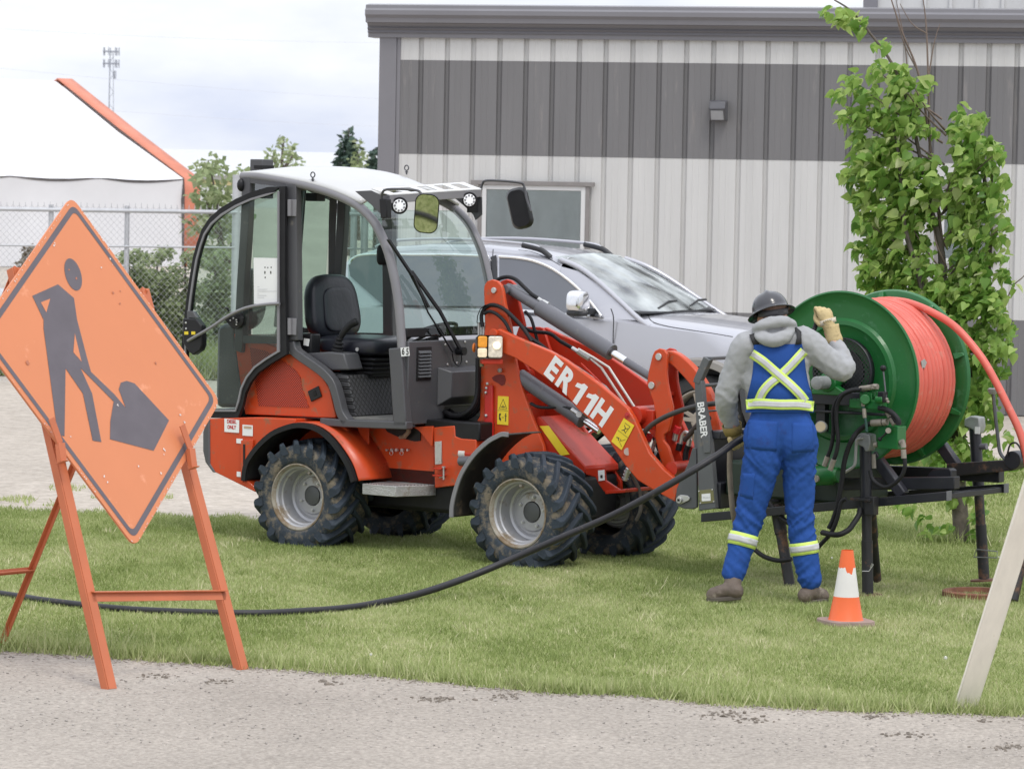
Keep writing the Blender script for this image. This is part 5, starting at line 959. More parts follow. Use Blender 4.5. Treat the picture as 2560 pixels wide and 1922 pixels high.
mb = MB(); mb.tube([R(zL, (636, 860), .3), R(zL, (640, 930), .3)], .018, 8); mb.build('jack_side_fitting', Mfit, j1)
MB().tube([R(zL, p, .20) for p in ((584, 1437), (618, 1438), (640, 1405), (632, 1400), (625, 1420))], .003, 5).build('safety_clip', Mzinc, j1)
def leg(a, b_, y0, y1, r=.032, split=.35):
    A_, B_ = R(zL, a, y0), R(zL, b_, y1); m_ = A_.lerp(B_, split); q = MB(); q.cyl(A_, m_, r*1.12, 14); q.cyl(m_, B_, r*.95, 14); q.build('leg', Mfr, carr)
leg((625, 1150), (655, 1478), .45, .75); leg((160, 1110), (228, 1520), .40, .34, .036)
j3, c3, b3 = jack(zL, (1140, 715), (1187, 1482), 1.16); plate_ = R(zL, (1156, 742), 1.12); MB().box((plate_.x-.02, plate_.y-.003, plate_.z-.022), (plate_.x+.015, plate_.y, plate_.z+.02)).build('jack_sticker', Mwhite, j3)
MB().cyl(R(zL, (1165, 822), 1.16), R(zL, (1200, 822), 1.16), .02, 10).build('jack_stub', Mcylg, j3)
MB().tube([R(zL, p, 1.1) for p in ((1150, 1330), (1135, 1368), (1250, 1372), (1252, 1340), (1150, 1330))], .004, 5).build('safety_clip', mat('wire_dull', (.25, .26, .26), .5, .6), j3)
leg((1388, 1330), (1332, 1582), .62, .50, .03)
# drive side: bearing, shaft, guard, upper beam
xb0, xb1 = R(zL, (330, 560), .25).x, R(zL, (640, 560), .25).x; zbm = R(zL, (450, 575), .25).z
mb = MB(); mb.box((xb0-.15, -.38, zbm-.05), (xb1, -.30, zbm+.03)); mb.box((xb0-.15, -.37, zbm-.10), (xb1+.08, -.31, zbm-.085)); mb.build('bearing_beam', Mfb, carr, bevel=.004)
for xx in (xb0-.1,): mb = MB(); mb.box((xx-.03, -.37, nb0.z+.05), (xx+.03, -.31, zbm-.05)); mb.build('bearing_post', Mfb, carr, bevel=.004)
bc_ = R(zL, (425, 505), .24); mb = MB(); mb.lathe([(-.04, .05), (-.035, .06), (.035, .06), (.04, .05)], bc_, (0, 1, 0), 24); mb.py([bc_+Vector((dx, 0, dz)) for dx, dz in ((-.11, -.075), (.11, -.075), (.11, -.05), (.055, -.02), (-.055, -.02), (-.11, -.05))], bc_.y-.03, bc_.y+.03); mb.build('pillow_block', Mgn, carr, bevel=.006)
mb = MB(); mb.lathe([(-.16, .03), (-.155, .04), (-.05, .04), (-.045, .028), (.0, .028)], bc_, (0, 1, 0), 20); mb.build('drive_shaft', Mcap, carr)
gc = R(zL, (490, 452), .33); gcc = Vector((gc.x, gc.y-.02, gc.z)); mb = MB(); mb.lathe([(0, .20), (.05, .20)], gcc, (0, 1, 0), 48, caps=False); mb.build('guard_rim', Mfb, carr, solid=.006, smooth=60)
mgm = bpy.data.materials.new('expanded_mesh'); mgm.use_nodes = True; t = mgm.node_tree; b = t.nodes['Principled BSDF']; N = t.nodes.new; L = t.links.new
tc = N('ShaderNodeTexCoord'); sx_ = N('ShaderNodeSeparateXYZ'); L(tc.outputs['Object'], sx_.inputs[0]); cb = N('ShaderNodeCombineXYZ'); L(sx_.outputs[0], cb.inputs[0]); L(sx_.outputs[2], cb.inputs[1]); mp = N('ShaderNodeMapping'); mp.inputs['Rotation'].default_value = (0, 0, rad(45)); mp.inputs['Scale'].default_value = (52, 52, 52); L(cb.outputs[0], mp.inputs[0])
vo = N('ShaderNodeTexVoronoi'); vo.voronoi_dimensions = '2D'; vo.distance = 'CHEBYCHEV'; vo.inputs['Scale'].default_value = 1; vo.inputs['Randomness'].default_value = 0; L(mp.outputs[0], vo.inputs[0]); mr = N('ShaderNodeMath'); mr.operation = 'GREATER_THAN'; mr.inputs[1].default_value = .36; L(vo.outputs['Distance'], mr.inputs[0]); L(mr.outputs[0], b.inputs['Alpha']); b.inputs['Base Color'].default_value = (.022, .022, .024, 1); b.inputs['Roughness'].default_value = .45
mb = MB(); mb.lathe([(0, .20), (0, .0)], gcc, (0, 1, 0), 48, caps=False); mb.build('guard_mesh', mgm, carr, smooth=0)
mb = MB(); mb.lathe([(.04, .13), (.05, .13), (.05, .05), (.04, .05)], gcc, (0, 1, 0), 40); mb.build('chain_wheel', Mfb, carr)
# valves
vb = [R(zM, p, .16) for p in ((392, 530), (686, 515))]; mb = MB(); mb.box((vb[0].x, vb[0].y-.03, vb[0].z-.03), (vb[1].x, vb[0].y+.04, vb[0].z+.025)); v1 = mb.build('control_valve', Mgn, carr, bevel=.006)
mb = MB(); q = R(zM, (560, 470), .16); mb.box((q.x-.055, q.y-.03, q.z-.045), (q.x+.03, q.y+.04, q.z+.02)); mb.cyl(R(zM, (610, 480), .16), R(zM, (610, 425), .16), .022, 12); mb.cyl(R(zM, (515, 500), .1), R(zM, (515, 500), .16), .03, 12); mb.cyl(R(zM, (620, 500), .13), R(zM, (685, 500), .13), .026, 12); mb.build('valve_body', Mgn, v1, bevel=.004)
mb = MB(); mb.tube([R(zM, (705, 500), .14), R(zM, (695, 380), .14), R(zM, (680, 240), .14)], .005, 6); mb.build('valve_lever', Mcylg, v1); MB().ball(R(zM, (679, 218), .14), .019, 14).build('lever_knob', Mblk, v1)
mb = MB(); mb.box(R(zM, (640, 480), .13)-Vector((.0, .02, .03)), R(zM, (700, 430), .13)+Vector((0, .03, 0))); mb.build('lever_housing', Mblk, v1, bevel=.006)
for p_ in ((712, 498), (722, 520)): MB().ball(R(zM, p_, .12), .010, 8).build('valve_nut', Mfit, v1)
g0, g1 = R(zM, (625, 940), .18), R(zM, (812, 745), .18); mb = MB(); mb.box((g0.x, g0.y-.0, g0.z), (g1.x, g0.y+.10, g1.z)); v2 = mb.build('valve_block', Mgn, carr, bevel=.004)
mb = MB(); mb.cyl(R(zM, (725, 780), .18), R(zM, (725, 780), .14), .017, 12); mb.build('block_port', Mfit, v2); mb = MB(); mb.tube([R(zM, (720, 785), .15), R(zM, (690, 820), .15), R(zM, (650, 855), .15)], .006, 6); mb.ball(R(zM, (648, 856), .15), .014, 8); mb.build('block_lever', Mblk, v2)
MB().cyl(R(zM, (808, 810), .22), R(zM, (830, 812), .22), .022, 14).build('block_plug', Mgn, v2)
for a, b_ in (((830, 890), (865, 880)), ((600, 910), (630, 905))): MB().cyl(R(zM, a, .2), R(zM, b_, .2), .016, 8).build('block_fitting', Mfit, v2)
# hydraulic hoses with crimped ends
def hose(z, pts, y, r=.012, ends=(), m=None, name='hydraulic_hose'):
    ys = y if isinstance(y, (list, tuple)) else [y]*len(pts)
    h_ = MB().tube(cr([R(z, p, yy) for p, yy in zip(pts, ys)], 6), r, 9).build(name, m or Mbk, carr, smooth=60)
    for a, b_, yy in ends: MB().tube([R(z, a, yy), R(z, b_, yy)], r*1.35, 10).build('crimp_fitting', Mfit, h_)
hose(zM, [(480, 405), (410, 410), (330, 440), (255, 510), (225, 620), (230, 760), (215, 900), (180, 1010), (150, 1090)], .13, .0125, [((470, 405), (585, 388), .13), ((178, 1015), (148, 1100), .13)])
hose(zM, [(480, 412), (400, 420), (310, 465), (262, 560), (258, 700), (272, 860), (255, 980), (225, 1060), (205, 1130)], .11, .0125, [((235, 1040), (200, 1135), .11)])
MB().cyl(R(zM, (590, 400), .13), R(zM, (590, 370), .13), .02, 6).build('hose_elbow', Mfit, carr); MB().cyl(R(zM, (590, 385), .13), R(zM, (630, 385), .13), .018, 6).build('hose_elbow', Mfit, carr)
hose(zM, [(500, 560), (510, 640), (525, 720), (530, 790)], .12, .009, [((500, 515), (498, 560), .12), ((505, 580), (512, 665), .12)], mat('hose_green', (.02, .07, .055), .5))
hose(zM, [(640, 575), (700, 590), (770, 630), (815, 690), (815, 730)], .14, .017)
hose(zM, [(670, 705), (600, 712), (530, 730), (450, 790), (400, 860), (360, 950), (325, 1080), (305, 1240), (280, 1380), (260, 1480), (225, 1590), (190, 1661)], [.16]*4+[.14]*8, .0155, [((575, 712), (670, 705), .16), ((680, 706), (715, 702), .16)])
hose(zL, [(505, 1080), (480, 1100), (460, 1180), (430, 1250), (385, 1300), (360, 1330)], .12, .013)
hose(zM, [(865, 1010), (875, 1090), (850, 1180), (790, 1250), (710, 1290), (640, 1270), (580, 1215), (560, 1140)], .16, .0125, [((858, 890), (862, 935), .16), ((860, 950), (865, 1030), .16)])
hose(zM, [(470, 1480), (460, 1540), (410, 1620), (360, 1680), (260, 1720), (130, 1700)], [.22, .2, .15, .1, .05, .1], .017)
hose(zL, [(45, 1325), (100, 1365), (170, 1385), (235, 1378)], [.25]*4, .0145); hose(zL, [(120, 1095), (150, 1135), (190, 1180), (225, 1200)], .3, .017)
hose(zM, [(720, 620), (750, 660), (790, 715)], .17, .012, [((715, 610), (740, 660), .17), ((745, 670), (780, 725), .17)])
# grey hose arcs at the coupler
hose(zF, [(815, 930), (850, 850), (930, 780), (1050, 715), (1200, 660), (1330, 628), (1480, 608), (1600, 600)], [.5, .48, .46, .44, .42, .42, .42, .42], .0165, m=mat('hose_dull', (.055, .05, .05), .6, var=.15))
hose(zF, [(1200, 935), (1250, 880), (1330, 790), (1420, 740)], [.6, .55, .5, .45], .017, m=MATS['hose_dull'])
# pump and gauge low down behind the worker
q = R(zL, (400, 965), .25); MB().lathe([(-.08, .03), (-.07, .06), (.05, .06), (.07, .045), (.10, .045)], q, (1, 0, .1), 20).build('hydraulic_motor', Mgn, carr, bevel=.004)
q = R(zL, (362, 980), .2); MB().cyl(q, q+Vector((0, -.02, 0)), .022, 12).build('motor_port', Mfit, carr)
q = R(zL, (385, 728), .22); g_ = MB().cyl(q, q+Vector((.01, -.03, .006)), .036, 18).build('pressure_gauge', Mcap, carr); 
MB().cyl(q+Vector((.010, -.031, .006)), q+Vector((.0105, -.033, .0065)), .031, 18).build('gauge_face', mat('gauge_face', (.5, .42, .28), .4), g_); MB().box(q+Vector((-.06, .03, -.03)), q+Vector((0, .08, .14))).build('gauge_bracket', Mfb, carr)
mb = MB(); mb.box((xp+.12, -.25, nb0.z+hN), (nb0.x+.15, .35, nb0.z+hN+.22)); mb.build('power_pack', mat('pack_dark', (.010, .022, .014), .5, var=.3, vs=4), carr, bevel=.02)
# ================================================================ REEL
RC = Vector((2.105, .35, 1.272)); RR = .535
reelF = Frame(TL.wld((RC.x, .65, RC.z)), 36.0); reel = empty('pipe_reel', reelF.o, -reelF.h); tag(reel, 'large green steel reel turning on the black carrier', 'reel')
Mgf = mat('reel_green', (.012, .125, .028), .38, var=.14, vs=3, dirt=((.07, .20, .10), .12, 7), coat=.08, bump=.01, bs=12)
# near flange: dished disc with raised ring and rolled rim, scuffed rings are real paint wear
for s_ in (-1, 1):
    mb = MB(); y = s_*.30; e = s_
    mb.lathe([(y+e*.004, RR), (y+e*.016, RR+.004), (y+e*.022, RR-.006), (y+e*.014, RR-.016), (y+e*.004, RR-.03), (y-e*.004, RR-.08), (y-e*.006, RR-.16), (y+e*.012, RR-.175), (y+e*.014, RR-.20), (y-e*.002, RR-.215), (y-e*.01, RR-.33), (y-e*.01, .05), (y-e*.016, .05), (y-e*.016, RR-.03), (y-e*.008, RR-.005)], (0, 0, 0), (0, 1, 0), 96, True); fl = mb.build('flange', Mgf, reel, smooth=45)
mb = MB(); mb.lathe([(-.295, .19), (.295, .19)], (0, 0, 0), (0, 1, 0), 40, caps=False); mb.lathe([(-.42, .035), (.34, .035)], (0, 0, 0), (0, 1, 0), 20); mb.build('drum', Mgn, reel, smooth=60)
for k in range(9):
    a = rad(18+k*40); d_ = Vector((math.cos(a), 0, math.sin(a))); t_ = Vector((-math.sin(a), 0, math.cos(a))); p0 = d_*(RR-.005)+Vector((0, .292, 0)); p1 = d_*(RR-.055)+Vector((0, .292, 0))
    mb = MB(); mb.loops([p0-t_*.006, p1-t_*.02, p1-t_*.02-Vector((0, .045, 0))+d_*.0, p0-t_*.012-Vector((0, .02, 0))], [p0+t_*.006, p1+t_*.02, p1+t_*.02-Vector((0, .05, 0)), p0+t_*.012-Vector((0, .02, 0))]); mb.build('retaining_tab', Mgn, reel, bevel=.003)
# ---- wound conduit with its loose tail
Mco = mat('conduit_coral', (.64, .125, .09), .38, var=.08, vs=5, dirt=((.62, .26, .21), .12, 8), bump=.004, bs=8)
pth = []; tr_ = .0235; NT = 11; segs = 44
for k in range(NT*segs+1):
    a = 2*PI*k/segs; turn = k/segs; base = -.265+turn*.0475; y = base+.004*math.sin(turn*2.1+a)+.006*math.sin(a*1+turn)*(turn > 6); r_ = .462+.006*math.sin(turn*1.7)+.012*(turn > 8)*(turn-8)/3
    pth.append(Vector((math.sin(a)*r_, y, math.cos(a)*r_)))
def Rr(p, y): return reelF.side(*p, y)+Vector((0, 0, RC.z-RC.z))
def toR(v): return Vector((v.x, v.y, v.z-RC.z))
reelF.o = Vector((reelF.o.x, reelF.o.y, 0))
tail_ = [toR(reelF.side(u, v, y)) for u, v, y in ((2271, 757, .215), (2331, 781, .16), (2391, 820, .14), (2451, 890, .14), (2490, 956, .14), (2520, 1016, .14), (2548, 1076, .14), (2566, 1140, .14), (2578, 1230, .14))]
tail_ += [tail_[-1]+Vector((.02, 0, -.22)), tail_[-1]+Vector((.06, 0, -.48)), Vector((tail_[-1].x+.25, .1, -RC.z+.04)), Vector((tail_[-1].x+1.2, .0, -RC.z+.03))]
pth += cr([pth[-1]]+tail_, 7)[1:]
inner_ = []
for k in range(11*36+1): a = 2*PI*k/36; inner_.append(Vector((math.sin(a)*.432, -.245+.0475*k/36, math.cos(a)*.432)))
coil = empty('conduit_coil', TL.wld((RC.x, .65, RC.z)), -reelF.h); tag(coil, 'coral red plastic conduit wound on the green reel with its tail hanging to the right', 'conduit')
mb = MB(); mb.tube(pth, tr_, 10); mb.build('outer_winding', Mco, coil, smooth=80, weld=False); mb = MB(); mb.tube(inner_, tr_, 8); mb.build('inner_winding', Mco, coil, smooth=80, weld=False)
q = Vector((math.cos(.25)*.486, -.17, .11)); mb = MB(); mb.bar([q, q+Vector((.001, .03, .01)), q+Vector((-.001, .05, -.005))], (1, 0, 0), .045, .004); mb.build('tape_scrap', mat('tape_grey', (.35, .34, .33), .6), coil)
# ================================================================ SMALL GROUND OBJECTS
Mcone = mat('cone_orange', (.80, .14, .035), .45, var=.05, vs=5, dirt=((.5, .2, .12), 0, 8)); Mcw = mat('cone_white', (.72, .70, .68), .5, var=.05, vs=6, dirt=((.5, .45, .4), 0, 8))
cb_ = G(2114, 1562); cone = empty('traffic_cone', cb_, .35); tag(cone, 'orange traffic cone with ragged white band on the grass', 'traffic cone')
scn = 19.95/9000; hc = 189*scn
mb = MB(); o_ = [(math.copysign(abs(math.cos(a))**.45, math.cos(a))*.142, math.copysign(abs(math.sin(a))**.45, math.sin(a))*.142) for a in np.linspace(0, 2*PI, 41)[:-1]]; mb.loops([(x, y, .0) for x, y in o_], [(x*.97, y*.97, .032) for x, y in o_]); mb.build('base', mat('cone_base', (.30, .22, .19), .8, var=.2, vs=9), cone, bevel=.003)
Rb, Rt = .095, .033
def crad(z): return Rb+(Rt-Rb)*z/hc
zs1, zs2 = hc*.385, hc*.77
mb = MB(); mb.lathe([(.030, Rb+.006), (.038, Rb), (zs1, crad(zs1))], n=40, axis=(0, 0, 1), caps=False); mb.build('lower_band', Mcone, cone)
mb = MB(); n_ = 48; jag = [.012*noise.noise(Vector((k*.35, 3, 0)))+(-.030 if 12 <= k % 48 <= 16 else 0)+(-.016 if k % 48 in (11, 17) else 0) for k in range(n_)]
rings = [[], [], [], []]
for k in range(n_):
    a = 2*PI*k/n_+2.75; zt_ = zs2+jag[k]; cc = Vector((math.cos(a), math.sin(a), 0))
    rings[0].append(cc*crad(zs1)+Vector((0, 0, zs1))); rings[1].append(cc*crad(zt_)+Vector((0, 0, zt_)))
    rings[2].append(cc*crad(zt_)+Vector((0, 0, zt_))); rings[3].append(cc*crad(hc)+Vector((0, 0, hc)))
mb.grid(rings[:2], True); mb.build('white_band', Mcw, cone, smooth=60); mb = MB(); mb.grid(rings[2:], True); mb.build('top_band', Mcone, cone, smooth=60)
# black hose: lies across the grass, rises past the front wheel to the worker's left hand
Hs = [(-60, 1483, 20.7), (0, 1490, 20.55), (60, 1498, 20.4), (116, 1508, 20.25), (290, 1527, 19.95), (463, 1537, 19.85), (636, 1539, 19.85), (760, 1533, 20.0), (850, 1523, 20.15), (926, 1510, 20.35), (1042, 1485, 20.7), (1157, 1447, 20.95), (1273, 1400, 21.05), (1418, 1337, 21.0), (1507, 1299, 20.95), (1574, 1266, 20.9), (1657, 1220, 20.85), (1740, 1171, 20.85), (1800, 1133, 20.92), (1838, 1106, 21.0)]
pts = [D(u, v, d) for u, v, d in Hs]; pts = [Vector((p.x, p.y, max(p.z, .022))) for p in pts]; pts += [D(1870, 1090, 21.12), D(1905, 1080, 21.2), D(1950, 1060, 21.25)]
hz_ = MB().tube(cr(pts, 6), .0205, 12).build('hose', mat('hose_black', (.014, .013, .017), .5, var=.2, vs=10, dirt=((.11, .09, .08), .05, 14)), None, smooth=80); tag(hz_, 'thick black hose lying across the grass and held in the worker\'s left hand', 'hose')
# leaning board, manhole ring
Mwd = mat('board_cream', (.80, .75, .65), .65, var=.07, vs=3, stretch=(6, 6, .5), dirt=((.55, .47, .36), -.05, 3))
b0_, b1_ = G(2376, 1774, .0), G(2442, 1772, .0); up_ = D(2588, 1199, 16.25)-D(2409, 1774, 16.72); dv = up_.normalized(); wv_ = (b1_-b0_).normalized(); wv_ = (wv_-dv*wv_.dot(dv)).normalized(); nv = wv_.cross(dv); c0 = (b0_+b1_)/2; hw_ = .058
mb = MB(); A_ = [c0-wv_*hw_-nv*.0, c0-wv_*hw_*.8-nv*.006, c0+wv_*hw_*.8-nv*.006, c0+wv_*hw_, c0+wv_*hw_+nv*.02, c0-wv_*hw_+nv*.02]; mb.loops(A_, [p+dv*1.75 for p in A_]); o = mb.build('wooden_board', Mwd, None, bevel=.004); tag(o, 'cream painted board leaning up at the right edge of the lawn', 'board')
mc_ = G(2445, 1495); ring = MB(); ring.lathe([(0, .21), (.045, .215), (.05, .205), (.05, .175), (.02, .17), (.0, .165)], (mc_.x, mc_.y, -.004), (0, 0, 1), 40, True); o = ring.build('manhole_ring', mat('rust_ring', (.20, .085, .05), .85, var=.35, vs=8), None); tag(o, 'rusty iron manhole ring lying in the grass beside the board', 'manhole ring')
MB().lathe([(0.012, .168), (.012, 0)], (mc_.x, mc_.y, -.004), (0, 0, 1), 30, caps=False).build('manhole_cover', mat('rust_cover', (.12, .07, .05), .9, var=.4, vs=7), None).parent = o
# ================================================================ ROADWORK SIGN
sE1 = Vector((.304, -.655, -1.671)); sE2 = Vector((1.166, 1.36, -.321))     # down and right diagonals of the blank
dS = 17.52; Cs = D(247, 926, dS); s_ = dS/17.2
vT = D(179, 490, 1)-CP; 
half = 1.82/2*(523/9000*dS)
d1_ = (sE1.normalized()*half); d2_ = (sE2.normalized()*half)
SX = (d2_.normalized()-d1_.normalized()).normalized()      # edge directions
ex = d2_.normalized(); ey = -d1_.normalized(); en = ex.cross(ey).normalized()      # face normal
if en.y > 0: en = -en
Ms = Matrix(((ex.x, ey.x, en.x, Cs.x), (ex.y, ey.y, en.y, Cs.y), (ex.z, ey.z, en.z, Cs.z), (0, 0, 0, 1)))
Mi = Ms.inverted()
def onsign(u, v):
    d = ray(u, v); t_ = (Cs-CP).dot(en)/d.dot(en); return Mi @ (CP+d*t_)
sign = bpy.data.objects.new('road_work_sign', None); C.objects.link(sign); sign.matrix_world = Ms; tag(sign, 'orange diamond sign with a black figure digging, worn paint, on the stand', 'road sign')
Mso = mat('sign_orange', (.64, .225, .10), .42, var=.03, vs=2, dirt=((.80, .36, .22), .03, 5), spec=.4); Msk = mat('sign_black', (.115, .10, .115), .45, var=.12, vs=6, dirt=((.45, .16, .08), -.18, 9)); Mchip = mat('sign_chip', (.70, .62, .58), .7)
cT, cR, cB, cL = [onsign(*p) for p in ((179, 490), (551, 1002), (338, 1368), (-60, 833))]
def rdiamond(k, r=.06, inset=0):
    P_ = [Vector((p.x, p.y, 0)) for p in (cT, cR, cB, cL)]; c = sum(P_, Vector())/4; P_ = [c+(p-c)*k for p in P_]; o = []
    for i in range(4):
        a, b, d = P_[i-1], P_[i], P_[(i+1) % 4]; u_, v_ = (a-b).normalized(), (d-b).normalized()
        p0, p1 = b+u_*r, b+v_*r
        for j in range(7): t_ = j/6; o.append(p0*(1-t_)**2+b*2*t_*(1-t_)+p1*t_*t_)
    return o
mb = MB(); mb.loops(rdiamond(1.0), [p-Vector((0, 0, .012)) for p in rdiamond(1.0)]); mb.build('sign_face', Mso, sign, smooth=0, bevel=.001)
mb = MB(); A_ = rdiamond(.955, .05); B_ = rdiamond(.912, .035); A_ = [p+Vector((0, 0, .0015)) for p in A_]; B_ = [p+Vector((0, 0, .0015)) for p in B_]; mb.grid([A_, B_], True); mb.build('sign_border', Msk, sign, smooth=0)
zS = zoom(0, 460, 2.768); zT = zoom(0, 900, 3.16)
def symb(z, pts, name): 
    mb = MB(); mb.add([Vector((onsign(*z(*p)).x, onsign(*z(*p)).y, .0018)) for p in pts], [tuple(range(len(pts)))]); return mb.build(name, Msk, sign, smooth=0)
symb(zS, [(505+math.cos(a)*62*math.cos(.25)-math.sin(a)*112*math.sin(-.25)*0.4, 627+math.sin(a)*108+math.cos(a)*26) for a in np.linspace(0, 2*PI, 33)[:-1]], 'figure_head')
symb(zS, [(222, 775), (400, 695), (510, 790), (532, 940), (600, 1200), (628, 1300), (790, 1455), (868, 1548), (820, 1420), (835, 1375), (875, 1362), (930, 1380), (1168, 1635), (1090, 1790), (1062, 1845), (700+60, 1765), (762, 1640), (785, 1505), (555, 1272), (636, 1450), (700, 1785), (640, 1775), (572, 1450), (452, 1275), (445, 1745), (405, 1735), (385, 1640), (300, 1000), (300, 940)], 'figure_body')
mb = MB()
for tri in ([(280, 820), (345, 795), (318, 890)], [(515, 1035), (562, 1230), (505, 1165)]): mb.add([Vector((onsign(*zS(*p)).x, onsign(*zS(*p)).y, .0028)) for p in tri], [(0, 1, 2)])
mb.build('figure_gap', Mso, sign, smooth=0)
mb = MB(); random.seed(11)
def chip(x, y, s):
    n_ = 6; mb.add([Vector((x+math.cos(k)*s*random.uniform(.4, 1.2), y+math.sin(k)*s*random.uniform(.4, 1.2), .0036)) for k in range(n_)], [tuple(range(n_))])
for p in ((375, 410), (370, 430), (378, 420), (700, 580), (760, 520), (775, 560), (812, 1525), (815, 1535), (620, 255), (745, 450), (495, 105), (700, 375), (1244, 1597), (1275, 1650)): q = onsign(*zS(*p)); chip(q.x, q.y, random.uniform(.003, .008))
for p in ((1290, 705), (1300, 715), (1292, 745), (1452, 490), (1420, 432), (555, 605), (845, 965), (925, 355), (1268, 895), (820, 920), (1090, 840)): q = onsign(*zT(*p)); chip(q.x, q.y, random.uniform(.003, .009))
E_ = [(cT, cR), (cR, cB), (cB, cL), (cL, cT)]
for a, b_ in E_:
    for k in range(46):
        t_ = random.random(); q = a.lerp(b_, t_); c_ = (cT+cB)/2; q = q+(c_-q)*random.uniform(.008, .02); chip(q.x, q.y, random.uniform(.0015, .0045))
mb.build('paint_chip', Mchip, sign, smooth=0, weld=False)['kind'] = 'stuff'
mb = MB()
for p, q_ in (((780, 755), 9), ((830, 742), 5), ((828, 828), 6), ((1075, 1240), 7), ((188, 1235), 11), ((475, 595), 5), ((525, 655), 7)):
    q = onsign(*zS(*p)); s2_ = q_/900; mb.add([Vector((q.x+math.cos(k)*s2_*random.uniform(.5, 1.2), q.y+math.sin(k)*s2_*random.uniform(.5, 1.3), .0033)) for k in range(7)], [tuple(range(7))])
mb.build('rust_mark', mat('rust_mark', (.45, .17, .10), .8), sign, smooth=0)
# stand
stand = empty('sign_stand', G(278, 1705)); tag(stand, 'orange angle-iron A-frame stand carrying the diamond road sign', 'sign stand'); so_ = stand.location.copy()
bn = Vector((en.x, en.y, 0)).normalized()      # towards the viewer, horizontal
def onpl(u, v, off):
    d = ray(u, v); t_ = ((Cs+en*off)-CP).dot(en)/d.dot(en); return CP+d*t_
Mstd = mat('stand_orange', (.52, .145, .06), .5, var=.08, vs=4, dirt=((.45, .16, .08), -.05, 8))
def W(p): return p-so_
rv = Vector((ex.x+.0, ex.y, 0)).normalized()
fl = [(onpl(278, 1705, -.045), onpl(150, 1140, -.045), onpl(22, 668, -.045)), (onpl(616, 1687, -.045), onpl(472, 1138, -.045), onpl(346, 722, -.045))]
for foot, mid_, top_ in fl:
    foot = foot+(foot-mid_)*(foot.z/(mid_.z-foot.z))
    top_ = foot+(mid_-foot)*((top_-foot).length/(mid_-foot).length)
    mb = MB(); mb.bar([W(foot), W(top_)], en, .054, .006); mb.bar([W(foot)-rv*.030-en*.02, W(top_)-rv*.030-en*.02], rv, .045, .006); mb.build('leg', Mstd, stand, bevel=.001)
rr1 = G(0, 1618, .0); tr1 = fl[1][2]; tr1 = fl[1][0]+(fl[1][1]-fl[1][0])*((tr1-fl[1][0]).length/(fl[1][1]-fl[1][0]).length)
rr0 = rr1-(fl[1][0]-fl[0][0]); tr0 = fl[0][0]+(fl[0][1]-fl[0][0])*((fl[0][2]-fl[0][0]).length/(fl[0][1]-fl[0][0]).length)
for a, b_ in ((tr1, rr1), (tr0, rr0)): mb = MB(); mb.bar([W(a), W(b_)], rv, .045, .006); mb.bar([W(a)+rv*.0, W(b_)], en, .05, .005); mb.build('leg', Mstd, stand, bevel=.001)
def lerpz(a, b_, z): t_ = (z-a.z)/(b_.z-a.z); return a.lerp(b_, t_)
za = onpl(250, 1487, -.045).z; za = D(400, 1490, 17.2).z; a, b_ = lerpz(fl[0][0], fl[0][1], za+.01), lerpz(fl[1][0], fl[1][1], za-.055); mb = MB(); mb.bar([W(a), W(b_)], en, .05, .006); mb.bar([W(a)+Vector((0, 0, .022)), W(b_)+Vector((0, 0, .022))], Vector((0, 0, 1)), .03, .005); mb.build('cross_bar', Mstd, stand)
zr = za-.005; a, b_ = lerpz(tr0, rr0, zr), lerpz(tr1, rr1, zr); mb = MB(); mb.bar([W(a), W(b_)], Vector((0, 0, 1)), .05, .006); mb.bar([W(a), W(b_)], en, .03, .005); mb.build('cross_bar', Mstd, stand)
for (u0, v0), (u1, v1), (u2, v2) in (((128, 1045), (150, 1108), (155, 1155)), ((455, 1062), (476, 1122), (482, 1170))):
    a, b_, c_ = onpl(u0, v0, .05), onpl(u1, v1, .03), onpl(u2, v2, .02); mb = MB(); mb.bar([W(a), W(b_)], en, .042, .007); mb.bar([W(b_), W(c_)], en, .04, .03); mb.bar([W(c_)-en*.02, W(c_)+en*.03], Vector((0, 0, 1)), .04, .006); mb.build('bracket', Mstd, stand, bevel=.002)
# ================================================================ SILVER SUV
CF = Frame(G(1744, 1171), 27.0); suv = CF.empty('parked_suv'); tag(suv, 'silver SUV with chrome mirror parked on gravel between the loader and the hall', 'car')
Msil = mat('car_silver', (.44, .44, .475), .30, .45, var=.02, vs=1, coat=.7, dirt=((.40, .37, .34), -.15, 3)); Mcg = glass('car_glass', (.10, .12, .13), 2.0, .02); Mcgw = glass('car_windscreen', (.38, .44, .44), 2.4, .02, .75, (.74, .79, .79)); Mdk = mat('car_dark', (.02, .021, .024), .4, var=.1); Mdt = mat('car_dusty_cladding', (.26, .245, .23), .7, var=.1, vs=3)  # windscreen's whitish film paints in a pale sky reflection
YC = .96
def sect(hw, zs, zc, zl=.30):
    h = [(hw*.90, zl), (hw*.975, zl+.10), (hw, .60), (hw*1.005, .80), (hw*.995, (zs+.8)/2), (hw*.965, zs-.03), (hw*.90, zs+.005), (hw*.72, zs+(zc-zs)*.55), (hw*.40, zs+(zc-zs)*.9), (0, zc)]
    return h + [(-a, b) for a, b in reversed(h[:-1])]
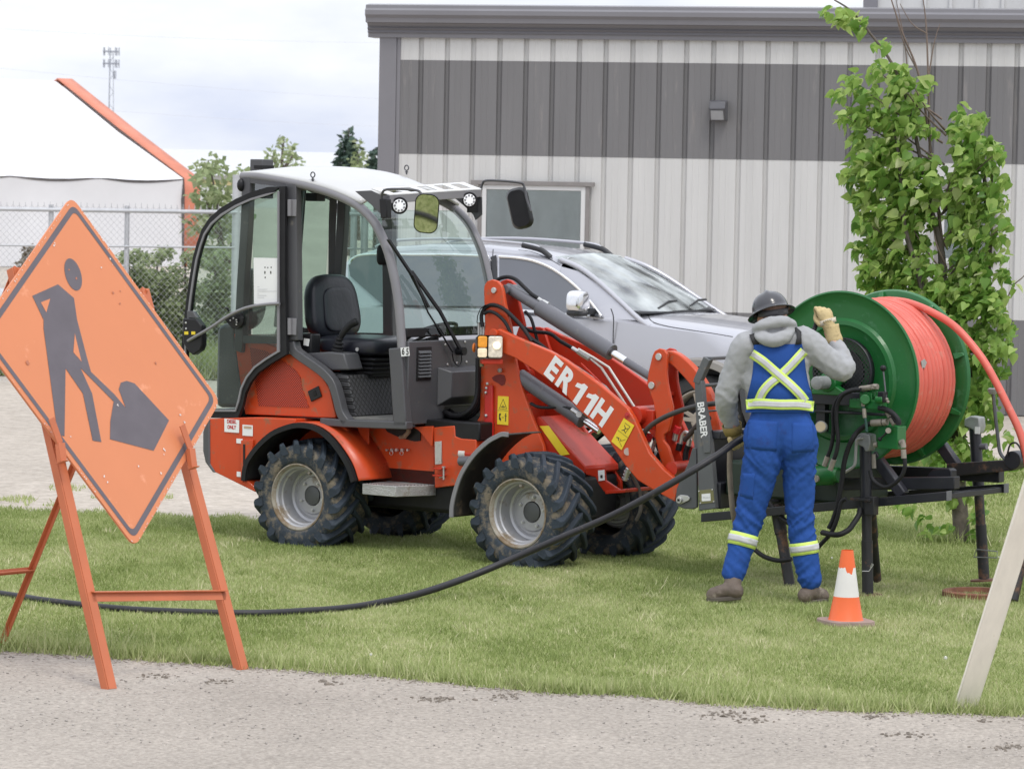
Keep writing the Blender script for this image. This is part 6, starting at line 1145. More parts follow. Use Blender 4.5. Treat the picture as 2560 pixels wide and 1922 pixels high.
sts = [(.99, .55, .74, .78), (.965, .74, .86, .90), (.90, .86, .98, 1.02), (.75, .93, 1.07, 1.12), (.5, .96, 1.13, 1.19), (.2, .97, 1.175, 1.235), (-.1, .975, 1.205, 1.27), (-.45, .975, 1.235, 1.30), (-.72, .972, 1.262, 1.315), (-.9, .97, 1.27, 1.29), (-1.6, .97, 1.285, 1.29), (-2.4, .97, 1.30, 1.30), (-3.2, .97, 1.31, 1.31), (-3.6, .95, 1.30, 1.30), (-3.85, .90, 1.27, 1.27), (-3.95, .80, 1.18, 1.18)]
mb = MB(); rows = [[(x, YC-a, b) for a, b in sect(hw, zs, zc)] for x, hw, zs, zc in sts]; mb.grid(rows); mb.f.append(tuple(range(len(rows[0])))); n_ = len(mb.v); mb.f.append(tuple(range(n_-len(rows[0]), n_))); 
cb_ = mb.build('body', Msil, suv, smooth=50)
ct = MB(); 
for wx in (0, -3.0): ct.cyl((wx, -.3, .404), (wx, .30, .404), .475, 40); ct.cyl((wx, 1.62, .404), (wx, 2.3, .404), .475, 40)
cut = ct.build('cutter', Mdk, suv, smooth=0); bm_ = cb_.modifiers.new('arch', 'BOOLEAN'); bm_.object = cut; bm_.operation = 'DIFFERENCE'; bm_.solver = 'EXACT'
bpy.context.view_layer.update(); dg = bpy.context.evaluated_depsgraph_get(); me_ = bpy.data.meshes.new_from_object(cb_.evaluated_get(dg)); cb_.modifiers.clear(); cb_.data = me_; bpy.data.objects.remove(cut)
def gy(z): return .055+(z-1.27)*.50           # near side glass plane
def gp(u, v):
    y = .2
    for _ in range(6): q = CF.side(u, v, y); y = gy(q.z)
    return CF.side(u, v, y)
# greenhouse skin
gst = [(-.76, 1.30), (-1.0, 1.49), (-1.25, 1.655), (-1.48, 1.775), (-1.8, 1.835), (-2.3, 1.872), (-2.9, 1.865), (-3.4, 1.82), (-3.65, 1.74), (-3.8, 1.56), (-3.93, 1.27)]
def groof(x):
    xs_ = [a for a, b in gst][::-1]; zs_ = [b for a, b in gst][::-1]; return float(np.interp(x, xs_, zs_))
rows = []
for x, z in gst[3:]:
    zz = z-.075; r = [(x, gy(1.26), 1.26), (x, gy((zz+1.26)/2)-.012, (zz+1.26)/2), (x, gy(zz), zz), (x, gy(zz)+.05, z-.03), (x, gy(zz)+.16, z-.004), (x, YC, z+.012)]
    rows.append(r + [(a, 2*YC-b, c) for a, b, c in reversed(r[:-1])])
mb = MB(); mb.grid(rows); mb.build('cabin_shell', Msil, suv, smooth=55)
for s_ in (0, 1):
    f_ = lambda p: Vector((p[0], p[1] if s_ == 0 else 2*YC-p[1], p[2])); pz = [(-.50, .04, 1.20), (-.64, .07, 1.28), (-.85, .14, 1.42), (-1.1, .21, 1.585), (-1.3, .265, 1.69), (-1.5, .30, 1.755)]
    mb = MB(); mb.tube(cr([f_(p) for p in pz], 4), .024, 10); mb.build('pillar', Msil, suv, smooth=80)
    mb = MB(); mb.add([f_(p) for p in [(-.62, .06, 1.255), (-.85, .135, 1.40), (-1.1, .20, 1.56), (-1.3, .25, 1.66), (-1.5, .27, 1.70), (-1.5, gy(1.26), 1.26)]], [(0, 1, 2, 3, 4, 5)]); mb.build('pillar_panel', Msil, suv, smooth=0)
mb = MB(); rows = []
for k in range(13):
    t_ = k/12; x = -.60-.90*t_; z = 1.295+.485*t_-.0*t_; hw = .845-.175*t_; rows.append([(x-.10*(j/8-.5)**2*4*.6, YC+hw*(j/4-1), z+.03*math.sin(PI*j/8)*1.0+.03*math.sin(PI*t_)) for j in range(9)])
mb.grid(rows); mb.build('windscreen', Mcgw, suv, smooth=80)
mb = MB(); mb.box((-1.0, .22, .9), (-.72, 1.7, 1.27)); mb.build('dashboard', Mdk, suv, bevel=.04); mb = MB(); mb.box((-3.7, .2, .5), (-1.7, 1.7, .95)); mb.build('cabin_floor', Mdk, suv)
for yy in (.5, 1.42): 
    q = MB(); q.box((-2.15, yy-.25, .8), (-1.95, yy+.25, 1.45)); q.ball((-2.08, yy, 1.56), .12, 12, (.6, 1, .9)); q.build('front_seat', Mdk, suv, bevel=.04)
mb = MB(); s0_ = Vector((-1.25, .5, 1.22)); mb.tube([s0_+Vector((math.cos(a)*.07, math.sin(a)*.19, math.cos(a)*.17)) for a in np.linspace(0, 2*PI, 25)[:-1]], .014, 6, True); mb.build('steering_wheel', Mdk, suv)
zX = zoom(1180, 560, 2.836)
def sidewin(pts, name='side_window', d=.034):
    q = [gp(*p)+Vector((0, -d, 0)) for p in pts]; mb = MB(); mb.add(q, [tuple(range(len(q)))]); mb.build(name, mat('tinted_glass', (.085, .09, .105), .06, 0, var=.1, vs=1, coat=1.0), suv, smooth=0); return q
q = sidewin([zX(*p) for p in ((205, 232), (330, 240), (450, 262), (560, 305), (660, 368), (760, 450), (850, 545), (900, 610), (945, 668), (800, 652), (640, 640), (205, 600))])
mb = MB(); mb.tube(cr([p+Vector((0, -.006, 0)) for p in q[:9]], 3)+[q[9], q[10], q[11]], .013, 6); mb.build('window_trim', Mrod, suv)
q = sidewin([(880, 690), (876, 662), (892, 643), (930, 636), (1040, 637), (1140, 637), (1225, 641), (1240, 765), (1100, 765), (960, 760)]); mb = MB(); mb.tube(cr(q[1:7], 3), .012, 6); mb.build('window_trim', Mrod, suv)
for x_ in (1235, 1040): a, b_ = gp(x_, 640), gp(x_+5, 762); MB().bar([a+Vector((0, -.012, 0)), b_+Vector((0, -.012, 0))], (0, 1, 0), .06 if x_ > 1200 else .035, .006).build('door_pillar', Mdk, suv)
# door gaps
for pts in (((560, 800), (1000, 600), (985, 640), (1005, 700), (1000, 860), (1004, 1000)),):
    q = [CF.side(*zX(*p), -.016+.0*k) for k, p in enumerate(((985, 600), (1003, 660), (1002, 760), (1000, 860), (1000, 1000)))]; MB().tube(cr(q, 4), .005, 5).build('door_gap', Mdk, suv)
q = [CF.side(*zX(*p), .09) for p in ((1250, 645), (1255, 672), (1290, 700), (1400, 735), (1500, 750))]
# mirror
mc_ = CF.side(*zX(750, 560), -.17); o = seatpart('door_mirror', mc_+Vector((0, 0, .015)), (.16, .26, .19), 0, .55, .15, suv, Mrod); o.rotation_euler = (0, 0, 0)
seatpart('mirror_base', mc_+Vector((-.01, .02, -.085)), (.14, .26, .07), 0, .6, 0, o, Mdk); MB().bar([mc_+Vector((.02, .08, -.07)), mc_+Vector((.06, .24, -.08))], (0, 0, 1), .05, .05).build('mirror_stalk', Mdk, o)
# roof rails, cowl, wipers, arches, cladding, lamps, grille
for yy in (.33, 1.59):
    zr_ = groof(-2.3)+.0; pts = [(-1.62, yy, groof(-1.62)-.015), (-1.72, yy, groof(-1.72)+.03), (-1.9, yy, groof(-1.9)+.045), (-2.6, yy, groof(-2.6)+.045), (-3.2, yy, groof(-3.2)+.045), (-3.4, yy, groof(-3.4)+.0)]
    rr_ = MB().tube(cr(pts, 5), .014, 8).build('roof_rail', Msil, suv, smooth=80); MB().tube(cr([Vector(p)+Vector((0, 0, -.012)) for p in pts[:3]], 5), .026, 8).build('rail_foot', Mdk, rr_, smooth=80)
mb = MB(); mb.grid([[(-.58-.06*(j/8-.5)**2*4, YC+.80*(j/4-1), 1.31), (-.68-.06*(j/8-.5)**2*4, YC+.82*(j/4-1), 1.335)] for j in range(9)]); mb.build('cowl', Mdk, suv, solid=.01)
for yy in (.55, 1.2): MB().tube([(-.66, yy, 1.345), (-.70, yy+.3, 1.40), (-.72, yy+.52, 1.40)], .011, 6).build('wiper', Mdk, suv)
for wx in (0, -3.0):
    mb = MB(); mb.lathe([(-.02, .475), (-.035, .48), (-.035, .535), (-.005, .56), (.02, .565), (.02, .475)], (wx, .0, .404), (0, 1, 0), 48, True); mb.v = [Vector((p.x, p.y, max(p.z, .30))) for p in mb.v]; mb.build('wheel_arch', Msil if 0 else Mdt, suv, smooth=50)
    mb = MB(); mb.lathe([(0, .475), (.3, .475), (.3, .0)], (wx, .01, .404), (0, 1, 0), 36, caps=False); mb.build('wheel_well', Mdk, suv)
mb = MB(); mb.box((-2.45, -.03, .28), (-.55, .05, .42)); mb.build('sill_cladding', Mdt, suv, bevel=.02)
mb = MB(); mb.box((.93, .3, .45), (1.02, 1.62, .62)); mb.box((.96, .45, .72), (1.0, 1.47, .86)); mb.build('grille', Mdk, suv, bevel=.02)
for yy in (.2, 1.55): MB().box((.90, yy, .80), (.975, yy+.18, .90)).build('headlight', Mrod, suv, bevel=.03)
Mctyre = mat('car_tyre', (.03, .03, .031), .8, var=.2, vs=8, bump=.03, bs=60, dirt=((.20, .17, .13), .1, 9)); Mal = mat('alloy_dusty', (.34, .30, .25), .5, .35, var=.12, vs=6, dirt=((.30, .24, .17), .2, 6))
cw = bpy.data.objects.new('wheel', None); C.objects.link(cw); cw.parent = suv; cw.location = (0, .02, .404)
MB().lathe([(.03, .27), (.0, .29), (.0, .34), (.015, .385), (.05, .404), (.20, .404), (.235, .38), (.245, .30), (.22, .27)], (0, 0, 0), (0, 1, 0), 48, True).build('tyre', Mctyre, cw, smooth=50)
mb = MB(); mb.lathe([(.01, .275), (.005, .265), (.02, .25), (.04, .245), (.16, .24)], (0, 0, 0), (0, 1, 0), 48, caps=False); rimc = mb.build('rim', Mal, cw, smooth=50)
for k in range(5):
    a = 2*PI*k/5+.35
    for e in (-1, 1):
        p0 = Vector((math.cos(a+e*.15)*.07, .035, math.sin(a+e*.15)*.07)); p1 = Vector((math.cos(a+e*.21)*.25, .022, math.sin(a+e*.21)*.25)); MB().bar([p0, p1], (0, 1, 0), [.038, .030], .02).build('spoke', Mal, rimc, bevel=.004)
MB().lathe([(.02, .0), (.02, .05), (.03, .095), (.06, .10)], (0, 0, 0), (0, 1, 0), 24).build('hub', Mal, rimc); MB().lathe([(.12, .24), (.12, 0)], (0, 0, 0), (0, 1, 0), 30, caps=False).build('brake_backing', Mdk, rimc)
for k in range(5): a = 2*PI*k/5+.95; c = Vector((math.cos(a)*.068, .018, math.sin(a)*.068)); MB().cyl(c, c+Vector((0, .02, 0)), .014, 8).build('wheel_nut', Mal, rimc)
c2 = copy_tree(cw, suv); c2.location = (-3.0, .02, .404)
for wx in (0, -3.0): c3_ = copy_tree(cw, suv); c3_.location = (wx, 1.90, .404); c3_.rotation_euler = (0, 0, PI)
# ---------------------------------------------------------------- simpler parked vehicles beyond the fence
def far_car(o, deg, L_, Hh_, colr, label, cat, name, pick=False):
    F_ = Frame(o, deg); e = F_.empty(name); tag(e, label, cat); m = mat('paint_'+name, colr, .3, .1, var=.03, coat=.5); W_ = 1.85
    lo = [(0, .3), (L_, .3), (L_, .78), (L_*.97, .92), (L_*.76, 1.0), (0.1, 1.02), (0, .9)] if not pick else [(0, .45), (L_, .45), (L_, 1.0), (L_*.97, 1.12), (L_*.76, 1.18), (0.0, 1.18)]
    zb = lo[-2][1]; mb = MB(); mb.loops([(x, 0, z) for x, z in lo], [(x, W_, z) for x, z in lo]); mb.build('body', m, e, bevel=.05)
    up = [(L_*.05, zb), (L_*.12, Hh_-.08), (L_*.22, Hh_), (L_*.52, Hh_), (L_*.75, zb)] if not pick else [(L_*.36, zb), (L_*.38, Hh_-.05), (L_*.42, Hh_), (L_*.60, Hh_), (L_*.76, zb)]
    mb = MB(); mb.loops([(x, .12+.0*z if z <= zb else .25, z) for x, z in up], [(x, W_-(.12 if z <= zb else .25), z) for x, z in up]); mb.build('cabin', m, e, bevel=.04)
    cx = sum(p[0] for p in up)/len(up); wv_ = [(cx+(x-cx)*.86, zb+.05+(z-zb)*.80) for x, z in up]; mg_ = mat('tinted_glass_far', (.05, .055, .06), .08, var=.1, coat=1)
    mb = MB(); mb.loops([(x, .105+.13*(z-zb)/(Hh_-zb), z) for x, z in wv_], [(x, .14+.13*(z-zb)/(Hh_-zb), z) for x, z in wv_]); mb.build('side_window', mg_, e)
    x0_, x1_ = up[-2][0], up[-1][0]; mb = MB(); mb.add([(x1_-.02, .22, zb+.06), (x1_-.02, W_-.22, zb+.06), (x0_+.06, W_-.32, Hh_-.06), (x0_+.06, .32, Hh_-.06)], [(0, 1, 2, 3)]); mb.v = [p+Vector((.03, 0, .02)) for p in mb.v]; mb.build('windscreen', mg_, e)
    for wx in (L_*.18, L_*.80):
        for wy, ax in ((.0, 1), (W_, -1)): wh = MB().lathe([(.0, .0), (.0, .2), (-.02, .22), (-.02, .31), (.02, .34), (.2, .34), (.22, 0)], (wx, wy, .34), (0, ax, 0), 24).build('wheel', Mctyre, e); MB().lathe([(-.012, .19), (-.02, .10), (-.012, .0)], (wx, wy, .34), (0, ax, 0), 18, caps=False).build('rim', Mrim, wh)
    for yy in (.1, W_-.4): MB().box((L_-.02, yy, .66), (L_+.01, yy+.3, .8)).build('headlight', Mrod, e, bevel=.02)
    return e
far_car((-10.5, 44.5, 0), 8, 4.6, 1.45, (.10, .11, .13), 'dark grey car at the left edge beyond the fence, half hidden by the sign', 'car', 'parked_car')
far_car(G(640, 900), 12, 5.4, 1.85, (.72, .73, .74), 'white pickup truck beyond the fence, seen through the cab', 'pickup truck', 'pickup_truck', True)
# ================================================================ FOLIAGE
def leafmat(name, stops, tl=.35, rough=.45):
    m = bpy.data.materials.new(name); m.use_nodes = True; t = m.node_tree; b = t.nodes['Principled BSDF']; N = t.nodes.new; L = t.links.new
    at = N('ShaderNodeAttribute'); at.attribute_name = 'tone'; rp = N('ShaderNodeValToRGB'); e = rp.color_ramp.elements
    while len(e) < len(stops): e.new(.5)
    for i, (p, c) in enumerate(stops): e[i].position = p; e[i].color = (*c, 1)
    L(at.outputs['Fac'], rp.inputs[0]); L(rp.outputs[0], b.inputs['Base Color']); b.inputs['Roughness'].default_value = rough; b.inputs['Specular IOR Level'].default_value = .35
    tr = N('ShaderNodeBsdfTranslucent'); L(rp.outputs[0], tr.inputs[0]); ms = N('ShaderNodeMixShader'); ms.inputs[0].default_value = tl; L(b.outputs[0], ms.inputs[1]); L(tr.outputs[0], ms.inputs[2]); L(ms.outputs[0], t.nodes['Material Output'].inputs[0]); return m
def heart():      # leaf outline in its own plane, folded along the midrib: (x along, y across, z fold)
    P_ = [(0, 0), (.02, .22), (.18, .42), (.42, .46), (.68, .30), (.88, .11), (1.05, 0)]; V = [(x, 0, -.03*math.sin(x*3)) for x in (0, .2, .42, .68, .88, 1.05)]
    return P_
def leaves(name, pos, size, tone, m, parent, droop=.5, fold=.25, simple=False, wind=None):
    n = len(pos); yaw = np.random.rand(n)*2*PI
    if wind is not None: yaw = wind+.9*np.random.randn(n)
    pit = -droop+.55*np.random.randn(n); rol = .7*np.random.randn(n)
    d = np.stack([np.cos(yaw)*np.cos(pit), np.sin(yaw)*np.cos(pit), np.sin(pit)], 1); s_ = np.stack([-np.sin(yaw), np.cos(yaw), 0*yaw], 1); u_ = np.cross(d, s_)
    s2 = s_*np.cos(rol)[:, None]+u_*np.sin(rol)[:, None]; u2 = -s_*np.sin(rol)[:, None]+u_*np.cos(rol)[:, None]
    if simple: T = np.array([(0, 0, 0), (.45, .32, .08), (1, 0, -.05), (.45, -.32, .08)]); Fq = np.array([[0, 1, 2, 3]])
    else:
        T = [(0, 0, 0), (.30, 0, -.03), (.65, 0, -.05), (1.05, 0, -.16)]
        for e in (1, -1): T += [(-.06, e*.20, fold*.5), (.12, e*.44, fold), (.42, e*.45, fold*.9), (.72, e*.25, fold*.35)]
        T = np.array(T); Fq = np.array([[0, 1, 5, 4], [1, 2, 6, 5], [2, 3, 7, 6], [0, 8, 9, 1], [1, 9, 10, 2], [2, 10, 11, 3]])
    k = len(T); V = pos[:, None, :]+size[:, None, None]*(T[None, :, 0:1]*d[:, None, :]+T[None, :, 1:2]*s2[:, None, :]+T[None, :, 2:3]*u2[:, None, :])
    Fc = (Fq[None]+np.arange(n)[:, None, None]*k).reshape(-1, 4); o = rawmesh(name, V.reshape(-1, 3), Fc, m, parent, np.repeat(np.clip(tone, 0, 1), k), smooth=not simple)
    return o
zR5 = zoom(1920, 0, 2.186); tb = G(2407, 1350); tree = empty('young_linden_tree', tb); tag(tree, 'young tree with big heart-shaped leaves bent by wind, behind the green reel', 'tree')
cl = [(440, 100, 60), (510, 130, 40), (330, 65, 30), (400, 110, 35), (630, 250, 45), (600, 390, 60), (480, 450, 60), (400, 530, 45), (560, 520, 60), (720, 400, 60), (740, 480, 70), (790, 460, 30), (880, 470, 45), (840, 540, 40), (700, 540, 60), (430, 640, 55), (520, 650, 70), (620, 640, 70), (700, 690, 80), (800, 620, 50), (820, 700, 60), (890, 720, 45), (500, 780, 50), (600, 790, 60), (700, 800, 80), (510, 880, 70), (620, 860, 80), (760, 880, 80), (880, 900, 60), (460, 960, 60), (560, 980, 90), (680, 1000, 90), (800, 1000, 90), (920, 1000, 60), (510, 1080, 60), (620, 1120, 90), (750, 1130, 90), (870, 1100, 70), (1000, 1090, 50), (540, 1220, 70), (640, 1250, 90), (780, 1230, 80), (900, 1200, 70), (500, 1360, 50), (600, 1360, 90), (720, 1380, 90), (840, 1360, 80), (570, 1480, 70), (680, 1500, 90), (800, 1500, 90), (920, 1480, 50), (570, 1560, 60), (700, 1600, 80), (820, 1600, 60),
      (1080, 650, 60), (1160, 660, 50), (1050, 720, 60), (1140, 740, 70), (1080, 830, 80), (1190, 800, 60), (1260, 830, 50), (1120, 920, 80), (1220, 920, 60), (1040, 970, 60), (1290, 1000, 50), (1100, 1020, 90), (1210, 1050, 70), (1100, 1120, 80), (1270, 1110, 60), (1060, 1210, 70), (1180, 1190, 80), (1300, 1230, 40), (1050, 1300, 60), (1160, 1300, 80), (1270, 1300, 50), (1060, 1400, 60), (1170, 1420, 80), (1280, 1400, 50), (1050, 1500, 60), (1160, 1540, 80), (1290, 1500, 50), (1340, 1560, 30), (1050, 1600, 60), (1180, 1620, 80)]
LP = []; TN = []
def cluster(u, v, rpx, n, dep, dspread):
    for _ in range(n):
        while True:
            a = np.random.randn(3)*.55
            if np.dot(a, a) < 1.1: break
        p = D(u+a[0]*rpx, v+a[1]*rpx*.9, dep+a[2]*dspread); LP.append(p); TN.append(.45-.22*a[1]*0+.18*np.random.randn()+.16*noise.noise(Vector((u*.02, v*.02, a[2]))))
for x, y, r in cl: u, v = zR5(x, y); cluster(u, v, r/2.186*1.05, max(8, int(r*r/100)), 24.9, .30)
np.random.seed(5)
for _ in range(120):
    u = np.random.uniform(2320, 2545); v = np.random.uniform(715, 1190)
    if u > 2350+190*(1-abs(v-850)/700): continue
    cluster(u, v, 30, 20, 24.8, .25)
for u, v in ((2260, 1262), (2290, 1275), (2318, 1300), (2335, 1325), (2372, 1330), (2440, 1290), (2450, 1335), (2385, 1255), (2460, 1260), (2420, 1240), (2500, 1185), (2530, 1165), (2480, 1150), (2555, 1150), (2350, 1190), (2300, 1180), (2280, 1150), (2330, 1130), (2500, 1050), (2520, 930), (2530, 1090)): cluster(u, v, 20, 8, 24.8, .2)
P_ = np.array([list(W_-tb) for W_ in LP]); k = P_[:, 2] > .03; P_ = P_[k]; TNa = np.array(TN)[k]
Mleaf = leafmat('linden_leaf', [(0, (.09, .20, .035)), (.3, (.20, .36, .07)), (.6, (.38, .52, .14)), (.85, (.56, .64, .28)), (1, (.66, .68, .42))], .45, .42)
leaves('crown', P_, (.062+.022*np.random.randn(len(P_))).clip(.028, .11), TNa, Mleaf, tree, .45, .24, wind=PI)
Mbark = mat('bark', (.12, .10, .085), .9, var=.3, vs=20, bump=.05, bs=50); Mtwig = mat('twig', (.16, .12, .10), .8, var=.2)
def br(pts, r0, r1, dep=24.9, name='branch', m=None):
    P_ = cr([D(u, v, dep+dd)-tb for u, v, dd in pts], 5); n_ = len(P_); mb = MB(); mb.tube(P_, [r0+(r1-r0)*i/(n_-1) for i in range(n_)], 8); mb.build(name, m or Mbark, tree, smooth=80)
br([(2407, 1356, 0), (2400, 1280, 0), (2395, 1180, 0), (2385, 1000, .02), (2360, 830, .02), (2357, 700, 0), (2352, 620, 0), (2338, 560, 0)], .062, .018, name='trunk')
br([(2395, 1150, 0), (2420, 980, .1), (2460, 800, .15), (2470, 660, .15), (2465, 500, .1), (2450, 360, .1), (2420, 300, .1)], .035, .006)
br([(2385, 1000, .0), (2340, 850, -.1), (2300, 700, -.1), (2260, 560, -.1), (2250, 420, -.1), (2235, 320, -.1)], .03, .008)
br([(2338, 560, 0), (2310, 440, 0), (2270, 260, 0), (2230, 160, 0), (2180, 90, 0), (2130, 30, 0), (2085, 0, 0)], .016, .005)
br([(2357, 620, 0), (2330, 400, .1), (2300, 200, .1), (2255, 80, .1), (2225, -10, .1)], .012, .004, m=Mtwig); br([(2325, 380, .1), (2320, 180, .1), (2315, 60, .1), (2305, -20, .1)], .009, .003, m=Mtwig)
br([(2322, 190, .1), (2335, 110, .1), (2350, 60, .1)], .006, .002, m=Mtwig); br([(2290, 170, .1), (2260, 110, .1), (2240, 40, .1)], .006, .002, m=Mtwig); br([(2318, 85, .1), (2280, 60, .1), (2250, 10, .1)], .005, .002, m=Mtwig); br([(2300, 400, .1), (2275, 250, .1), (2262, 110, .1), (2240, 0, .1)], .007, .002, m=Mtwig)
br([(2500, 800, .1), (2530, 720, .1), (2560, 690, .1), (2600, 640, .1)], .006, .003, m=Mtwig); br([(2470, 760, .1), (2480, 560, .1), (2480, 400, .1)], .012, .004)
for i in range(26):
    u, v = zR5(*cl[random.randrange(len(cl))][:2]); br([(2350+20*random.random(), v+120, 0), ((u+2350)/2, v+60, random.uniform(-.1, .1)), (u, v, random.uniform(-.2, .2))], .008, .003, m=Mtwig)
# background planting
Mfar = leafmat('far_leaf', [(0, (.14, .19, .08)), (.5, (.28, .34, .17)), (1, (.44, .48, .30))], .3, .7); Mspr = leafmat('spruce_needles', [(0, (.03, .055, .045)), (.5, (.06, .10, .075)), (1, (.13, .17, .10))], .1, .7)
def bush(name, label, cat, cl_, dep, size, dens, m, stem=None, group=None, simple=True, dsp=1.0):
    global LP, TN
    o_ = D(sum(c[0] for c in cl_)/len(cl_), 900, dep); o_.z = 0; e = empty(name, o_); tag(e, label, cat, group); LP = []; TN = []
    for u, v, r in cl_: cluster(u, v, r, max(6, int(r*r*dens)), dep, dsp)
    P_ = np.array([list(p-o_) for p in LP]); P_[:, 2] = np.abs(P_[:, 2]); leaves('crown', P_, size*(.7+.6*np.random.rand(len(P_))), np.array(TN), m, e, .2, simple=simple)
    for s_ in (stem or []):
        Q_ = [D(u, v, dep)-o_ for u, v in s_]; Q_ = cr(Q_, 4); n_ = len(Q_); MB().tube(Q_, [.05*dep/60*(1-.8*i/(n_-1)) for i in range(n_)], 6).build('trunk', Mbark, e)
    return e
bush('scrub_tree', 'thin pale-leaved tree between the fabric shelter and the loader cab', 'tree', [(505, 430, 40), (540, 410, 30), (560, 480, 45), (520, 500, 50), (500, 560, 45), (560, 560, 50), (600, 520, 45), (610, 440, 30), (540, 640, 45), (590, 630, 45), (510, 640, 40), (640, 560, 30), (560, 700, 40)], 62, .16, .05, Mfar, [[(560, 960), (560, 700), (545, 520), (520, 400)], [(560, 700), (590, 560), (600, 440)], [(555, 620), (515, 500)]], dsp=1.5)
bush('bare_birch_tree', 'airy young birch rising behind the cab roof', 'tree', [(700, 360, 25), (715, 390, 35), (680, 400, 30), (740, 400, 25), (700, 430, 40), (725, 370, 18), (710, 345, 12)], 85, .15, .045, Mfar, [[(705, 700), (705, 420), (710, 345)], [(705, 450), (680, 390)], [(705, 430), (735, 385)]], dsp=1.2)
LPs = [(872, 330, 8), (872, 345, 14), (870, 365, 20), (874, 385, 26), (870, 405, 32), (875, 430, 36), (870, 460, 40)]
bush('spruce_tree', 'dark blue-green spruce left of the hall corner', 'tree', LPs, 95, .20, .22, Mspr, [[(872, 640), (872, 320)]], dsp=.9)
bush('aspen_tree', 'light green tree in front of the spruce', 'tree', [(895, 360, 14), (905, 385, 18), (890, 400, 18), (900, 420, 22), (885, 440, 25)], 90, .14, .10, Mfar, [[(895, 600), (895, 380)]], dsp=.8)
bush('spruce_tree', 'dark spruce partly hidden behind the hall corner', 'tree', [(938, 380, 12), (935, 405, 18), (938, 435, 24)], 96, .2, .22, Mspr, [[(938, 640), (938, 370)]], dsp=.8)
for i, (u, lab) in enumerate(((330, 'leafy willow bush behind the fence right of the sign top'), (400, 'tall willow bush behind the fence left of the open cab door'), (470, 'willow bush behind the glass of the cab door'), (545, 'willow bush behind the fence beside the rear hood'))):
    cl_ = [(u+random.uniform(-35, 35), random.uniform(690, 930), random.uniform(28, 42)) for _ in range(15)]+[(u+random.uniform(-30, 30), 640+random.uniform(-10, 25), 18) for _ in range(4)]
    bush('willow_bush', lab, 'bush', cl_, 46+i*.7, .075, .22, Mfar, [[(u, 955), (u-5, 760), (u-8, 640)]], group='willow bushes behind the fence', dsp=.5)
bush('round_shrub', 'small brown shrub beyond the fence above the dark car', 'bush', [(75, 630, 22), (85, 650, 24), (60, 660, 20)], 75, .12, .2, leafmat('brown_leaf', [(0, (.14, .11, .08)), (1, (.30, .26, .19))]), [[(75, 760), (75, 640)]], dsp=.6)
x = np.random.uniform(-7.2, -1.3, 26000); y = 43.4+np.abs(np.random.randn(26000))*1.3; blades('long_grass', x, y, .12+.35*np.random.rand(len(x))*(fbm(x, y, 1.2, 4)*.5+.7), .012+x*0, .5+.2*np.random.randn(len(x)), .6)
# ================================================================ CELL TOWER, OVERHEAD LINES
tw0 = D(274, 449, 230); tw0.z = 0; twr = empty('cell_tower', tw0); tag(twr, 'slim grey cell tower with antennas against the cloudy sky', 'tower'); Mtw_ = mat('tower_grey', (.30, .32, .37), .6)
zt = D(274, 128, 230).z; mb = MB()
for a in (0, 2.1, 4.2): mb.tube([(math.cos(a)*.3, math.sin(a)*.3, 0), (math.cos(a)*.13, math.sin(a)*.13, zt)], .022, 5)
for k in range(28):
    z0 = zt*k/28; z1 = zt*(k+1)/28; r0 = .3-.17*k/28; a = (k % 3)*2.1; mb.tube([(math.cos(a)*r0, math.sin(a)*r0, z0), (math.cos(a+2.1)*r0, math.sin(a+2.1)*r0, z1)], .02, 4)
mb.build('mast', Mtw_, twr)
for v in (130, 160, 188):
    z = D(274, v, 230).z
    for k in range(7 if v < 170 else 2): a = k*2*PI/7; rr_ = .5 if v < 170 else .3; mb = MB(); mb.box((math.cos(a)*rr_-.03, math.sin(a)*rr_-.03, z-.26), (math.cos(a)*rr_+.03, math.sin(a)*rr_+.03, z+.26)); mb.build('antenna', Mtw_, twr)
    if v < 170: mb = MB(); mb.tube([(math.cos(a)*.5, math.sin(a)*.5, z) for a in np.linspace(0, 2*PI, 13)[:-1]], .05, 4, True); mb.build('platform', Mtw_, twr)
for k, (v0, v1, lab) in enumerate(((60, 110, 'highest'), (150, 265, 'middle'), (235, 330, 'lowest'))):
    P_ = [D(u, v0+(v1-v0)*t_+14*math.sin(PI*t_), 180+40*t_) for t_, u in ((i/12, -200+1500*i/12) for i in range(13))]
    o = MB().tube(P_, .010, 4).build('overhead_line', mat('line_grey', (.62, .64, .70), .7), None); tag(o, lab+' of the thin overhead lines crossing the sky at left', 'cable', 'overhead lines in the sky')
# ================================================================ WORKER (seen from behind)
PO = G(1935, 1508); PF = Frame(PO, 0.0); man = PF.empty('person'); tag(man, 'worker in blue bib overalls and grey hoodie gripping hoses, back to camera', 'person')
zP = zoom(1720, 700, 3.322); zQ = zoom(1720, 1050, 3.02)
def H_(z, p, y): return PF.side(*z(*p), y)
Mhood = mat('hoodie_grey', (.36, .365, .375), .92, var=.05, vs=14, bump=.02, bs=180, dirt=((.30, .29, .27), -.1, 6), spec=.1); Mblue = mat('overall_blue', (.024, .078, .30), .82, var=.10, vs=5, bump=.015, bs=220, dirt=((.03, .06, .22), .1, 5), spec=.15)
Mglv = mat('glove_leather', (.50, .39, .20), .75, var=.15, vs=12, bump=.03, bs=60, dirt=((.24, .18, .10), .15, 14)); Mboot = mat('boot_brown', (.13, .10, .08), .7, var=.25, vs=10, bump=.03, bs=50, dirt=((.26, .22, .18), .2, 12)); Msole = mat('boot_sole', (.10, .085, .07), .85, var=.2)
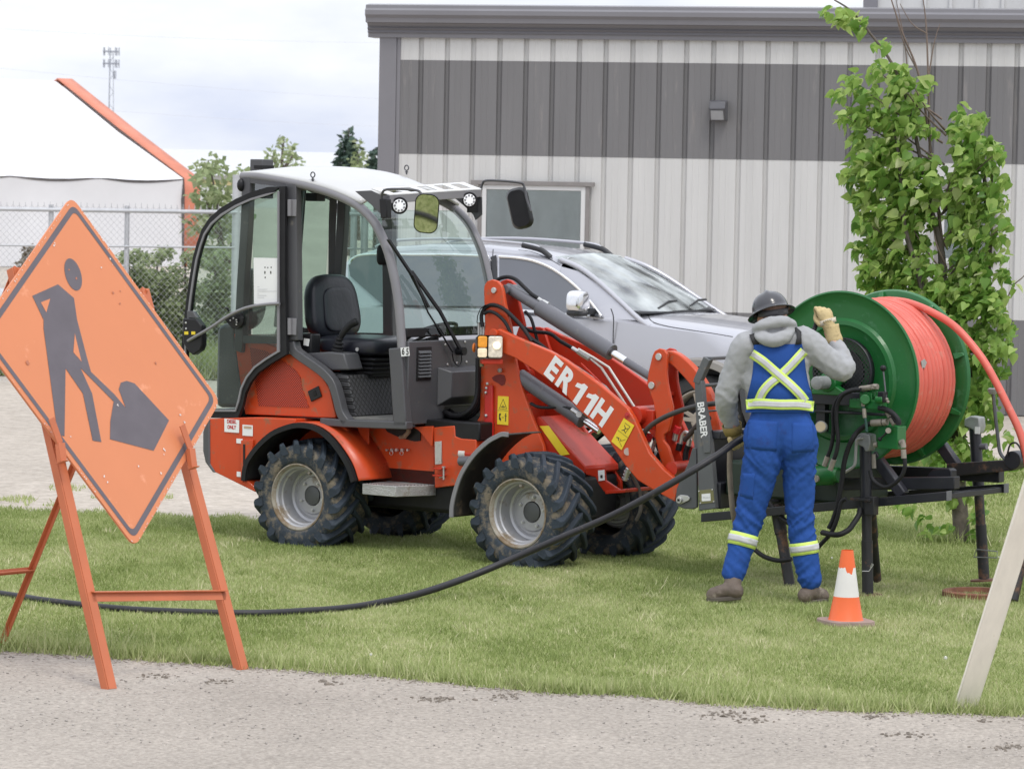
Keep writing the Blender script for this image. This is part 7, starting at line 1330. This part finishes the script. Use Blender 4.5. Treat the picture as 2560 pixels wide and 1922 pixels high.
Mskin = mat('skin', (.55, .30, .22), .55, var=.05, vs=12); Mlime = mat('tape_lime', (.62, .80, .16), .6, var=.04, vs=20); Msilv = mat('tape_silver', (.56, .56, .58), .4, var=.07, vs=25); Mhat = mat('hard_hat', (.045, .045, .052), .24, var=.05, coat=.25, dirt=((.2, .2, .2), -.1, 20)); Mhair = mat('hair', (.22, .14, .11), .8)
def organic(name, strokes, m, parent, voxel=.011, smooth_it=4, fold=None, blobs=()):
    mb = MB()
    for pts, rs in strokes:
        P_ = cr(pts, 5) if len(pts) > 2 else [Vector(pts[0]).lerp(Vector(pts[1]), i/6) for i in range(7)]; n_ = len(P_)
        R_ = [float(np.interp(i/(n_-1), np.linspace(0, 1, len(rs)), rs)) for i in range(n_)]; mb.tube(P_, R_, 16); mb.ball(P_[0], R_[0], 14); mb.ball(P_[-1], R_[-1], 14)
    for c, r, sq in blobs: mb.ball(c, r, 20, sq)
    o = mb.build(name, m, parent, smooth=0, weld=False)
    q = o.modifiers.new('r', 'REMESH'); q.mode = 'VOXEL'; q.voxel_size = voxel; s_ = o.modifiers.new('s', 'SMOOTH'); s_.iterations = smooth_it; s_.factor = .5
    bpy.context.view_layer.update(); dg = bpy.context.evaluated_depsgraph_get(); me = bpy.data.meshes.new_from_object(o.evaluated_get(dg)); o.modifiers.clear(); o.data = me
    if fold:
        n_ = len(me.vertices); co = np.empty(n_*3); me.vertices.foreach_get('co', co); co = co.reshape(-1, 3); nr = np.array([list(v.normal) for v in me.vertices])
        for i in range(n_): co[i] += nr[i]*fold(Vector(co[i]))
        me.vertices.foreach_set('co', co.ravel()); me.update()
    me.shade_smooth(); me.materials.clear(); me.materials.append(m); return o
# skeleton points (x across, y depth, z up), measured on the worker's own depth planes
sL = H_(zP, (470, 545), 0); sR = H_(zP, (955, 500), 0); eL = H_(zP, (322, 960), .06); eR = H_(zP, (1305, 745), .03); hL = H_(zP, (395, 1270), .20); hR = H_(zP, (1165, 430), .16)
ctr = lambda p, y=.0, z=zP: H_(z, p, y)
pel = H_(zP, (765, 1290), .0); wst = H_(zP, (765, 1040), .0); chs = H_(zP, (735, 740), .01); nek = H_(zP, (725, 470), .03); hed = H_(zP, (705, 285), .06)
kL = H_(zQ, (452, 770), .03); aL = H_(zQ, (338, 1215), -.02); kR = H_(zQ, (850, 770), .04); aR = H_(zQ, (925, 1290), .02); thL = H_(zQ, (562, 300), .0); thR = H_(zQ, (838, 300), .02)
def fn(p, s, k=0): return noise.noise(Vector((p.x*s, p.y*s, p.z*s+k)))
# inner body: one continuous figure
organic('body', [([pel, wst, chs, nek], [.085, .085, .10, .055]), ([nek, hed], [.058, .062]), ([sL+Vector((.02, 0, -.02)), eL, hL], [.045, .038, .030]), ([sR+Vector((-.02, 0, -.02)), eR, hR], [.045, .038, .030]), ([pel, thL, kL, aL], [.09, .075, .055, .04]), ([pel, thR, kR, aR], [.09, .075, .055, .04])], Mskin, man, .013, 3,
        blobs=[(hed, .094, (.84, 1.0, 1.18)), (hed+Vector((-.078, .005, -.035)), .026, (.5, .8, 1.3)), (hed+Vector((.078, .01, -.03)), .026, (.5, .8, 1.3)), (hed+Vector((-.02, .095, -.02)), .018, (.7, 1.2, 1.3)), (hed+Vector((-.02, .07, -.075)), .045, (1, .8, .8))])
organic('hair', [([hed+Vector((-.05, -.055, -.035)), hed+Vector((0, -.083, -.035)), hed+Vector((.05, -.055, -.03))], [.018, .022, .018])], Mhair, man, .007, 2, blobs=[(hed+Vector((0, -.01, .03)), .093, (.86, .98, 1.05)), (hed+Vector((-.072, .0, -.01)), .022, (.5, 1, 1.6))])
# trousers with creases
def foldP(p):
    k = math.exp(-((p.z-kL.z)/.13)**2)+.8*math.exp(-((p.z-aL.z)/.11)**2)+.9*math.exp(-((p.z-(pel.z-.17))/.10)**2)+.12
    d = Vector((p.x*7, p.y*5, p.z*19)); s_ = 1 if p.x < pel.x else -1; q = noise.noise(Vector((p.x*6, p.y*6, p.z*17+s_*p.x*16))); q2 = noise.noise(Vector((p.x*16, p.y*10, p.z*34-s_*p.x*30+7)))
    return k*(.027*(.26-abs(q))+.008*(.26-abs(q2)))+.002*fn(p, 40)
hip = Vector((0, 0, 0))
organic('overalls', [([thL+Vector((.0, 0, .10)), thL, kL, aL+Vector((.002, 0, .045))], [.116, .112, .084, .066]), ([thR+Vector((0, 0, .10)), thR, kR, aR+Vector((-.005, 0, .075))], [.114, .104, .082, .072])], Mblue, man, .0095, 3, foldP,
        blobs=[(pel+Vector((-.088, -.012, -.01)), .130, (1.0, .90, 1.15)), (pel+Vector((.088, -.012, -.01)), .130, (1.0, .90, 1.15)), (pel+Vector((0, .0, .06)), .16, (1.17, .78, 1.0)), (wst+Vector((0, 0, -.02)), .155, (1.12, .80, .9)), (wst+Vector((0, .0, .05)), .15, (1.1, .80, .7))])
# cargo pockets and hip pockets: flat cloth pieces laid on the trousers
def foldH(p):
    kk = math.exp(-((p-eL).length/.13)**2)+math.exp(-((p-eR).length/.13)**2)+math.exp(-((p-hR).length/.12)**2)+math.exp(-((p-hL).length/.12)**2)+math.exp(-((p-(sR+Vector((.05, 0, -.03)))).length/.12)**2)
    q = noise.noise(Vector((p.x*13, p.y*9, p.z*15+p.x*9))); q2 = noise.noise(Vector((p.x*24-p.z*14, p.y*14, p.z*22+4)))
    return (.020*(.22-abs(q))+.009*(.22-abs(q2)))*(.22+.75*kk)+.002*fn(p, 34, 3)
wrR = H_(zP, (1225, 545), .14); cuR = H_(zP, (1215, 505), .15); cuL = H_(zP, (365, 1215), .19)
organic('hoodie', [([chs+Vector((-.06, 0, .10)), sL+Vector((.015, 0, 0)), H_(zP, (385, 760), .03), eL, H_(zP, (330, 1090), .13), cuL], [.095, .088, .072, .071, .060, .046]), ([chs+Vector((.06, 0, .10)), sR+Vector((-.01, .0, 0)), H_(zP, (1140, 650), .02), eR+Vector((-.012, 0, 0)), H_(zP, (1275, 640), .09), cuR], [.095, .088, .080, .072, .058, .042])], Mhood, man, .0095, 3, foldH,
        blobs=[(chs+Vector((0, .01, .05)), .185, (1.10, .72, 1.0)), (chs+Vector((0, .0, -.07)), .18, (1.10, .72, 1.0)), (wst+Vector((0, .0, .08)), .165, (1.08, .78, 1.0)), (chs+Vector((0, .02, .15)), .14, (1.25, .7, .7))])
hd = lambda p, y: H_(zP, p, y)
organic('hood', [([hd((565, 420), -.03), hd((600, 385), -.075), hd((700, 352), -.095), hd((810, 345), -.085), hd((868, 375), -.03), hd((850, 400), .05)], [.028, .034, .036, .034, .028, .024]), ([hd((572, 440), -.04), hd((620, 480), -.10), hd((710, 500), -.115), hd((800, 470), -.105), hd((862, 420), -.05)], [.026, .036, .044, .038, .026]), ([hd((560, 430), .0), hd((600, 400), .08), hd((720, 380), .12), hd((850, 400), .06)], [.03, .03, .03, .03])], Mhood, man, .008, 3, lambda p: .006*noise.noise(Vector((p.x*22, p.y*20, p.z*30))), blobs=[(hd((720, 470), -.03), .095, (1.15, .8, .62))])
# bib back panel and tapes: draped over the hoodie/overall by casting onto it
from mathutils.bvhtree import BVHTree
def bvh(objs):
    V = []; Fc = []
    for o in objs:
        b = len(V); V += [v.co.copy() for v in o.data.vertices]; Fc += [tuple(b+i for i in p.vertices) for p in o.data.polygons]
    return BVHTree.FromPolygons(V, Fc)
parts_ = {c.name.split('.')[0]: c for c in man.children}; B0 = bvh([parts_['hoodie'], parts_['overalls']])
def cast(z, p, off, B=None, y0=-.6):
    u, v = z(*p); a = PF.side(u, v, y0); b_ = PF.side(u, v, .6); d = (b_-a).normalized(); h = (B or B0).ray_cast(a, d)
    if h[0] is None: return None
    return h[0]-d*off
def drape(z, rows, name, m, off, n=14, parent=man, B=None, thick=.004, smoothy=True):   # rows: list of (left px, right px) pairs
    g = []
    for l, r in rows:
        line = [cast(z, (l[0]+(r[0]-l[0])*k/n, l[1]+(r[1]-l[1])*k/n), off, B) for k in range(n+1)]; g.append(line)
    known = [q for r in g for q in r if q is not None]; ym = sum(q.y for q in known)/max(1, len(known))
    for (l, r), row in zip(rows, g):
        for k in range(len(row)):
            if row[k] is None:
                near = min((q for q in row if q is not None), key=lambda q: 1, default=None); u, v = z(l[0]+(r[0]-l[0])*k/n, l[1]+(r[1]-l[1])*k/n); row[k] = PF.side(u, v, near.y if near else ym)
    if smoothy:
        for _ in range(2):
            g2 = [[p.copy() for p in r] for r in g]
            for i in range(len(g)):
                for k in range(1, n):
                    ys = [g[i][k-1].y, g[i][k].y, g[i][k+1].y] + ([g[i-1][k].y] if i else []) + ([g[i+1][k].y] if i < len(g)-1 else []); g2[i][k].y = sum(ys)/len(ys)
            g = g2
    mb = MB(); mb.grid(g); return mb.build(name, m, parent, smooth=70, solid=thick)
def lin(a, b, n): return [(a[0]+(b[0]-a[0])*i/n, a[1]+(b[1]-a[1])*i/n) for i in range(n+1)]
Lb = cr([Vector((x, y, 0)) for x, y in ((545, 537), (545, 640), (538, 760), (520, 860), (500, 940), (488, 1010), (478, 1100))], 5); Rb2 = cr([Vector((x, y, 0)) for x, y in ((948, 532), (965, 640), (980, 760), (1000, 860), (1025, 940), (1036, 1010), (1046, 1100))], 5)
bib = drape(zP, [((a.x, a.y), (b_.x, b_.y)) for a, b_ in zip(Lb, Rb2)], 'bib_panel', Mblue, .010, 26, parent=parts_['overalls'])
B1 = bvh([parts_['hoodie'], parts_['overalls'], bib])
def strip(pa, pb, name, w0, off, m, n=24, z=zP):   # tape between two pixel polylines
    return drape(z, list(zip(pa, pb)), name, m, off, 4, B=B1, thick=.0015, smoothy=True, parent=parts_['overalls'])
def tape(c, w, vertical=False, base=.013):
    C_ = cr([Vector((x, y, 0)) for x, y in c], 8); A_ = []; B_ = []; A2 = []; B2_ = []
    for i, p in enumerate(C_):
        t_ = (C_[min(i+1, len(C_)-1)]-C_[max(i-1, 0)]).normalized(); n_ = Vector((-t_.y, t_.x, 0)); A_.append((p+n_*w/2)[:2]); B_.append((p-n_*w/2)[:2]); A2.append((p+n_*w*.26)[:2]); B2_.append((p-n_*w*.26)[:2])
    strip(A_, B_, 'reflective_tape', w, base, Mlime); strip(A2, B2_, 'reflective_tape_centre', w, base+.0028, Msilv)
tape([(965, 590), (905, 655), (850, 715), (770, 790), (680, 860), (620, 930), (588, 1005)], 78, base=.013)
tape([(528, 612), (620, 672), (740, 775), (850, 870), (930, 950), (975, 1010)], 78, base=.0175)
tape([(482, 1034), (600, 1026), (760, 1034), (920, 1034), (1044, 1050)], 84, base=.021)
for a, b_ in (((510, 452), (555, 440)), ((878, 402), (935, 420))): pass
drape(zP, [((508, 455), (562, 436)), ((522, 490), (578, 478)), ((542, 540), (592, 532))], 'shoulder_strap', mat('strap_black', (.02, .02, .022), .7), .016, 4, B=B1, thick=.003, parent=parts_['overalls'])
drape(zP, [((876, 400), (900, 392)), ((900, 430), (942, 430)), ((905, 480), (942, 478)), ((890, 540), (945, 530))], 'shoulder_strap', MATS['strap_black'], .016, 4, B=B1, thick=.003, parent=parts_['overalls'])
# pockets
for quad in ([(500, 1160), (745, 1175), (735, 1420), (480, 1400)], [(865, 1180), (1040, 1190), (1050, 1420), (860, 1435)]):
    n_ = 8; drape(zP, [((quad[0][0]+(quad[3][0]-quad[0][0])*k/n_, quad[0][1]+(quad[3][1]-quad[0][1])*k/n_), (quad[1][0]+(quad[2][0]-quad[1][0])*k/n_, quad[1][1]+(quad[2][1]-quad[1][1])*k/n_)) for k in range(n_+1)], 'hip_pocket', Mblue, .0015, 10, B=B0, thick=.002, parent=parts_['overalls'])
for quad in ([(412, 400), (505, 405), (490, 600), (392, 570)],):
    n_ = 6; drape(zQ, [((quad[0][0]+(quad[3][0]-quad[0][0])*k/n_, quad[0][1]+(quad[3][1]-quad[0][1])*k/n_), (quad[1][0]+(quad[2][0]-quad[1][0])*k/n_, quad[1][1]+(quad[2][1]-quad[1][1])*k/n_)) for k in range(n_+1)], 'cargo_pocket', Mblue, .002, 8, B=B0, thick=.002, parent=parts_['overalls'])
# knee bands wrap the legs
def band(a, b_, r, px0, px1):
    for w_, rr, m in ((1, r, Mlime), (.5, r+.0022, Msilv)):
        ax = (b_-a).normalized(); c = (a+b_)/2; h = (b_-a).length*w_/2
        mb = MB(); u_ = ax.orthogonal().normalized(); v_ = ax.cross(u_); rows = []
        for s_ in (-h, -h/3, h/3, h):
            rows.append([])
            for k in range(40):
                an = 2*PI*k/40; d = u_*math.cos(an)+v_*math.sin(an); o_ = c+ax*s_; hit = B0.ray_cast(o_+d*.25, -d); rad_ = (hit[0]-o_).length if hit[0] is not None and (hit[0]-o_).length < .13 else rr
                rows[-1].append(o_+d*(max(rad_, rr*.8)+.005+(rr-r)))
        mb.grid(rows, True); mb.build('reflective_tape', m, parts_['overalls'], smooth=70, solid=.0015)
dl = (aL-kL).normalized(); q = H_(zQ, (396, 902), .0); q.y = kL.y+(aL.y-kL.y)*.35; band(q-dl*.038, q+dl*.038, .080, 0, 0); dr = (aR-kR).normalized(); q = H_(zQ, (866, 970), .0); q.y = kR.y+(aR.y-kR.y)*.4; band(q-dr*.036, q+dr*.036, .080, 0, 0)
# boots
def boot(toe, heel, ank, name='boot'):
    t_, h_ = Vector(toe), Vector(heel); d = (t_-h_).normalized(); L_ = (t_-h_).length; up = Vector((0, 0, 1)); b = organic(name, [([h_+d*.03+up*.05, h_+d*L_*.45+up*.055, h_+d*L_*.82+up*.038], [.045, .047, .043]), ([Vector(ank), h_+d*.05+up*.06], [.052, .047])], Mboot, man, .008, 2, lambda p: .003*fn(p, 40), blobs=[(h_+d*(L_-.045)+up*.036, .046, (1.0, 1.0, .75))])
    s_ = d.cross(up).normalized(); mb = MB(); o_ = []
    for k in range(28):
        a = 2*PI*k/28; x = math.cos(a); o_.append(h_+d*(L_/2+x*(L_/2+.004))+s_*math.sin(a)*(.047+.006*x)*(1 if x > -.5 else .95))
    mb.loops(o_, [p+up*.024 for p in o_]); mb.build('sole', Msole, b, bevel=.004); MB().tube(cr([h_+d*L_*k+up*(.085-.04*k)+s_*(.0) for k in (.35, .5, .62)], 3), .046, 10)
    return b
tl = H_(zQ, (130, 1405), -.02); hl_ = H_(zQ, (398, 1395), -.10); tl.z = .005; hl_.z = .03; boot(tl+Vector((.01, 0, 0)), hl_, aL+Vector((.0, -.02, .0)))
tr2 = H_(zQ, (1045, 1385), .14); hr_ = H_(zQ, (858, 1390), -.03); tr2.z = .002; hr_.z = .002; boot(tr2, hr_, aR+Vector((0, 0, .0)))
# gloves with five fingers closed round the hose
def glove(wr, palm, knu, side, curl, name='glove', up_=None, rs=1., fing=None, thumb=None, m=Mglv):
    st = [([wr, palm], [.040*rs, .038*rs])]
    K = knu; across = side.normalized(); pd = (K-palm).normalized()
    for i, (o_, ln) in enumerate(((-.036, .9), (-.012, 1.0), (.012, .96), (.035, .80))):
        b = K+across*o_; c1 = b+pd*.022*ln+curl*.012; c2 = b+pd*.030*ln+curl*.036*ln; c3 = b+pd*.006+curl*.052*ln; st.append(([b-pd*.03, b, c1, c2, c3], [.0125, .0125, .0125, .0115, .010]))
    if thumb: st.append((thumb, [.016, .014, .012]))
    return organic(name, st, m, man, .0052, 2, lambda p: .0018*fn(p, 50), blobs=[((palm+K)/2, .042, (1.0, .62, 1.0))])
w_ = H_(zP, (1200, 440), .155); pm = H_(zP, (1155, 350), .15); kn = H_(zP, (1135, 275), .15); sd = (H_(zP, (1215, 285), .15)-H_(zP, (1065, 270), .15)); 
gR = glove(w_, pm, kn, sd, Vector((-.25, .95, -.1)).normalized(), thumb=[H_(zP, (1095, 370), .15), H_(zP, (1062, 335), .17), H_(zP, (1060, 290), .19)])
mb = MB(); ax = (w_-cuR); mb.lathe([(0, .049), (.02, .050), (.05, .044), (.09, .045), (.105, .047)], cuR-ax*.25, ax, 24, caps=False); mb.build('cuff', Mglv, gR, solid=.003, smooth=60)
Bg = bvh([gR]); wb = drape(zP, [((1092, 345), (1225, 305)), ((1096, 385), (1232, 345))], 'glove_band', mat('glove_pale', (.58, .52, .42), .8, var=.08), .003, 8, B=Bg, thick=.002, parent=gR)
mb = MB()
for k in range(5): a, b_ = cast(zP, (1120+k*16, 362-k*5), .0065, Bg), cast(zP, (1126+k*16, 342-k*5), .0065, Bg); mb.tube([a, b_], .0016, 4)
mb.build('ink_scrawl', Mink, wb)
w2 = H_(zP, (370, 1225), .195); p2 = H_(zP, (378, 1275), .205); k2 = H_(zP, (400, 1330), .215)
Mgld = mat('glove_cuff_shaded', (.22, .16, .05), .8, var=.2)  # left cuff: darker copy of the leather, its shadow is in the colour
gL = glove(w2, p2, k2, Vector((.8, -.2, .5)), Vector((.35, .85, -.3)).normalized(), thumb=[H_(zP, (360, 1290), .18), H_(zP, (350, 1320), .17), H_(zP, (375, 1350), .17)])
mb = MB(); mb.lathe([(0, .050), (.03, .056), (.06, .058)], p2, (cuL-p2), 24, caps=False); mb.build('cuff', Mgld, gL, solid=.003, smooth=60)
# goggle strap and hard hat
mb = MB(); rows = []
for k in range(25):
    a = PI+PI*(k/24)-.0; rows.append([hed+Vector((math.cos(a)*.086, math.sin(a)*.100-.004, .012+dz+.012*math.cos(a))) for dz in (-.018, .018)])
mb.grid(rows); gs = mb.build('goggle_strap', mat('strap_grey', (.09, .09, .10), .6), man, solid=.004, smooth=70); MB().lathe([(0, .022), (.006, .020), (.006, 0)], hed+Vector((.035, -.094, .014)), (.2, -1, 0), 20).build('strap_buckle', mat('buckle', (.05, .05, .055), .4), gs)
HM = Matrix.Translation(hed+Vector((-.012, .012, .018))) @ Matrix.Rotation(rad(-15), 4, 'Y') @ Matrix.Rotation(rad(-17), 4, 'X'); mb = MB(); rows = []
for i in range(13):
    th = i/12*PI/2; row = []
    for k in range(40):
        a = 2*PI*k/40; ridge = .006*max(0, math.cos(a*2))**8*math.sin(th) if 0 else 0; rr = math.sin(th)**.85; row.append(HM @ Vector((math.cos(a)*.106*rr, math.sin(a)*.128*rr, .112*math.cos(th)**.9+.012*max(0, 1-abs(math.cos(a)*rr)*6)*math.cos(th))))
    rows.append(row)
row = []
for sc2, dz in ((1.08, -.004), (1.30, -.012), (1.335, -.016)): rows.append([HM @ Vector((math.cos(2*PI*k/40)*.106*sc2*(1.0), math.sin(2*PI*k/40)*.128*sc2, dz-.006*abs(math.cos(2*PI*k/40)))) for k in range(40)])
mb.grid(rows, True); mb.build('hard_hat', Mhat, man, smooth=70, solid=.004)
# handle hose in the right hand and the pale strap hanging from the left
hh = MB().tube(cr([H_(zP, (1080, 310), .20), H_(zP, (1060, 380), .19), H_(zP, (1030, 450), .18), H_(zP, (960, 600), .28), H_(zP, (900, 900), .35)], 5), .014, 10).build('control_handle', Mbk, None, smooth=80)
hh.matrix_world = Matrix.Translation(PO); tag(hh, 'short black hose end gripped in the raised right glove', 'hose')
hp = MB().tube(cr([H_(zP, (395, 1320), .25), H_(zP, (352, 1400), .26), H_(zQ, (318, 230), .26), H_(zQ, (315, 380), .26), H_(zQ, (325, 550), .26), H_(zQ, (338, 680), .25), H_(zQ, (360, 800), .3)], 5), .0165, 10).build('strap_hose', mat('hose_tan', (.20, .165, .125), .8, var=.2, vs=12), None, smooth=80); hp.matrix_world = Matrix.Translation(PO); tag(hp, 'muddy tan hose hanging down beside the worker\'s left thigh', 'hose')
# ================================================================ SUV shut lines, laid on the finished body skin
sb_ = [c for c in suv.children if c.name.split('.')[0] in ('body', 'cabin_shell')]; BS = bvh(sb_)
def cseam(pts, r=.004, name='shut_line', m=None):
    o_ = []
    for p in cr([Vector((x, y, 0)) for x, y in pts], 6):
        u, v = zX(p.x, p.y); a = CF.side(u, v, -2.0); d = (CF.side(u, v, 3.0)-a).normalized(); h = BS.ray_cast(a, d)
        if h[0] is not None: o_.append(h[0]-d*.002)
    if len(o_) > 3: MB().tube(o_, r, 5).build(name, m or Mdk, suv, smooth=80)
cseam([(1248, 642), (1262, 675), (1300, 702), (1400, 728), (1550, 752), (1700, 775), (1850, 800)])
cseam([(995, 605), (1030, 590), (1050, 580)])
cseam([(150, 180), (145, 260), (140, 400)]); cseam([(330, 185), (430, 200), (560, 255), (690, 340), (800, 440), (900, 545), (985, 640)], .0035)
mb = MB()
for wy in (0,):
    q = CF.side(*zX(1190, 640), .05)
for k in range(9):      # grille bars and badge bar on the nose
    mb.box((1.0, .5+.1*k, .73), (1.008, .53+.1*k, .85))
mb.build('grille_bar', Mrod, suv)
